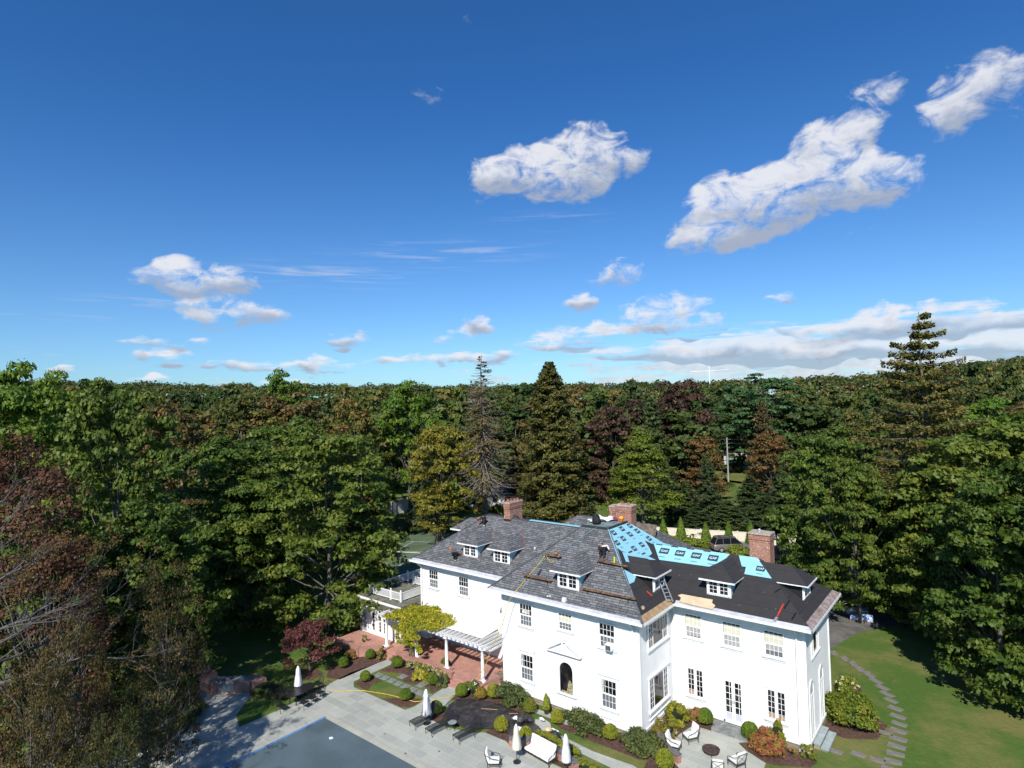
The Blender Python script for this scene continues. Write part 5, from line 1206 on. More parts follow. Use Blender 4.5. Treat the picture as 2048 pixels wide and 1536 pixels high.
# roll-off trailer with old wood
tr_ = thing('debris_trailer', 'long low dark trailer heaped with torn-off wood and shingles', 'trailer', (1.3, 35.3, G0), -.25)
b_ = MB(); b_.box(-2.6, -1.0, .45, 2.6, 1.0, .55)
for s in (-1, 1): b_.box(-2.6, s * 1.0 - .03, .55, 2.6, s * 1.0 + .03, 1.25)
b_.box(-2.63, -.97, .55, -2.57, .97, 1.25); b_.build('bed', plain('rusted_dark_steel', (.07, .06, .06), .6, .3, 3), tr_)
for x in (-.6, .6):
    for s in (-1, 1):
        wb = MB(); wb.lathe([(.0, -.12), (.32, -.12), (.33, 0), (.32, .12), (.0, .12)], 16); wh = wb.build('wheel', MATS['tyre'], tr_); wh.rotation_euler = (math.pi / 2, 0, 0); wh.location = (x, s * 1.18, .33)
DEB = plain('splintered_wood', (.45, .26, .12), .8, .4, 4)
b_ = MB(); rr = random.Random(5)
for i in range(150):
    c_ = Vector((rr.uniform(-2.4, 2.4), rr.uniform(-.85, .85), rr.uniform(.7, 1.35))); d_ = Vector((rr.uniform(-1, 1), rr.uniform(-1, 1), rr.uniform(-.25, .25))).normalized() * rr.uniform(.15, .55)
    b_.bar(c_ - d_, c_ + d_, rr.uniform(.05, .14), .025, mi=0 if i % 3 else 1)
tag(b_.build('wood_debris', [plain('dark_shingle_debris', (.07, .05, .045), .8, .3, 4), DEB], tr_), kind='stuff')
for i, (x, y, rz, lb) in enumerate([(6.3, 29.4, .3, 'upper white shrink-wrapped bundle of shingles on the driveway edge'), (6.9, 27.9, .1, 'lower white and blue bundle of shingles on the driveway edge'), (9.4, 31.4, -.5, 'bundle of wrapped shingles in deep shade under the trees')]):
    t = thing('shingle_pallet', lb, 'pallet', (x, y, G0), rz, 'wrapped material bundles')
    b_ = MB(); b_.box(-.9, -.5, .0, .9, .5, .12); b_.build('pallet_base', DARKWOOD, t)
    o = rbox(-.85, -.45, .12, .85, .45, .55, .06, 'wrapped_load', WHC if i != 1 else plain('white_blue_wrap', (.55, .62, .78), .5, .35, 5, c2=(.15, .25, .6)), t)
b_ = MB(); b_.tube([(7.5, 30.6, 1.2), (9.5, 28.6, .9), (13.5, 26.2, .5)], .035, 6); tag(b_.build('tow_pole', GUTTER), 'long pale pole lying from the wrapped bundles into the shade', 'pole')
def sign(loc, label):
    t = thing('yard_sign', label, 'sign', loc, .6); b = MB(); b.box(-.35, -.01, .55, .35, .01, 1.15); b.build('board', plain('grey_sign_board', (.30, .30, .36), .6, .1, 9), t)
    for s in (-1, 1): b = MB(); b.bar((s * .25, 0, 0), (s * .25, 0, .56), .03, .03, up=(1, 0, 0)); b.build('leg', ALU, t)
sign((3.9, 36.6, G0), 'dim rectangular sign in the shade beyond the debris trailer'); sign((10.6, 34.4, G0), 'faint pale sign deep in the shade under the right trees')

# ---- fences, shed, pole
def fence(pts, z0, h, mat, label, postm=None, post_h=.15, step=2.4, name='vinyl_fence', rails=False):
    t = thing(name, label, 'fence')
    b = MB()
    for (x0, y0), (x1, y1) in zip(pts[:-1], pts[1:]):
        L = math.hypot(x1 - x0, y1 - y0); 
        b.bar((x0, y0, z0 + h / 2 + .05), (x1, y1, z0 + h / 2 + .05), .04, h - .1)
        b.bar((x0, y0, z0 + h), (x1, y1, z0 + h), .09, .10); b.bar((x0, y0, z0 + h * .66), (x1, y1, z0 + h * .66), .07, .05); b.bar((x0, y0, z0 + h * .33), (x1, y1, z0 + h * .33), .07, .05); b.bar((x0, y0, z0 + .1), (x1, y1, z0 + .1), .09, .10)
    b.build('panel', mat, t)
    for (x0, y0), (x1, y1) in zip(pts[:-1], pts[1:]):
        L = math.hypot(x1 - x0, y1 - y0); n = max(1, int(round(L / step)))
        for i in range(n + 1):
            x = x0 + (x1 - x0) * i / n; y = y0 + (y1 - y0) * i / n; p = MB(); p.box(x - .07, y - .07, z0, x + .07, y + .07, z0 + h + post_h); p.build('post', postm or mat, t)
VINYL = plain('cream_vinyl', (.72, .66, .52), .5, .05); VINW = plain('white_vinyl', (.74, .74, .70), .5, .05)
fence([(-22, 45.8), (-6, 50.2), (2, 52.4)], G0, 1.75, VINYL, 'cream vinyl fence with horizontal bands behind the cone evergreens')
fence([(-67.4, 36.0), (-68.4, 39.3), (-69.3, 44.6)], G0, 2.5, VINW, 'weathered white vinyl fence beyond the tennis court', step=1.7)
cf = thing('court_fence', 'thin dark chain-link fence round the corner of the tennis court', 'fence')
b_ = MB(); cpts = [(-51.3, 32.8), (-54.29, 31.87), (-54.2, 29.4), (-54.3, 27.4), (-50, 18), (-46.5, 10)]
for (x0, y0), (x1, y1) in zip(cpts[:-1], cpts[1:]):
    for zz in (2.35, .97, G0 + .05): b_.bar((x0, y0, zz), (x1, y1, zz), .035, .035)
b_.build('rails', BLACKM, cf)
b_ = MB()
for (x0, y0), (x1, y1) in zip(cpts[:-1], cpts[1:]):
    L = math.hypot(x1 - x0, y1 - y0); n = int(L / .35); H_ = 2.7
    for i in range(-7, n):
        for s in (0, 1):
            a0, a1 = i * .35 / L, (i * .35 + H_) / L
            z0_, z1_ = (G0, G0 + H_) if s == 0 else (G0 + H_, G0)
            lo, hi = max(0, a0), min(1, a1)
            if hi <= lo: continue
            f0 = (lo - a0) / (a1 - a0); f1 = (hi - a0) / (a1 - a0)
            b_.bar((x0 + (x1 - x0) * lo, y0 + (y1 - y0) * lo, z0_ + (z1_ - z0_) * f0), (x0 + (x1 - x0) * hi, y0 + (y1 - y0) * hi, z0_ + (z1_ - z0_) * f1), .006, .006)
b_.build('mesh_panel', BLACKM, cf)
for (x, y) in cpts + [(-52.2, 23)]: b_ = MB(); b_.box(x - .035, y - .035, G0, x + .035, y + .035, 2.4); b_.build('post', BLACKM, cf)
b_ = MB(); b_.box(-47.2, 17.2, G0, -47.1, 17.3, .75); b_.bar((-47.15, 17.25, .7), (-40.5, 20.0, .62), .03, .05); tag(b_.build('tennis_net_frame', WHITE2), 'white tennis net post and tape at the near side of the green court', 'tennis net')
sh_ = thing('garden_shed', 'low white shed with a grey shingled roof behind the dead spruce', 'shed', (-58.6, 54.6, G0), .55)
b_ = MB(); b_.box(-4.4, 0, 0, 4.6, 4.5, 2.05); b_.box(-4.4, -1.4, 0, -1.9, .001, 2.04); b_.build('wall', WHITE, sh_)
b_ = MB(); rf_ = lambda x0, x1, y0, y1, z0, z1: b_.add([(x0, y0, z0), (x1, y0, z0), (x1, (y0 + y1) / 2, z1), (x0, (y0 + y1) / 2, z1), (x0, y1, z0), (x1, y1, z0)], [(0, 1, 2, 3), (3, 2, 5, 4), (0, 3, 4), (1, 5, 2)], 0, [[(x0, 0), (x1, 0), (x1, 3), (x0, 3)], [(x0, 3), (x1, 3), (x1, 0), (x0, 0)], [(0, 0)] * 3, [(0, 0)] * 3])
rf_(-4.7, 4.9, -.4, 4.9, 2.05, 3.55); b_.add([(-4.7, -1.8, 2.05), (-1.6, -1.8, 2.05), (-1.6, 2.2, 3.5), (-4.7, 2.2, 3.5)], [(0, 1, 2, 3)]); b_.build('roof', SHINGLE, sh_)
for x in (-3.6, .4, 2.9): 
    b_ = MB(); b_.box(x - .5, -.03 if x > -2 else -1.43, .7, x + .5, .01 if x > -2 else -1.39, 1.75); b_.build('window', GLASS, sh_)
b_ = MB(); b_.box(-1.0, -.04, 0, 0, .01, 1.9); b_.build('door', plain('grey_door', (.2, .24, .28), .5), sh_)
up = thing('utility_pole', 'tall pale utility pole with two grey boxes in front of the far lawn', 'utility pole', (-29.8, 101.3, G0))
b_ = MB(); b_.tube([(0, 0, 0), (0, 0, 10.6)], [.19, .13], 10); b_.build('pole', plain('grey_timber', (.36, .34, .32), .8, .1), up)
for z in (4.6, 5.6): b_ = MB(); b_.box(-.75, -.25, z, -.25, .2, z + .85); b_.build('box', plain('pale_grey_box', (.5, .53, .56), .5), up)
b_ = MB(); b_.bar((-.9, 0, 10.2), (.9, 0, 10.2), .08, .1); b_.bar((-.7, 0, 9.3), (.7, 0, 9.3), .08, .1); b_.build('crossarm', plain('dark_timber', (.15, .12, .1), .8), up)
b_ = MB()
for k, z in enumerate((10.3, 9.4, 7.6, 7.3, 6.9)):
    for s in (-1, 1):
        pts = [(-29.8 + s * 38 * i / 8 * .77, 101.3 + s * 38 * i / 8 * .62, G0 + z - 1.2 * math.sin(math.pi * i / 8)) for i in range(9)]
        b_.tube(pts, .025, 4, cap=False)
tag(b_.build('power_lines', plain('cable', (.05, .05, .05), .6)), 'thin sagging power lines running through the trees from the pole', 'power line')
for (x, y, h, lb) in ((-38, 520, 30, 'distant white pole standing above the far treeline'), (-160, 440, 33, 'second distant white pole above the trees left of the pine')):
    b_ = MB(); g_ = float(gz(x, y)); b_.tube([(x, y, g_), (x, y, g_ + h)], [.5, .3], 8); b_.bar((x - 16, y, g_ + h - 4), (x + 16, y, g_ + h - 4), .2, .3); tag(b_.build('distant_pole', WHITE2), lb, 'pole')
def pylon(x, y, h):
    g_ = float(gz(x, y)); t = thing('lattice_tower', 'faint red lattice tower above the right treeline', 'tower', (x, y, g_)); b = MB()
    for s in ((-1, -1), (1, -1), (1, 1), (-1, 1)): b.bar((s[0] * 5, s[1] * 5, 0), (s[0] * 1.5, s[1] * 1.5, h), .5, .5)
    for i in range(8):
        z0_ = h * i / 8; z1_ = h * (i + 1) / 8; w0 = 5 - 3.5 * i / 8; w1 = 5 - 3.5 * (i + 1) / 8
        for s in (-1, 1): b.bar((-w0, s * w0, z0_), (w1, s * w1, z1_), .35, .35); b.bar((s * w0, -w0, z0_), (s * w1, w1, z1_), .35, .35)
    for z in (.85, .95): b.bar((-8, 0, h * z), (8, 0, h * z), .6, .6)
    b.build('lattice', plain('faded_red_steel', (.35, .16, .16), .7), t)
pylon(260, 600, 62)
fh = thing('far_house', 'pale house glimpsed between trees beyond the far lawn', 'house', (-41, 147, float(gz(-41, 147))), .5)
b_ = MB(); b_.box(-4.5, 0, 0, 4.5, 6, 5); b_.build('wall', plain('cream_wall', (.55, .52, .46), .7), fh)
b_ = MB(); b_.add([(-5, -.5, 5), (5, -.5, 5), (5, 3, 7.6), (-5, 3, 7.6), (-5, 6.5, 5), (5, 6.5, 5)], [(0, 1, 2, 3), (3, 2, 5, 4), (0, 3, 4), (1, 5, 2)]); b_.build('roof', plain('dark_roof', (.04, .035, .04), .8), fh)
for x in (-3, 0, 3):
    for z in (1.2, 3.4): b_ = MB(); b_.box(x - .5, -.05, z, x + .5, .02, z + 1.2); b_.build('window', GLASS, fh)

# ---- roofers
SKIN = plain('skin', (.32, .17, .11), .6, .05)
def person(loc, rz, label, J, R_, clothes, scale=1.0):
    """J joints, skin-modifier body; clothes: (name, material, list of (joint path, radii))"""
    t = thing('person', label, 'person', loc, rz)
    def skinned(name, paths, m):
        verts = []; edges = []; rad = []; ix = {}
        for path in paths:
            prev = None
            for (k, p, r) in path:
                if k not in ix: ix[k] = len(verts); verts.append(p); rad.append(r)
                if prev is not None and prev != ix[k]: edges.append((prev, ix[k]))
                prev = ix[k]
        me = bpy.data.meshes.new(name); me.from_pydata([tuple(c * scale for c in v) for v in verts], edges, []); me.update()
        o = bpy.data.objects.new(name, me); col.objects.link(o)
        md = o.modifiers.new('skin', 'SKIN'); 
        for i, sv in enumerate(me.skin_vertices[0].data): sv.radius = (rad[i] * scale,) * 2; sv.use_root = (i == 0)
        o.modifiers.new('sub', 'SUBSURF').levels = 1
        dg = bpy.context.evaluated_depsgraph_get(); me2 = bpy.data.meshes.new_from_object(o.evaluated_get(dg)); me2.materials.append(m)
        me2.polygons.foreach_set('use_smooth', [True] * len(me2.polygons))
        bpy.data.objects.remove(o); o2 = bpy.data.objects.new(name, me2); col.objects.link(o2); o2.parent = t
        KIDS.setdefault(t.name, []).append(o2); return o2
    paths = []
    P = lambda k: (k, J[k], R_[k])
    paths.append([P('pelvis'), P('waist'), P('chest'), P('neck'), P('head0'), P('head1')])
    for s in 'LR':
        paths.append([P('pelvis'), P('hip' + s), P('knee' + s), P('ankle' + s), P('toe' + s)])
        paths.append([P('chest'), P('sh' + s), P('el' + s), P('wr' + s), P('palm' + s)])
        for i in range(5):
            a = Vector(J['palm' + s]); d = (a - Vector(J['wr' + s])).normalized(); sd2 = d.cross(Vector((0, 0, 1))); 
            if sd2.length < .1: sd2 = Vector((1, 0, 0))
            sd2.normalize(); base = a + sd2 * (.018 * (i - 2)); tip = base + d * (.075 if i else .05) + Vector((0, 0, -.025)) + sd2 * (-.02 if i == 0 else 0)
            paths.append([P('palm' + s), ('f%s%d' % (s, i), tuple(base + d * .03), .010), ('g%s%d' % (s, i), tuple(tip), .008)])
    skinned('body', paths, SKIN)
    for nm, m, pp in clothes:
        skinned(nm, [[(k, J[k], R_[k] * f + e) for (k, f, e) in path] for path in pp], m)
    return t
def pose_bent(reach=.45, lean=.95, crouch=.0):
    """standing, bent at the hips, hands towards the roof in front (+Y)"""
    hz = .82 - crouch
    J = {'pelvis': (0, 0, hz), 'waist': (0, .10, hz + .12 * (1.3 - lean)), 'chest': (0, .34, hz + .26 * (1.25 - lean)), 'neck': (0, .52, hz + .22 * (1.1 - lean)), 'head0': (0, .60, hz + .10 - .12 * lean), 'head1': (0, .70, hz - .02 - .1 * lean)}
    for s, k in (('L', -1), ('R', 1)):
        J['hip' + s] = (k * .10, 0, hz - .03); J['knee' + s] = (k * .15, .06 + crouch * .7, hz * .52 + crouch * .15); J['ankle' + s] = (k * .16, -.04, .09); J['toe' + s] = (k * .18, .12, .05)
        J['sh' + s] = (k * .19, .40, hz + .22 * (1.1 - lean)); J['el' + s] = (k * .27, .48, hz - .18); J['wr' + s] = (k * .20, .48 + reach * .4, hz - .38); J['palm' + s] = (k * .18, .53 + reach * .45, hz - .43)
    return J
RAD = {'pelvis': .13, 'waist': .125, 'chest': .14, 'neck': .055, 'head0': .085, 'head1': .075}
for s in 'LR': RAD.update({'hip' + s: .10, 'knee' + s: .062, 'ankle' + s: .042, 'toe' + s: .04, 'sh' + s: .065, 'el' + s: .042, 'wr' + s: .03, 'palm' + s: .035})
def outfit(shirt, pants, shoes, hair, hatm=None):
    up_ = [[('pelvis', 1.05, .012), ('waist', 1.05, .012), ('chest', 1.05, .014)]]
    for s in 'LR': up_.append([('chest', 1.05, .014), ('sh' + s, 1.1, .014), ('el' + s, 1.1, .012)])
    lo = []
    for s in 'LR': lo.append([('pelvis', 1.08, .014), ('hip' + s, 1.1, .014), ('knee' + s, 1.15, .014), ('ankle' + s, 1.15, .015)])
    r = [('shirt', shirt, up_), ('trousers', pants, lo)]
    for s in 'LR': r.append(('shoe', shoes, [[('ankle' + s, 1.1, .01), ('toe' + s, 1.2, .015)]]))
    r.append(('hat' if hatm else 'hair', hatm or hair, [[('head0', 1.06, .004), ('head1', 1.1, .006)]]))
    return r
BLKC = plain('black_clothes', (.012, .011, .012), .8); BRNP = plain('dark_brown_trousers', (.035, .022, .022), .8); WSH = plain('white_shirt', (.75, .72, .72), .8, .05); TAN = plain('tan_boots', (.42, .2, .1), .7); GLV = plain('pale_shoe', (.6, .58, .5), .7)
w3 = person((-3.55, 2.12, 9.12), -.15, 'roofer in white shirt and dark tool belt bending over the grey slope', pose_bent(.5, .55), RAD, outfit(WSH, BRNP, TAN, BLKC), .93)
b_ = MB(); b_.lathe([(.155, .72), (.165, .78), (.165, .84), (.15, .86)], 16); b_.obox((.2, -.02, .70), (.07, 0, 0), (0, .05, 0), (0, 0, .11)); b_.obox((-.2, -.02, .70), (.07, 0, 0), (0, .05, 0), (0, 0, .11)); b_.build('tool_belt', BRNP, w3)
b_ = MB()
for s in (-1, 1): b_.tube([(s * .09, -.14, .82), (s * .02, .10, 1.06), (s * -.08, .30, 1.16)], .015, 5)
b_.build('suspenders', BLKC, w3)
person((-16.85, 1.95, 7.16), -.45, 'roofer in black with an orange pouch crouching near the left eave', pose_bent(.35, 1.0, .22), RAD, outfit(BLKC, BLKC, GLV, BLKC), .9)
lump('tool_pouch', (-17.22, 1.95, 8.05), (.13, .1, .12), plain('orange_pouch', (.50, .14, .03), .7), 'orange pouch slung at the back of the crouching black-clad roofer', 'pouch', seed=21)
person((-16.3, 5.0, 9.36), 2.6, 'roofer in dark clothes bending head-down at the left end of the ridge', pose_bent(.3, .9, .05), RAD, outfit(BRNP, BRNP, GLV, BLKC), .9)
# ================================================================== VEGETATION
def rnd_dirs(n, rng):
    v = rng.normal(size=(n, 3)); return v / (np.linalg.norm(v, axis=1, keepdims=True) + 1e-9)
def leaf_quads(C, N, size, rng, asp=.62):
    """C centres, N normals, size per leaf -> quads (rhombus leaves)"""
    n = len(C); r = rnd_dirs(n, rng)
    A = np.cross(N, r); A /= (np.linalg.norm(A, axis=1, keepdims=True) + 1e-9); B = np.cross(N, A)
    s = (size if np.ndim(size) else np.full(n, size))[:, None]
    bend = N * s * .12
    V = np.stack([C - A * s, C - B * s * asp - bend, C + A * s, C + B * s * asp - bend], 1).reshape(-1, 3)
    return V, np.arange(4 * n).reshape(n, 4)
def clump_leaves(cen, rad, n, size, rng, up=.5, shell=.55, flat_=1.0):
    """cen (k,3), rad (k,3); n leaves per clump"""
    k = len(cen); d = rnd_dirs(k * n, rng)
    r = shell + (1 - shell) * rng.random(k * n)
    c = np.repeat(cen, n, 0); R_ = np.repeat(rad, n, 0)
    d[:, 2] = np.where(d[:, 2] < -.35, -d[:, 2] * .5, d[:, 2])
    C = c + d * R_ * r[:, None]
    N = d * .8 + rnd_dirs(k * n, rng) * .75 + np.array([0, 0, up]); N /= np.linalg.norm(N, axis=1, keepdims=True)
    return leaf_quads(C, N, size * rng.uniform(.6, 1.3, k * n), rng)
def join(parts):
    V = []; F_ = []; o = 0
    for v, f in parts: V.append(v); F_.append(f + o); o += len(v)
    return np.concatenate(V), np.concatenate(F_)
BARK = plain('grey_bark', (.16, .135, .11), .85, .3, 6, bump=.5, bscale=18)
BARKP = plain('pale_bark', (.17, .15, .125), .85, .3, 5, bump=.5, bscale=18)
def trunk_mesh(name, H, r0, targets, mat, parent, rng, z_fork=.3, twig=True, lean=0.0):
    b = MB(); top = np.array([lean * H * .3, 0, H * .78])
    n = 9; pts = [Vector((top[0] * t * t + .12 * math.sin(t * 9 + H), .1 * math.cos(t * 7 + H), top[2] * t)) for t in np.linspace(0, 1, n)]
    b.tube(pts, [r0 * (1.25 if i == 0 else 1 - .85 * i / (n - 1)) for i in range(n)], 8)
    for T_ in targets:
        T_ = Vector([float(q) for q in T_]); t = min(.92, max(z_fork, (T_.z / (H * .78)) * .62)); i = int(t * (n - 1)); p = pts[i]
        m1 = p.lerp(T_, .5) + Vector((0, 0, -.06 * (T_ - p).length)) + Vector((rng.uniform(-.3, .3), rng.uniform(-.3, .3), 0))
        rr = r0 * .34 * (1 - t * .6)
        b.tube([p, p.lerp(m1, .5), m1, m1.lerp(T_, .5) + Vector((0, 0, .1)), T_], [rr, rr * .85, rr * .65, rr * .4, rr * .15], 5)
    return b.build('trunk', mat, parent, True)
def broad_tree(name, H, Rr, mat, bark, seed, z0=.16, nclump=150, leaf=.2, nleaf=120, shape='round', crad=.15, flat_=.5, targets=22, r0=.32, gaps=.12, parent_kw=None):
    """empty > trunk, crown ; native size H x 2*Rr"""
    rng = np.random.default_rng(seed)
    t = bpy.data.objects.new(name, None); t.empty_display_size = .2; col.objects.link(t)
    k = nclump; th = rng.uniform(0, 2 * np.pi, k); u = rng.random(k)
    zz = z0 + (1 - z0) * (u ** .85)
    h = (zz - z0) / (1 - z0)
    if shape == 'round': prof = np.sqrt(np.clip(1 - (np.abs(h - .42) / .60) ** 2.2, 0.02, 1))
    elif shape == 'dome': prof = np.sqrt(np.clip(1 - (np.clip(h - .15, 0, 1) / .87) ** 2.2, 0.02, 1))
    elif shape == 'cone': prof = np.clip(1.05 - h, .03, 1) ** .8 * np.clip(h * 9 + .35, 0, 1)
    elif shape == 'tall': prof = np.sqrt(np.clip(1 - (np.abs(h - .4) / .62) ** 2.6, 0.02, 1)) * .9
    lob = 1 + .16 * np.sin(th * 3 + seed) + .12 * np.sin(th * 5 + 2 * seed + h * 6)
    rr = Rr * prof * lob * np.where(rng.random(k) < .68, rng.uniform(.80, 1.0, k), rng.uniform(.3, .8, k))
    cen = np.stack([rr * np.cos(th), rr * np.sin(th), zz * H * (1 - .04 * np.cos(th * 2 + seed))], 1)
    cr = Rr * crad * rng.uniform(.7, 1.35, k)
    rad = np.stack([cr * 1.15, cr * 1.15, cr * flat_ * 1.2], 1)
    V, F_ = clump_leaves(cen, rad, nleaf, leaf, rng)
    npmesh('crown', V, F_, mat, t)
    idx = rng.choice(k, min(targets, k), replace=False)
    trunk_mesh('trunk', H, r0, cen[idx] * np.array([.93, .93, .97]), bark, t, rng)
    t['_H'] = H; t['_R'] = Rr
    return t
def spruce_tree(name, H, Rr, mat, bark, seed, z0=.05, tiers=26, per=9, droop=.28, leaf=.16, dens=46, hang=.35, bare=None, r0=.34, power=.85, upper_gap=False, ndl_w=.5):
    rng = np.random.default_rng(seed)
    t = bpy.data.objects.new(name, None); t.empty_display_size = .2; col.objects.link(t)
    tb = MB(); n = 14
    tb.tube([Vector((.1 * math.sin(i * .9 + seed), .08 * math.cos(i * 1.1), H * i / (n - 1))) for i in range(n)], [r0 * (1 - i / (n - 1)) ** .9 + .02 for i in range(n)], 8)
    LC = []; LN = []
    for i in range(tiers):
        h = z0 + (1 - z0) * (i / (tiers - 1)) ** (.9 if not upper_gap else .95) * .985
        L0 = Rr * (1 - h) ** power * min(1.0, .55 + (h - z0) * 5) + .25
        np_ = per if h < .85 else max(5, per - 3)
        for k in range(np_):
            a = rng.uniform(0, 6.283); L = L0 * rng.uniform(.72, 1.12)
            if L < .25: L = .25
            dr = droop * (1.15 - h * .9) * rng.uniform(.6, 1.3); m_ = 7
            pts = []
            for j in range(m_ + 1):
                s = j / m_; z = h * H - dr * L * math.sin(s * 1.6) + .28 * L * max(0, s - .6) ** 1.5 + (.15 * L * s * (h > .6))
                pts.append(Vector((math.cos(a) * L * s, math.sin(a) * L * s, z)))
            is_bare = bare is not None and rng.random() < bare(h, a)
            tb.tube(pts, [max(.012, .055 * (L / 4 + .25) * (1 - j / (m_ + .4))) * (1.3 if is_bare else 1) for j in range(m_ + 1)], 4, cap=False)
            if is_bare:
                for j in range(2, m_ + 1):
                    for s_ in (-1, 1):
                        q = pts[j]; sd2 = Vector((-math.sin(a), math.cos(a), 0)) * s_
                        e = q + sd2 * L * .13 * rng.uniform(.5, 1.3) + Vector((math.cos(a), math.sin(a), 0)) * L * .07 + Vector((0, 0, -L * .07 * rng.random()))
                        tb.tube([q, q.lerp(e, .5), e], [.018, .012, .006], 3, cap=False)
                continue
            nl = int(dens * (L / 3.0 + .35))
            s = rng.uniform(.12, 1.03, nl) ** .8
            fi = np.clip(s * m_, 0, m_ - 1e-3); i0 = fi.astype(int); fr_ = (fi - i0)[:, None]
            PT = np.array([tuple(p) for p in pts]); base = PT[i0] * (1 - fr_) + PT[np.minimum(i0 + 1, m_)] * fr_
            side = rng.normal(0, 1, nl) * L * .17 * (1.1 - s * .75)
            hg = rng.random(nl) * hang * (.4 + .6 * L / Rr)
            C = base + np.stack([-np.sin(a) * side, np.cos(a) * side, -hg + rng.normal(0, .04, nl)], 1)
            N = rng.normal(0, .55, (nl, 3)) + np.array([np.cos(a) * .45, np.sin(a) * .45, .75]); N /= np.linalg.norm(N, axis=1, keepdims=True)
            LC.append(C); LN.append(N)
    C = np.concatenate(LC); N = np.concatenate(LN)
    V, F_ = leaf_quads(C, N, leaf * rng.uniform(.6, 1.5, len(C)), rng, ndl_w)
    npmesh('crown', V, F_, mat, t); tb.build('trunk', bark, t, True)
    t['_H'] = H; t['_R'] = Rr
    return t
USED = {}
def plant(proto, label, cat, px, dep, ytop, wpx, group=None, zb=None, rz=None, XY=None, h=None, name=None, w=None):
    """stand a tree at a bearing and distance measured from the photograph; height from the treetop line"""
    xr = (px - 1024) / F_PX; yr = (ytop - CY) / F_PX
    x = xr * math.cos(ROLL) + yr * math.sin(ROLL); y = -xr * math.sin(ROLL) + yr * math.cos(ROLL)
    z = math.cos(PITCH) + y * math.sin(PITCH); u = math.sin(PITCH) - y * math.cos(PITCH)
    X = CAM.x + (Rv.x * x / z + Fh.x) * dep; Y = CAM.y + (Rv.y * x / z + Fh.y) * dep; zt = CAM.z + u / z * dep
    if XY: X, Y = XY
    g_ = float(gz(X, Y)) if zb is None else zb
    hh = (zt - g_) if h is None else h; ww = (wpx / F_PX * dep) if w is None else w
    if proto.name not in USED: USED[proto.name] = 1; o = proto
    else: o = copy_tree(proto)
    o.location = (X, Y, g_ - .05); o.rotation_euler = (0, 0, random.uniform(0, 6.28) if rz is None else rz)
    sx = ww / proto['_R']; o.scale = (sx, sx, hh / proto['_H'])
    tag(o, label, cat, group)
    return o

G1 = foliage('maple_leaves', (.030, .062, .010), (.068, .100, .017), .45, cc=(.10, .115, .02))
G2 = foliage('bright_maple_leaves', (.040, .090, .010), (.080, .125, .016), .4)
G3 = foliage('dull_oak_leaves', (.030, .050, .012), (.075, .078, .020), .35, cc=(.12, .085, .025), objvar=.5)
G4 = foliage('russet_leaves', (.050, .050, .018), (.090, .062, .022), .5, cc=(.12, .062, .026))
G5 = foliage('yellowing_oak_leaves', (.085, .095, .014), (.16, .14, .025), .8, cc=(.21, .12, .03))
G6 = foliage('spruce_needles', (.030, .042, .012), (.075, .078, .022), .6, .12, cc=(.10, .085, .028))
G7 = foliage('hemlock_needles', (.018, .036, .013), (.036, .058, .018), .6, .12)
G8 = foliage('golden_cypress_needles', (.050, .080, .010), (.105, .125, .016), .7, .15)
G9 = foliage('copper_beech_leaves', (.022, .017, .014), (.042, .026, .020), .6, .15, cc=(.055, .045, .022))
G10 = foliage('white_pine_needles', (.020, .055, .020), (.040, .085, .030), .6, .12)
G11 = foliage('dying_spruce_needles', (.050, .052, .025), (.095, .080, .035), .7, .1)
BL = foliage('blue_spruce_needles', (.11, .15, .13), (.17, .22, .19), 1.2, .1)
RUS = foliage('dry_beech_leaves', (.030, .017, .012), (.068, .032, .020), 1.0, .15, cc=(.06, .055, .02))

MA = broad_tree('maple_tree', 16, 6.5, G1, BARKP, 1, .06, 230, .20, 130, 'round', .15, .42, 30)
MB2 = broad_tree('maple_tree', 16, 6.5, G1, BARKP, 2, .05, 230, .20, 130, 'tall', .15, .42, 30)
MC = broad_tree('maple_tree', 16, 6.0, G2, BARKP, 3, .08, 150, .24, 110, 'dome', .17, .5, 22)
OK_ = broad_tree('oak_tree', 13, 5.0, G5, BARKP, 4, .34, 95, .20, 110, 'tall', .2, .5, 22)
OD = broad_tree('oak_tree', 16, 6.5, G3, BARKP, 5, .10, 120, .26, 90, 'dome', .17, .5, 26)
RU = broad_tree('russet_tree', 15, 6.0, G4, BARKP, 6, .10, 120, .24, 85, 'dome', .17, .5, 24)
CB = broad_tree('copper_beech', 16, 5.5, G9, BARK, 7, .05, 150, .24, 100, 'round', .17, .55, 26)
RB = broad_tree('beech_tree', 16, 5.0, RUS, BARKP, 8, .05, 150, .13, 110, 'round', .19, .7, 90, .34)
WP = broad_tree('white_pine', 17, 6.0, G10, BARK, 9, .12, 95, .26, 120, 'dome', .2, .26, 24)
GC = broad_tree('cypress_tree', 15, 5.0, G8, BARK, 10, .18, 150, .17, 120, 'cone', .2, .45, 20)
HE = spruce_tree('hemlock_tree', 12, 4.2, G7, BARK, 11, .02, 24, 12, .22, .17, 48, .3)
SP = spruce_tree('spruce_tree', 26, 5.6, G6, BARK, 12, .05, 40, 14, .26, .20, 80, .8, power=.62)
BS = spruce_tree('spruce_tree', 27, 7.5, G6, BARK, 13, .04, 27, 8, .04, .17, 120, .75, power=.62, upper_gap=True, ndl_w=.4)
DS = spruce_tree('dead_spruce', 27.5, 5.2, G11, plain('grey_dead_wood', (.24, .20, .17), .85, .25, 5), 14, .20, 46, 9, .85, .15, 40, .5, bare=lambda h, a: .93 if h < .45 else (.5 if h < .72 else .8), power=.72)
SS = spruce_tree('spruce_tree', 14, 3.6, foliage('reddish_spruce_needles', (.04, .042, .02), (.085, .06, .03), .6, .1), BARK, 15, .05, 26, 9, .2, .2, 40, .4)
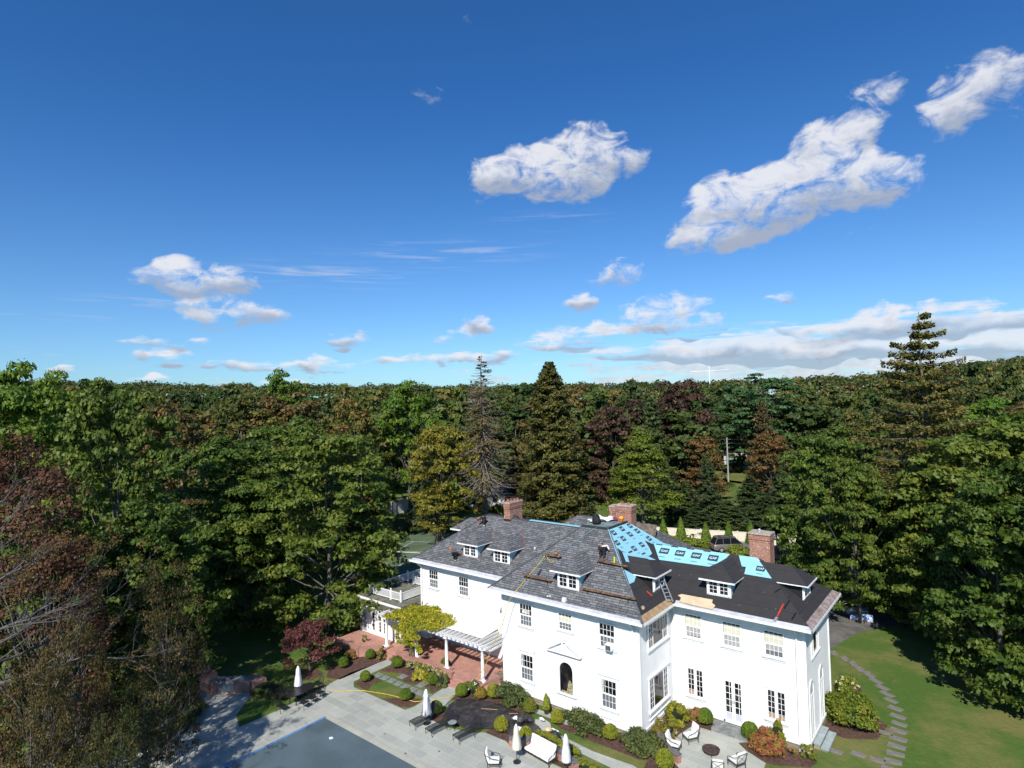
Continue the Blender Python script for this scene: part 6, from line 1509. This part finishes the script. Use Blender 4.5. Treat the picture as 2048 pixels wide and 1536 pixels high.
BSP = spruce_tree('blue_spruce', 4.6, 2.2, BL, BARK, 16, .02, 16, 9, .12, .11, 44, .12, r0=.08)

# --- specimen trees, left
plant(MA, 'huge green maple reaching down over the sunroom at the left of the house', 'tree', 652, 54, 868, 135)
plant(MB2, 'tall green maple left of the one that overhangs the sunroom', 'tree', 465, 60, 885, 135)
plant(MA, 'broad green maple behind and between the two maples left of the house', 'tree', 570, 72, 850, 130)
plant(MB2, 'tallest round green maple at the far left, dark on its right side', 'tree', 232, 47, 782, 118)
plant(MA, 'lower green maple under the tall left maple', 'tree', 300, 41, 1010, 120)
plant(MC, 'green tree at the left edge behind the reddish beech', 'tree', 45, 62, 752, 110)
plant(MC, 'green treetop with grey twigs left of the tall round maple', 'tree', 110, 75, 765, 90)
plant(RU, 'orange-brown tree just right of the tall left maple', 'tree', 335, 78, 805, 78)
plant(OD, 'wide brownish dome of an oak behind the left maples', 'tree', 480, 88, 800, 115, 'brownish oaks beyond the maples')
plant(RU, 'wide orange-tinted oak crown under the lone tall green treetop', 'tree', 575, 92, 796, 105)
plant(OD, 'brown-green oak with pale limbs right of the orange-tinted crown', 'tree', 700, 92, 808, 72)
plant(MC, 'bright green tall maple left of the dead spruce', 'tree', 815, 100, 778, 78)
plant(HE, 'dark narrow cedar in front of the bright maple', 'tree', 845, 93, 840, 40)
plant(MC, 'lone taller green treetop breaking the left skyline', 'tree', 566, 150, 752, 48)
plant(OK_, 'yellowing oak beside the tennis court', 'tree', 880, 83, 862, 66)
plant(OK_, 'small yellowing tree beneath the tall yellowing oak', 'tree', 872, 82, 972, 46)
plant(MA, 'dark green maple behind the one over the sunroom, left of the court', 'tree', 722, 86, 880, 62)
plant(DS, 'tall half-dead spruce with bare drooping branches', 'tree', 962, 99, 708, 84, rz=1.0)
plant(SP, 'tall dense olive spruce right of the dead one', 'tree', 1098, 94, 720, 82)
plant(GC, 'golden green cypress behind the middle chimney', 'tree', 1280, 88, 870, 76)
plant(HE, 'tall green conifer rising behind the golden cypress', 'tree', 1298, 112, 766, 52)
plant(CB, 'dark purple beech between the olive spruce and the cypress', 'tree', 1222, 112, 812, 52)
plant(CB, 'dark purple beech with bare twigs on top, right of the tall conifer', 'tree', 1358, 122, 762, 62)
plant(CB, 'purple-brown beech behind the golden cypress', 'tree', 1290, 118, 800, 60)
plant(WP, 'wide layered white pine on the right of centre skyline', 'tree', 1530, 140, 752, 78)
plant(WP, 'lower white pine left of the tallest pine', 'tree', 1475, 150, 772, 52)
plant(SS, 'pointed reddish spruce in front of the white pine', 'tree', 1523, 124, 795, 42)
plant(RU, 'russet-topped tree left of the utility pole', 'tree', 1402, 108, 876, 46)
plant(RU, 'russet-topped tree right of the utility pole', 'tree', 1538, 112, 868, 50)
plant(OD, 'dull oak behind the left russet tree', 'tree', 1440, 150, 835, 58)
for i, (px, dp, yt, ww, lb) in enumerate([(1372, 92, 960, 46, 'dark hemlock left of the utility pole behind the cream fence'), (1412, 90, 905, 42, 'taller dark hemlock just left of the utility pole'), (1500, 92, 950, 55, 'broad dark hemlock right of the utility pole'), (1560, 94, 930, 50, 'dark hemlock left of the right chimney tip'), (1455, 84, 1000, 60, 'low wide hemlock above the middle of the cream fence'), (1345, 96, 935, 30, 'slim bluish hemlock beside the golden cypress'), (1530, 86, 985, 55, 'low hemlock above the right end of the cream fence'), (1395, 84, 1010, 50, 'low hemlock above the left end of the cream fence')]):
    plant(HE, lb, 'tree', px, dp, yt, ww, 'dark hemlocks behind the cream fence')
# --- right
plant(MA, 'green maple behind the dark navy minivan', 'tree', 1655, 58, 868, 98)
plant(MC, 'bright yellow-green maple above the right chimney', 'tree', 1640, 74, 900, 80)
plant(MB2, 'green maple right of the driveway whose lower boughs hang low', 'tree', 1705, 52, 930, 80)
plant(BS, 'tall open-topped spruce against the clouds on the right', 'tree', 1838, 56, 622, 165, rz=.6)
plant(MA, 'big green maple at the right edge above the lawn', 'tree', 1955, 46, 872, 160)
plant(MB2, 'green maple filling the right edge of the picture', 'tree', 2075, 48, 838, 140)
plant(MA, 'rounded green maple below the tall open spruce', 'tree', 1845, 50, 940, 100)
plant(MC, 'green maple right of the open spruce, further back', 'tree', 1990, 68, 815, 120)
plant(MB2, 'low boughed maple casting the big shadow on the right lawn', 'tree', 1985, 39, 960, 130)
plant(OD, 'brown-green oak left of the open spruce', 'tree', 1730, 82, 830, 80)
plant(OD, 'yellow-brown tree behind the open spruce', 'tree', 1900, 92, 815, 100)
plant(RU, 'brown-tinged tree on the far right behind the maples', 'tree', 2030, 88, 800, 90)
plant(MA, 'maple just outside the right edge shading the lawn', 'tree', 2230, 34, 900, 200)
plant(MB2, 'maple beyond the right border with its shade across the grass', 'tree', 2330, 44, 860, 200)
plant(BSP, 'small silvery blue spruce behind the house ridge', 'shrub', 1078, 96, 996, 27)
plant(BSP, 'short silvery blue spruce touching the taller blue one', 'shrub', 1108, 93, 1022, 18)

# --- wooded background: each tree its own object, four kinds of crown
def cheap(name, mat, seed, shape, n=60, leaf=.55, nl=44, H=15, Rr=5.5):
    return broad_tree(name, H, Rr, mat, BARK, seed, .05, n, leaf, nl, shape, .22, .55, 7, .3)
GA = foliage('background_leaves', (.026, .052, .012), (.060, .085, .020), .3, cc=(.095, .085, .025), objvar=.9)
GB = foliage('background_dark_leaves', (.024, .044, .012), (.050, .070, .018), .3, objvar=.6)
BG = [(cheap('forest_tree', GA, 21, 'dome'), 'green forest tree in the wooded background'), (cheap('forest_tree', GA, 22, 'round'), 'green forest tree in the wooded background'), (cheap('forest_tree', GB, 23, 'round'), 'dark green forest tree in the wooded background'),
      (cheap('forest_tree', GB, 24, 'dome'), 'dark green forest tree in the wooded background'), (cheap('forest_tree', G4, 25, 'dome'), 'brown-tinged forest tree in the wooded background')]
rb = random.Random(77); placed = []
def yline(px): return float(np.interp(px, [-200, 0, 200, 400, 700, 1024, 1300, 1600, 1750, 1900, 2048, 2300], [782, 780, 782, 784, 783, 779, 776, 772, 765, 735, 722, 720]))
n_bg = 0
bands = [(112, 140, 30), (140, 185, 50), (185, 250, 62), (250, 340, 70), (340, 440, 76)]
for (d0, d1, cnt) in bands:
    for i in range(cnt):
        dep = d0 + (d1 - d0) * rb.random(); px = -60 + 2180 * (i + rb.random()) / cnt
        if 1415 < px < 1500 and dep < 185: continue
        if abs(px - 975) < 60 and dep < 118: continue
        yl = yline(px) + (4000 / dep) * rb.uniform(.5, 1.5) - 6
        if dep < 185: yl = max(yl, 800 + rb.uniform(-8, 35))
        p_, lb = BG[rb.choices(range(5), (5, 5, 4, 4, 1.2))[0]]
        o = plant(p_, lb, 'tree', px, dep, yl, rb.uniform(5.0, 7.5) / dep * F_PX, 'forest trees behind the estate'); n_bg += 1
        o.scale.z = min(o.scale.z * rb.choice((.82, .92, 1.0, 1.0, 1.06, 1.15)), 26 / 15)
# far-off woodland that reads as one mass
rng = np.random.default_rng(99)
cen = []; rad = []
for i in range(1500):
    f = 440 + 340 * rng.random() ** .8; px = rng.uniform(-160, 2210); a = (px - 1024) / F_PX
    X = CAM.x + (Rv.x * a + Fh.x) * f; Y = CAM.y + (Rv.y * a + Fh.y) * f
    h = rng.uniform(9, 17); cen.append((X, Y, float(gz(X, Y)) + h)); r_0 = rng.uniform(5.5, 9.5); rad.append((r_0, r_0, r_0 * .7))
V, F_ = clump_leaves(np.array(cen), np.array(rad), 60, 1.5, rng, up=.6)
tag(npmesh('far_woodland', V, F_, foliage('far_leaves', (.028, .046, .014), (.055, .068, .020), .02, cc=(.07, .065, .026))), kind='stuff')
b_ = MB(); b_.add([(-46, 112, .16), (-27, 104, .16), (-26, 130, .55), (-38, 142, .9), (-52, 138, .9)], [(0, 1, 2, 3, 4)])
tag(b_.build('far_lawn', plain('far_lawn_grass', (.14, .16, .035), .9, .15, .3)), kind='structure')  # plain yellow-green grass colour with slight random variation

# --- small purple tree, foreground beech
pm = broad_tree('purple_plum_tree', 3.3, 1.6, foliage('plum_leaves', (.05, .02, .022), (.085, .032, .035), 2, .15), BARKP, 31, .36, 60, .07, 130, 'dome', .24, .7, 26, .07)
plant(pm, 'small round purple-leaved tree in a mulch circle by the pool deck', 'tree', 600, 46, 1240, 0, XY=(-24.3, -6.2), zb=G0, h=3.7, w=1.9)
rbt = plant(RB, 'reddish brown beech at the left edge with many bare twigs', 'tree', 20, 36, 905, 150)
plant(RB, 'second reddish beech crown lower at the left edge', 'tree', 95, 31, 1075, 120)
def bare_tree():
    t = thing('bare_beech', 'bare grey-limbed beech leaning into the lower left corner with a few dry leaves', 'tree', (0, 0, 0))
    b = MB(); r = random.Random(12); tips = []
    root = Vector((-18.6, -27.4, G0)); trunk = [root, root + Vector((.1, .1, 3.5)), root + Vector((.1, .4, 7)), root + Vector((.3, .5, 10.5)), root + Vector((.5, .6, 13.5))]
    b.tube(trunk, [.36, .30, .25, .18, .10], 10)
    def limb(p, d, L, r0, depth):
        n = 6; pts = [p]; dd = d.normalized()
        for i in range(n):
            dd = (dd + Vector((r.uniform(-.28, .28), r.uniform(-.28, .28), r.uniform(-.18, .22)))).normalized()
            pts.append(pts[-1] + dd * L / n)
        b.tube(pts, [r0 * (1 - .75 * i / n) for i in range(n + 1)], 6 if r0 > .03 else 4, cap=False)
        if depth == 0: tips.extend(pts[3:]); return
        for k in range(r.choice((3, 4, 4))):
            i = r.randint(1, n); q = pts[i]
            nd = (dd + Vector((r.uniform(-.95, .95), r.uniform(-.95, .95), r.uniform(-.5, .6)))).normalized()
            limb(q, nd, L * r.uniform(.4, .62), r0 * (1 - .75 * i / n) * .6 + .003, depth - 1)
    V3 = Vector
    for (z, d, L, rr0) in ((8.2, (1.0, 1.3, -.05), 5.2, .15), (5.5, (1.3, .6, -.10), 4.8, .12), (9.5, (.8, .3, .05), 5.0, .10), (10.2, (.3, 1.2, .25), 5.5, .10), (6.6, (.9, -.3, -.05), 4.5, .09), (11.5, (-.2, 1.0, .3), 5, .08), (12.5, (.8, .9, .4), 4.5, .07), (4.2, (.4, 1.2, .0), 6, .10), (7.4, (1.2, .9, .12), 6, .11), (8.8, (-.6, 1.2, .1), 6, .1), (12.8, (.1, .2, 1), 4, .08)):
        p = root + V3((.1, .35, z)); limb(p, V3(d), L, rr0, 3)
    b.build('trunk', plain('grey_beech_bark', (.13, .12, .11), .8, .25, 4), t, True)
    C = np.array([tuple(q) for q in tips]); rg = np.random.default_rng(5); k = rg.choice(len(C), min(len(C), 1500), replace=False)
    cl = C[k]; grp = (np.sin(cl[:, 0] * .9) + np.sin(cl[:, 1] * .8) + np.sin(cl[:, 2] * 1.1)) > .5; cl = cl[grp]
    V, F_ = clump_leaves(cl, np.full((len(cl), 3), .33), 15, .048, rg, up=.3, shell=.1)
    npmesh('crown', V, F_, foliage('dry_mixed_leaves', (.05, .055, .015), (.11, .055, .025), 1.2, .2, cc=(.07, .09, .02)), t)
bare_tree()
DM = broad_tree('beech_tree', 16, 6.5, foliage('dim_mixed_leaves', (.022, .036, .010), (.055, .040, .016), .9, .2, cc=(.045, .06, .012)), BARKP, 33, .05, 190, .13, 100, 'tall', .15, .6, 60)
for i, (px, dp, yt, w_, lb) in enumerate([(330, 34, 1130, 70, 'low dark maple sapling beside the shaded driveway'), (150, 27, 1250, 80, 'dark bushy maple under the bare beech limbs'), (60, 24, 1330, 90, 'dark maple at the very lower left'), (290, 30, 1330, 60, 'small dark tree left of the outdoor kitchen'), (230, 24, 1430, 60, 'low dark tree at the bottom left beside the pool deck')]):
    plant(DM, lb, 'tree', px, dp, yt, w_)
for (x, y, h, w_, lb) in ((-9, -36, 13, 5.0, 'maple behind the viewer shading the left pool deck'), (-22, -30, 15, 5.5, 'maple beyond the lower left corner'), (-30, -22, 13, 5.0, 'maple shading the outdoor kitchen from the left'), (-35, -13, 12, 5, 'maple left of the outdoor kitchen over dark grass'), (-38, -4, 13, 5, 'maple over the dark grass behind the purple tree')):
    if y > -30: plant(MB2, lb, 'tree', 0, 30, 900, 0, XY=(x, y), zb=G0, h=h, w=w_)

# --- shrubs
def bush(name, label, cat, loc, rx, ry, rz_, mat, leaf=.06, n=900, seed=1, group=None, lumps=14, flowers=None, up=.4, core=True, shell=.75):
    """rounded shrub: leaf cards over a dark inner mass; flowers = (material, count, size)"""
    rng = np.random.default_rng(seed)
    t = bpy.data.objects.new(name, None); t.empty_display_size = .1; col.objects.link(t); t.location = loc
    if lumps:
        th = rng.uniform(0, 6.283, lumps); h = rng.uniform(.15, .85, lumps); rr = np.sqrt(rng.random(lumps)) * .75
        cen = np.stack([rr * rx * np.cos(th), rr * ry * np.sin(th), h * rz_ * (1.15 - rr * .5)], 1); cr = np.stack([rx * rng.uniform(.28, .45, lumps), ry * rng.uniform(.28, .45, lumps), rz_ * rng.uniform(.2, .34, lumps)], 1)
        V, F_ = clump_leaves(cen, cr, max(8, n // lumps), leaf, rng, up=up, shell=.6)
    else: V, F_ = clump_leaves(np.array([[0, 0, rz_ * .5]]), np.array([[rx, ry, rz_ * .52]]), n, leaf, rng, up=.1, shell=shell)
    V[:, 2] = np.maximum(V[:, 2], .01)
    npmesh('leaves', V, F_, mat, t)
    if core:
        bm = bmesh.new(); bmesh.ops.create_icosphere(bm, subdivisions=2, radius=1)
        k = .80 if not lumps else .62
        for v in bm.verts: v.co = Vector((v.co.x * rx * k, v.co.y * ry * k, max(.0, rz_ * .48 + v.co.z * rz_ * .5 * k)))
        me = bpy.data.meshes.new('branches'); bm.to_mesh(me); bm.free(); me.materials.append(DARKCORE); o = bpy.data.objects.new('branches', me); col.objects.link(o); o.parent = t; KIDS.setdefault(t.name, []).append(o)  # solid dark core added so the shrub is not see-through, no modelled twigs
    if flowers:
        fm, fc, fs = flowers; d = rnd_dirs(fc, rng); d[:, 2] = np.abs(d[:, 2]); C = d * np.array([rx, ry, rz_ * .55]) * rng.uniform(.85, 1.05, (fc, 1)) + np.array([0, 0, rz_ * .45])
        V, F_ = clump_leaves(C, np.full((fc, 3), fs), 16, fs * .45, rng, up=.6, shell=.5); npmesh('flowers', V, F_, fm, t)
    return tag(t, label, cat, group)
DARKCORE = plain('dark_shrub_core', (.012, .020, .006), .9, .2, 5)  # dark colour of the solid cores added inside shrubs
BXM = foliage('boxwood_leaves', (.045, .085, .010), (.085, .125, .014), 1.6, .15)
BXY = foliage('yellow_boxwood_leaves', (.085, .12, .010), (.14, .155, .016), 1.6, .15)
BXO = foliage('scorched_boxwood_leaves', (.06, .095, .012), (.22, .13, .03), 1.3, .15)
proto_bx = bush('boxwood', 'b', 'shrub', (0, 0, 0), .42, .42, .86, BXM, .035, 3600, 41, lumps=0, shell=.93)
proto_by = bush('boxwood', 'b', 'shrub', (0, 0, 0), .42, .42, .86, BXY, .035, 3600, 42, lumps=0, shell=.93)
proto_bo = bush('boxwood', 'b', 'shrub', (0, 0, 0), .42, .42, .86, BXO, .035, 3600, 43, lumps=0, shell=.93)
for k, (x, y, s, p_, lb) in enumerate([
    (-22.7, -4.3, 1, 0, 'round clipped boxwood at the outer left corner bed by the walk'), (-22.3, -2.1, 1, 0, 'round clipped boxwood against the left end of the low brick wall'), (-19.5, -4.7, 1, 0, 'round boxwood at the left corner of the small grass square'),
    (-19.3, -1.9, 1.12, 0, 'round boxwood left of the pale pink flowering shrubs'), (-15.0, -4.8, 1.05, 0, 'round boxwood at the lower tip of the small grass square'), (-15.1, -2.2, 1.05, 0, 'egg-shaped boxwood in front of the low brick wall right of the yellow shrub'),
    (-12.2, -2.3, 1.08, 0, 'round boxwood right of the lower terrace steps'), (-10.95, -1.7, .95, 2, 'round boxwood with orange scorched top below the corner pier'), (-12.0, -4.85, 1.02, 0, 'round boxwood beside the ragged white umbrella'),
    (-10.35, -1.1, 1.15, 1, 'round boxwood at the left corner of the white house front'), (-7.3, -3.95, 1.1, 1, 'yellow-green boxwood in front of the black tarp'), (-7.2, -1.25, 1.12, 2, 'round boxwood with orange top between the dark shrubs and the potted tree'),
    (-5.1, -1.2, 1.05, 1, 'upright boxwood right of the potted cone tree'), (-5.55, -3.8, 1.0, 1, 'yellow-green boxwood at the end of the curved wall hedge'), (-1.65, -.75, 1.15, 1, 'boxwood between the two long dark shrub rows on the house front'),
    (2.2, 4.0, 1.18, 0, 'large smooth round boxwood left of the french door steps'), (4.85, 3.95, 1.25, 0, 'large smooth round boxwood right of the french door steps'), (2.1, -1.5, 1.25, 1, 'big yellow-green boxwood at the bottom edge outside the curved wall'), (6.0, -.3, 1.0, 0, 'round boxwood peeping in at the bottom edge right of the patio')]):
    P3 = (proto_bx, proto_by, proto_bo)[p_]
    if P3.name in USED: o = copy_tree(P3)
    else: USED[P3.name] = 1; o = P3
    o.location = (x, y, G0 - .02); o.rotation_euler = (0, 0, k * 1.3); s *= .93; o.scale = (s, s, s * random.uniform(.95, 1.12)); tag(o, lb, 'shrub', 'clipped round boxwoods')
DSH = foliage('dark_shrub_leaves', (.030, .050, .016), (.065, .085, .028), 1.5, .15)
YSH = foliage('yellow_green_shrub_leaves', (.10, .12, .012), (.20, .20, .025), 2.0, .2)
HYD = foliage('hydrangea_leaves', (.06, .10, .014), (.12, .15, .022), 2.0, .2)
REDS = foliage('red_shrub_leaves', (.11, .035, .025), (.18, .07, .035), 2.5, .15, cc=(.14, .14, .03))
AUT = foliage('turning_shrub_leaves', (.10, .11, .02), (.18, .10, .05), 2.0, .2)
PINKF = plain('pinkish_blossom', (.55, .38, .28), .8, .2, 8); WHF = plain('white_blossom', (.8, .8, .74), .7); YELF = plain('cream_blossom', (.62, .58, .34), .8, .2, 8)
bush('evergreen_shrub', 'long dark loose shrub along the left part of the white front', 'shrub', (-8.9, -.95, G0), 1.65, .75, 1.25, DSH, .065, 6500, 51, lumps=34)
bush('evergreen_shrub', 'long dark loose shrub along the right part of the white front', 'shrub', (-3.35, -.95, G0), 1.45, .75, 1.25, DSH, .065, 6500, 52, lumps=34)
bush('evergreen_shrub', 'dark bushy shrub at the house corner above the curved wall', 'shrub', (.35, -.75, G0), 1.5, .8, 1.2, DSH, .065, 6500, 53, lumps=34)
bush('flowering_shrub', 'reddish and green rose shrub at the inner corner base', 'shrub', (.75, 1.5, G0), .75, .85, .95, AUT, .06, 3600, 54, lumps=22, flowers=(PINKF, 5, .09))
bush('flowering_shrub', 'yellow-green shrub in the inner corner under the side window', 'shrub', (.75, 3.2, G0), .75, .75, 1.35, YSH, .07, 3600, 55, lumps=22)
bush('flowering_shrub', 'green and pink-tinged shrub left of the large smooth boxwood', 'shrub', (1.6, 3.9, G0), .5, .45, 1.05, AUT, .06, 2600, 56, lumps=16)
bush('burning_bush', 'large dark red leaved shrub at the right of the small patio', 'shrub', (6.0, 3.3, G0), .95, .85, 1.3, REDS, .055, 7500, 57, lumps=34)
bush('flowering_shrub', 'yellow-green shrub rising behind the dark red one', 'shrub', (6.35, 4.0, G0), .6, .35, 1.55, YSH, .07, 2400, 58, lumps=14)
bush('flowering_shrub', 'small hydrangea at the right corner of the house front', 'shrub', (7.95, 4.0, G0), .42, .38, .75, HYD, .07, 1500, 59, lumps=12, flowers=(PINKF, 4, .08))
bush('flowering_shrub', 'tiny low plant between the red shrub and the corner hydrangea', 'shrub', (7.2, 3.9, G0), .3, .28, .4, AUT, .05, 700, 60, lumps=8)
bush('evergreen_shrub', 'very large rounded yellow-green shrub by the side steps', 'shrub', (9.15, 9.0, G0), 1.45, 1.35, 1.95, foliage('large_shrub_leaves', (.06, .095, .012), (.14, .15, .02), 1.4, .2), .075, 12000, 61, lumps=44)
bush('flowering_shrub', 'hydrangea with cream flowers behind the house corner', 'shrub', (8.3, 13.0, G0), .65, .9, 1.2, HYD, .07, 2600, 62, lumps=18, flowers=(YELF, 14, .12))
bush('flowering_shrub', 'low white-flowered shrub beyond the large rounded one', 'shrub', (8.6, 11.9, G0), .6, .5, .8, HYD, .06, 1600, 63, lumps=12, flowers=(WHF, 6, .05))
bush('flowering_shrub', 'bright yellow-leaved hosta clump in front of the pink blooms', 'shrub', (-16.4, -2.3, G0), .6, .55, .75, foliage('yellow_hosta_leaves', (.17, .19, .02), (.33, .30, .07), 3, .25), .10, 1500, 64, lumps=14)
for i, (x, y, w_, lb) in enumerate([(-17.9, -1.45, .8, 'pale pink hydrangea at the left end of the low brick wall'), (-16.6, -1.35, .8, 'pale pink hydrangea in the middle of the low brick wall'), (-15.3, -1.4, .8, 'pale pink hydrangea right of the middle of the low brick wall')]):
    bush('hydrangea', lb, 'shrub', (x, y, G0), w_, .42, .72, HYD, .07, 2000, 65 + i, 'pink hydrangeas before the low wall', 14, (PINKF, 34, .09))
bush('evergreen_shrub', 'dark green shrub right of the egg-shaped boxwood', 'shrub', (-14.5, -1.9, G0), .55, .5, .75, DSH, .06, 2600, 70, lumps=16)
bush('evergreen_shrub', 'dark green shrub left of the corner column pier', 'shrub', (-12.3, -1.35, G0), .5, .4, .75, DSH, .06, 2200, 71, lumps=14)
bush('flowering_shrub', 'light green shrub with white flowers beside the corner pier', 'shrub', (-11.6, -1.75, G0), .4, .38, 1.15, HYD, .06, 1800, 72, lumps=12, flowers=(WHF, 12, .06))
bush('potted_plant', 'round green plant on the terrace by the third column', 'shrub', (-16.1, .0, .02), .42, .36, .6, HYD, .06, 1500, 73, lumps=10)
bush('potted_plant', 'light green plant on the terrace by the vine-covered column', 'shrub', (-19.7, .0, .02), .4, .36, .7, HYD, .06, 1500, 74, lumps=10)
bush('potted_plant', 'green plant against the wall at the right end of the terrace', 'shrub', (-11.2, 1.5, .02), .5, .5, 1.0, DSH, .06, 1800, 75, lumps=12)
bush('dried_plant', 'pale dried flower heads over the right end of the terrace wall', 'shrub', (-10.9, .1, .0), .5, .6, .75, plain('dried_heads', (.34, .26, .19), .8, .3, 12), .05, 1100, 76, lumps=12, core=False)
bush('flowering_shrub', 'loose shrub at the foot of the low wall beside the walk', 'shrub', (-21.6, -1.6, G0), .5, .5, .8, AUT, .06, 1300, 77, lumps=10)
bush('flowering_shrub', 'sparse brownish shrub against the left low brick wall', 'shrub', (-23.6, -2.8, G0), .8, .5, .6, AUT, .055, 1300, 78, lumps=10, core=False)
bush('flowering_shrub', 'loose plants at the far left of the low brick wall', 'shrub', (-25.8, -3.0, G0), .9, .6, .6, HYD, .06, 1500, 79, lumps=12, core=False)
bush('potted_plant', 'small plant in the shade on the left brick terrace', 'shrub', (-24.6, -.9, .0), .25, .25, .7, HYD, .05, 500, 80, lumps=5, core=False)
bush('hedge', 'low yellow-green hedge on the outside of the curved seat wall', 'hedge', (-3.7, -3.45, G0), 1.9, .42, .72, foliage('low_hedge_leaves', (.06, .10, .012), (.13, .15, .02), 2.2, .2), .05, 6500, 81, lumps=30)
bush('hedge', 'low clipped hedge along the bottom edge right of the umbrella', 'hedge', (-.9, -4.2, G0), 1.0, .5, .6, MATS['low_hedge_leaves'], .05, 3000, 82, lumps=16)
bush('evergreen_shrub', 'low dark shrub mass left of the dining table', 'shrub', (-23.6, -9.8, G0), 1.5, 1.0, .7, DSH, .06, 4200, 83, lumps=20)
bush('evergreen_shrub', 'low dark shrub mass left of the shaded pool deck', 'shrub', (-24.8, -14.6, G0), 1.9, 1.1, .9, DSH, .06, 4200, 84, lumps=20)
for i, (x, y, w_, h, m_, lb) in enumerate([(-51.0, 33.5, 2.2, 2.2, YSH, 'cream-flowered hydrangea bank beyond the left roof edge'), (-48.0, 37.5, 2.2, 2.1, YSH, 'cream-flowered shrub behind the dark-clad roofer on the ridge'), (-50.5, 46.3, 1.3, 2.2, HYD, 'rounded green shrub beside the white shed'), (-53.5, 46.0, 1.6, 3.6, G5, 'yellow-green small tree left of the dead spruce trunk'), (-57, 45.5, 1.2, 3.9, G7, 'dark upright yew beside the path to the shed')]):
    bush('garden_shrub', lb, 'shrub', (x, y, G0), w_, w_, h, m_, .15, 2200, 90 + i, lumps=18, flowers=(YELF, 26, .2) if i < 2 else None)
for i, (x, y, lb) in enumerate([(-19.4, 45.2, 'left end'), (-17.2, 46.0, 'second from left'), (-14.1, 46.9, 'third from left'), (-11.3, 47.6, 'middle'), (-8.7, 48.3, 'just left of the chimney'), (-4.9, 49.0, 'just right of the chimney'), (-2.9, 49.6, 'furthest right')]):
    o = bush('arborvitae', 'narrow pointed evergreen before the cream fence, ' + lb, 'shrub', (x, y, G0), .8, .8, 3.4, foliage('arborvitae_leaves', (.035, .08, .010), (.07, .115, .014), 1.2, .15), .12, 10, 100 + i, 'pointed evergreens along the cream fence', lumps=1, core=False)
    rng = np.random.default_rng(100 + i); n = 2400; h = rng.random(n) ** .8; th = rng.uniform(0, 6.28, n); rr = .85 * (1 - h) ** .75 * (1 + .1 * np.sin(th * 4 + i)) * rng.uniform(.8, 1.03, n)
    C = np.stack([rr * np.cos(th), rr * np.sin(th), h * (3.2 + .3 * math.sin(i * 2.1)) + .05], 1); N = np.stack([np.cos(th), np.sin(th), np.full(n, .35)], 1) + rng.normal(0, .4, (n, 3)); N /= np.linalg.norm(N, axis=1, keepdims=True)
    V, F_ = leaf_quads(C, N, .13 * rng.uniform(.6, 1.3, n), rng)
    for c_ in o.children: bpy.data.objects.remove(c_)
    npmesh('leaves', V, F_, MATS['arborvitae_leaves'], o)
    cb = MB(); cb.lathe([(.55, .05), (.6, .4), (.35, 1.9), (.05, 3.0)], 8); cb.build('branches', DARKCORE, o)  # solid dark core added inside the leaf shell
bush('hedge', 'low dense green hedge in front of the pointed evergreens', 'hedge', (-14.5, 45.5, G0), 5.6, .9, 1.1, BXM, .12, 6500, 110, lumps=40)
bush('hedge', 'rounded green hedge behind the ridge left of the right chimney', 'hedge', (-8.3, 41.6, G0), 1.8, 1.3, 1.9, foliage('rear_hedge_leaves', (.05, .09, .012), (.09, .12, .018), 1.2, .15), .13, 6500, 111, lumps=34)
# topiary cone for the pot
rng = np.random.default_rng(7); n = 900; h = rng.random(n) ** .8; th = rng.uniform(0, 6.28, n); rr = .26 * (1 - h) ** .6 * np.clip(h * 8 + .5, 0, 1)
C = np.stack([rr * np.cos(th), rr * np.sin(th), .32 + h * .95], 1); N = np.stack([np.cos(th), np.sin(th), np.full(n, .4)], 1) + rng.normal(0, .4, (n, 3)); N /= np.linalg.norm(N, axis=1, keepdims=True)
V, F_ = leaf_quads(C, N, .05 * rng.uniform(.6, 1.3, n), rng); npmesh('evergreen', V, F_, BXY, pt)
# climbing vine over the pergola
vn = thing('climbing_vine', 'bright yellow-green vine heaped over the left half of the pergola', 'climbing plant')
rng = np.random.default_rng(8); cen = []; rad = []
for i in range(170):
    x = rng.uniform(-21.8, -16.0); y = rng.uniform(-1.2, 1.75); e = 1 - abs((x + 18.9) / 2.9) ** 2
    if rng.random() > e + .35: continue
    cen.append((x, y, 2.72 + rng.uniform(0, .5) * max(e, .1))); rad.append((.5, .42, .30))
for i in range(46):
    x = rng.normal(-19.1, .55); z = rng.uniform(.9, 2.7); cen.append((x + (2.7 - z) * .25 * rng.normal(), -1.02 + rng.uniform(-.15, .1), z)); rad.append((.26, .18, .32))
V, F_ = clump_leaves(np.array(cen), np.array(rad), 90, .075, rng, up=.5, shell=.4)
npmesh('leaves', V, F_, foliage('vine_leaves', (.12, .15, .012), (.26, .26, .03), 1.1, .3), vn)
b_ = MB(); r5 = random.Random(4)
for i in range(10): b_.tube([(-18.9 + r5.uniform(-.3, .3), -.75 + r5.uniform(-.2, .1), .1), (-18.9 + r5.uniform(-.3, .3), -.8, 1.2), (-19 + r5.uniform(-.7, .7), -.8, 2.6)], .02, 5)
b_.build('stems', BARK, vn)
for o_ in list(bpy.data.objects):
    if '_H' in o_: del o_['_H'], o_['_R']
    if o_.type == 'EMPTY' and o_.parent is None and 'label' not in o_ and o_.name != 'camera':
        for c_ in list(o_.children): bpy.data.objects.remove(c_)
        bpy.data.objects.remove(o_)
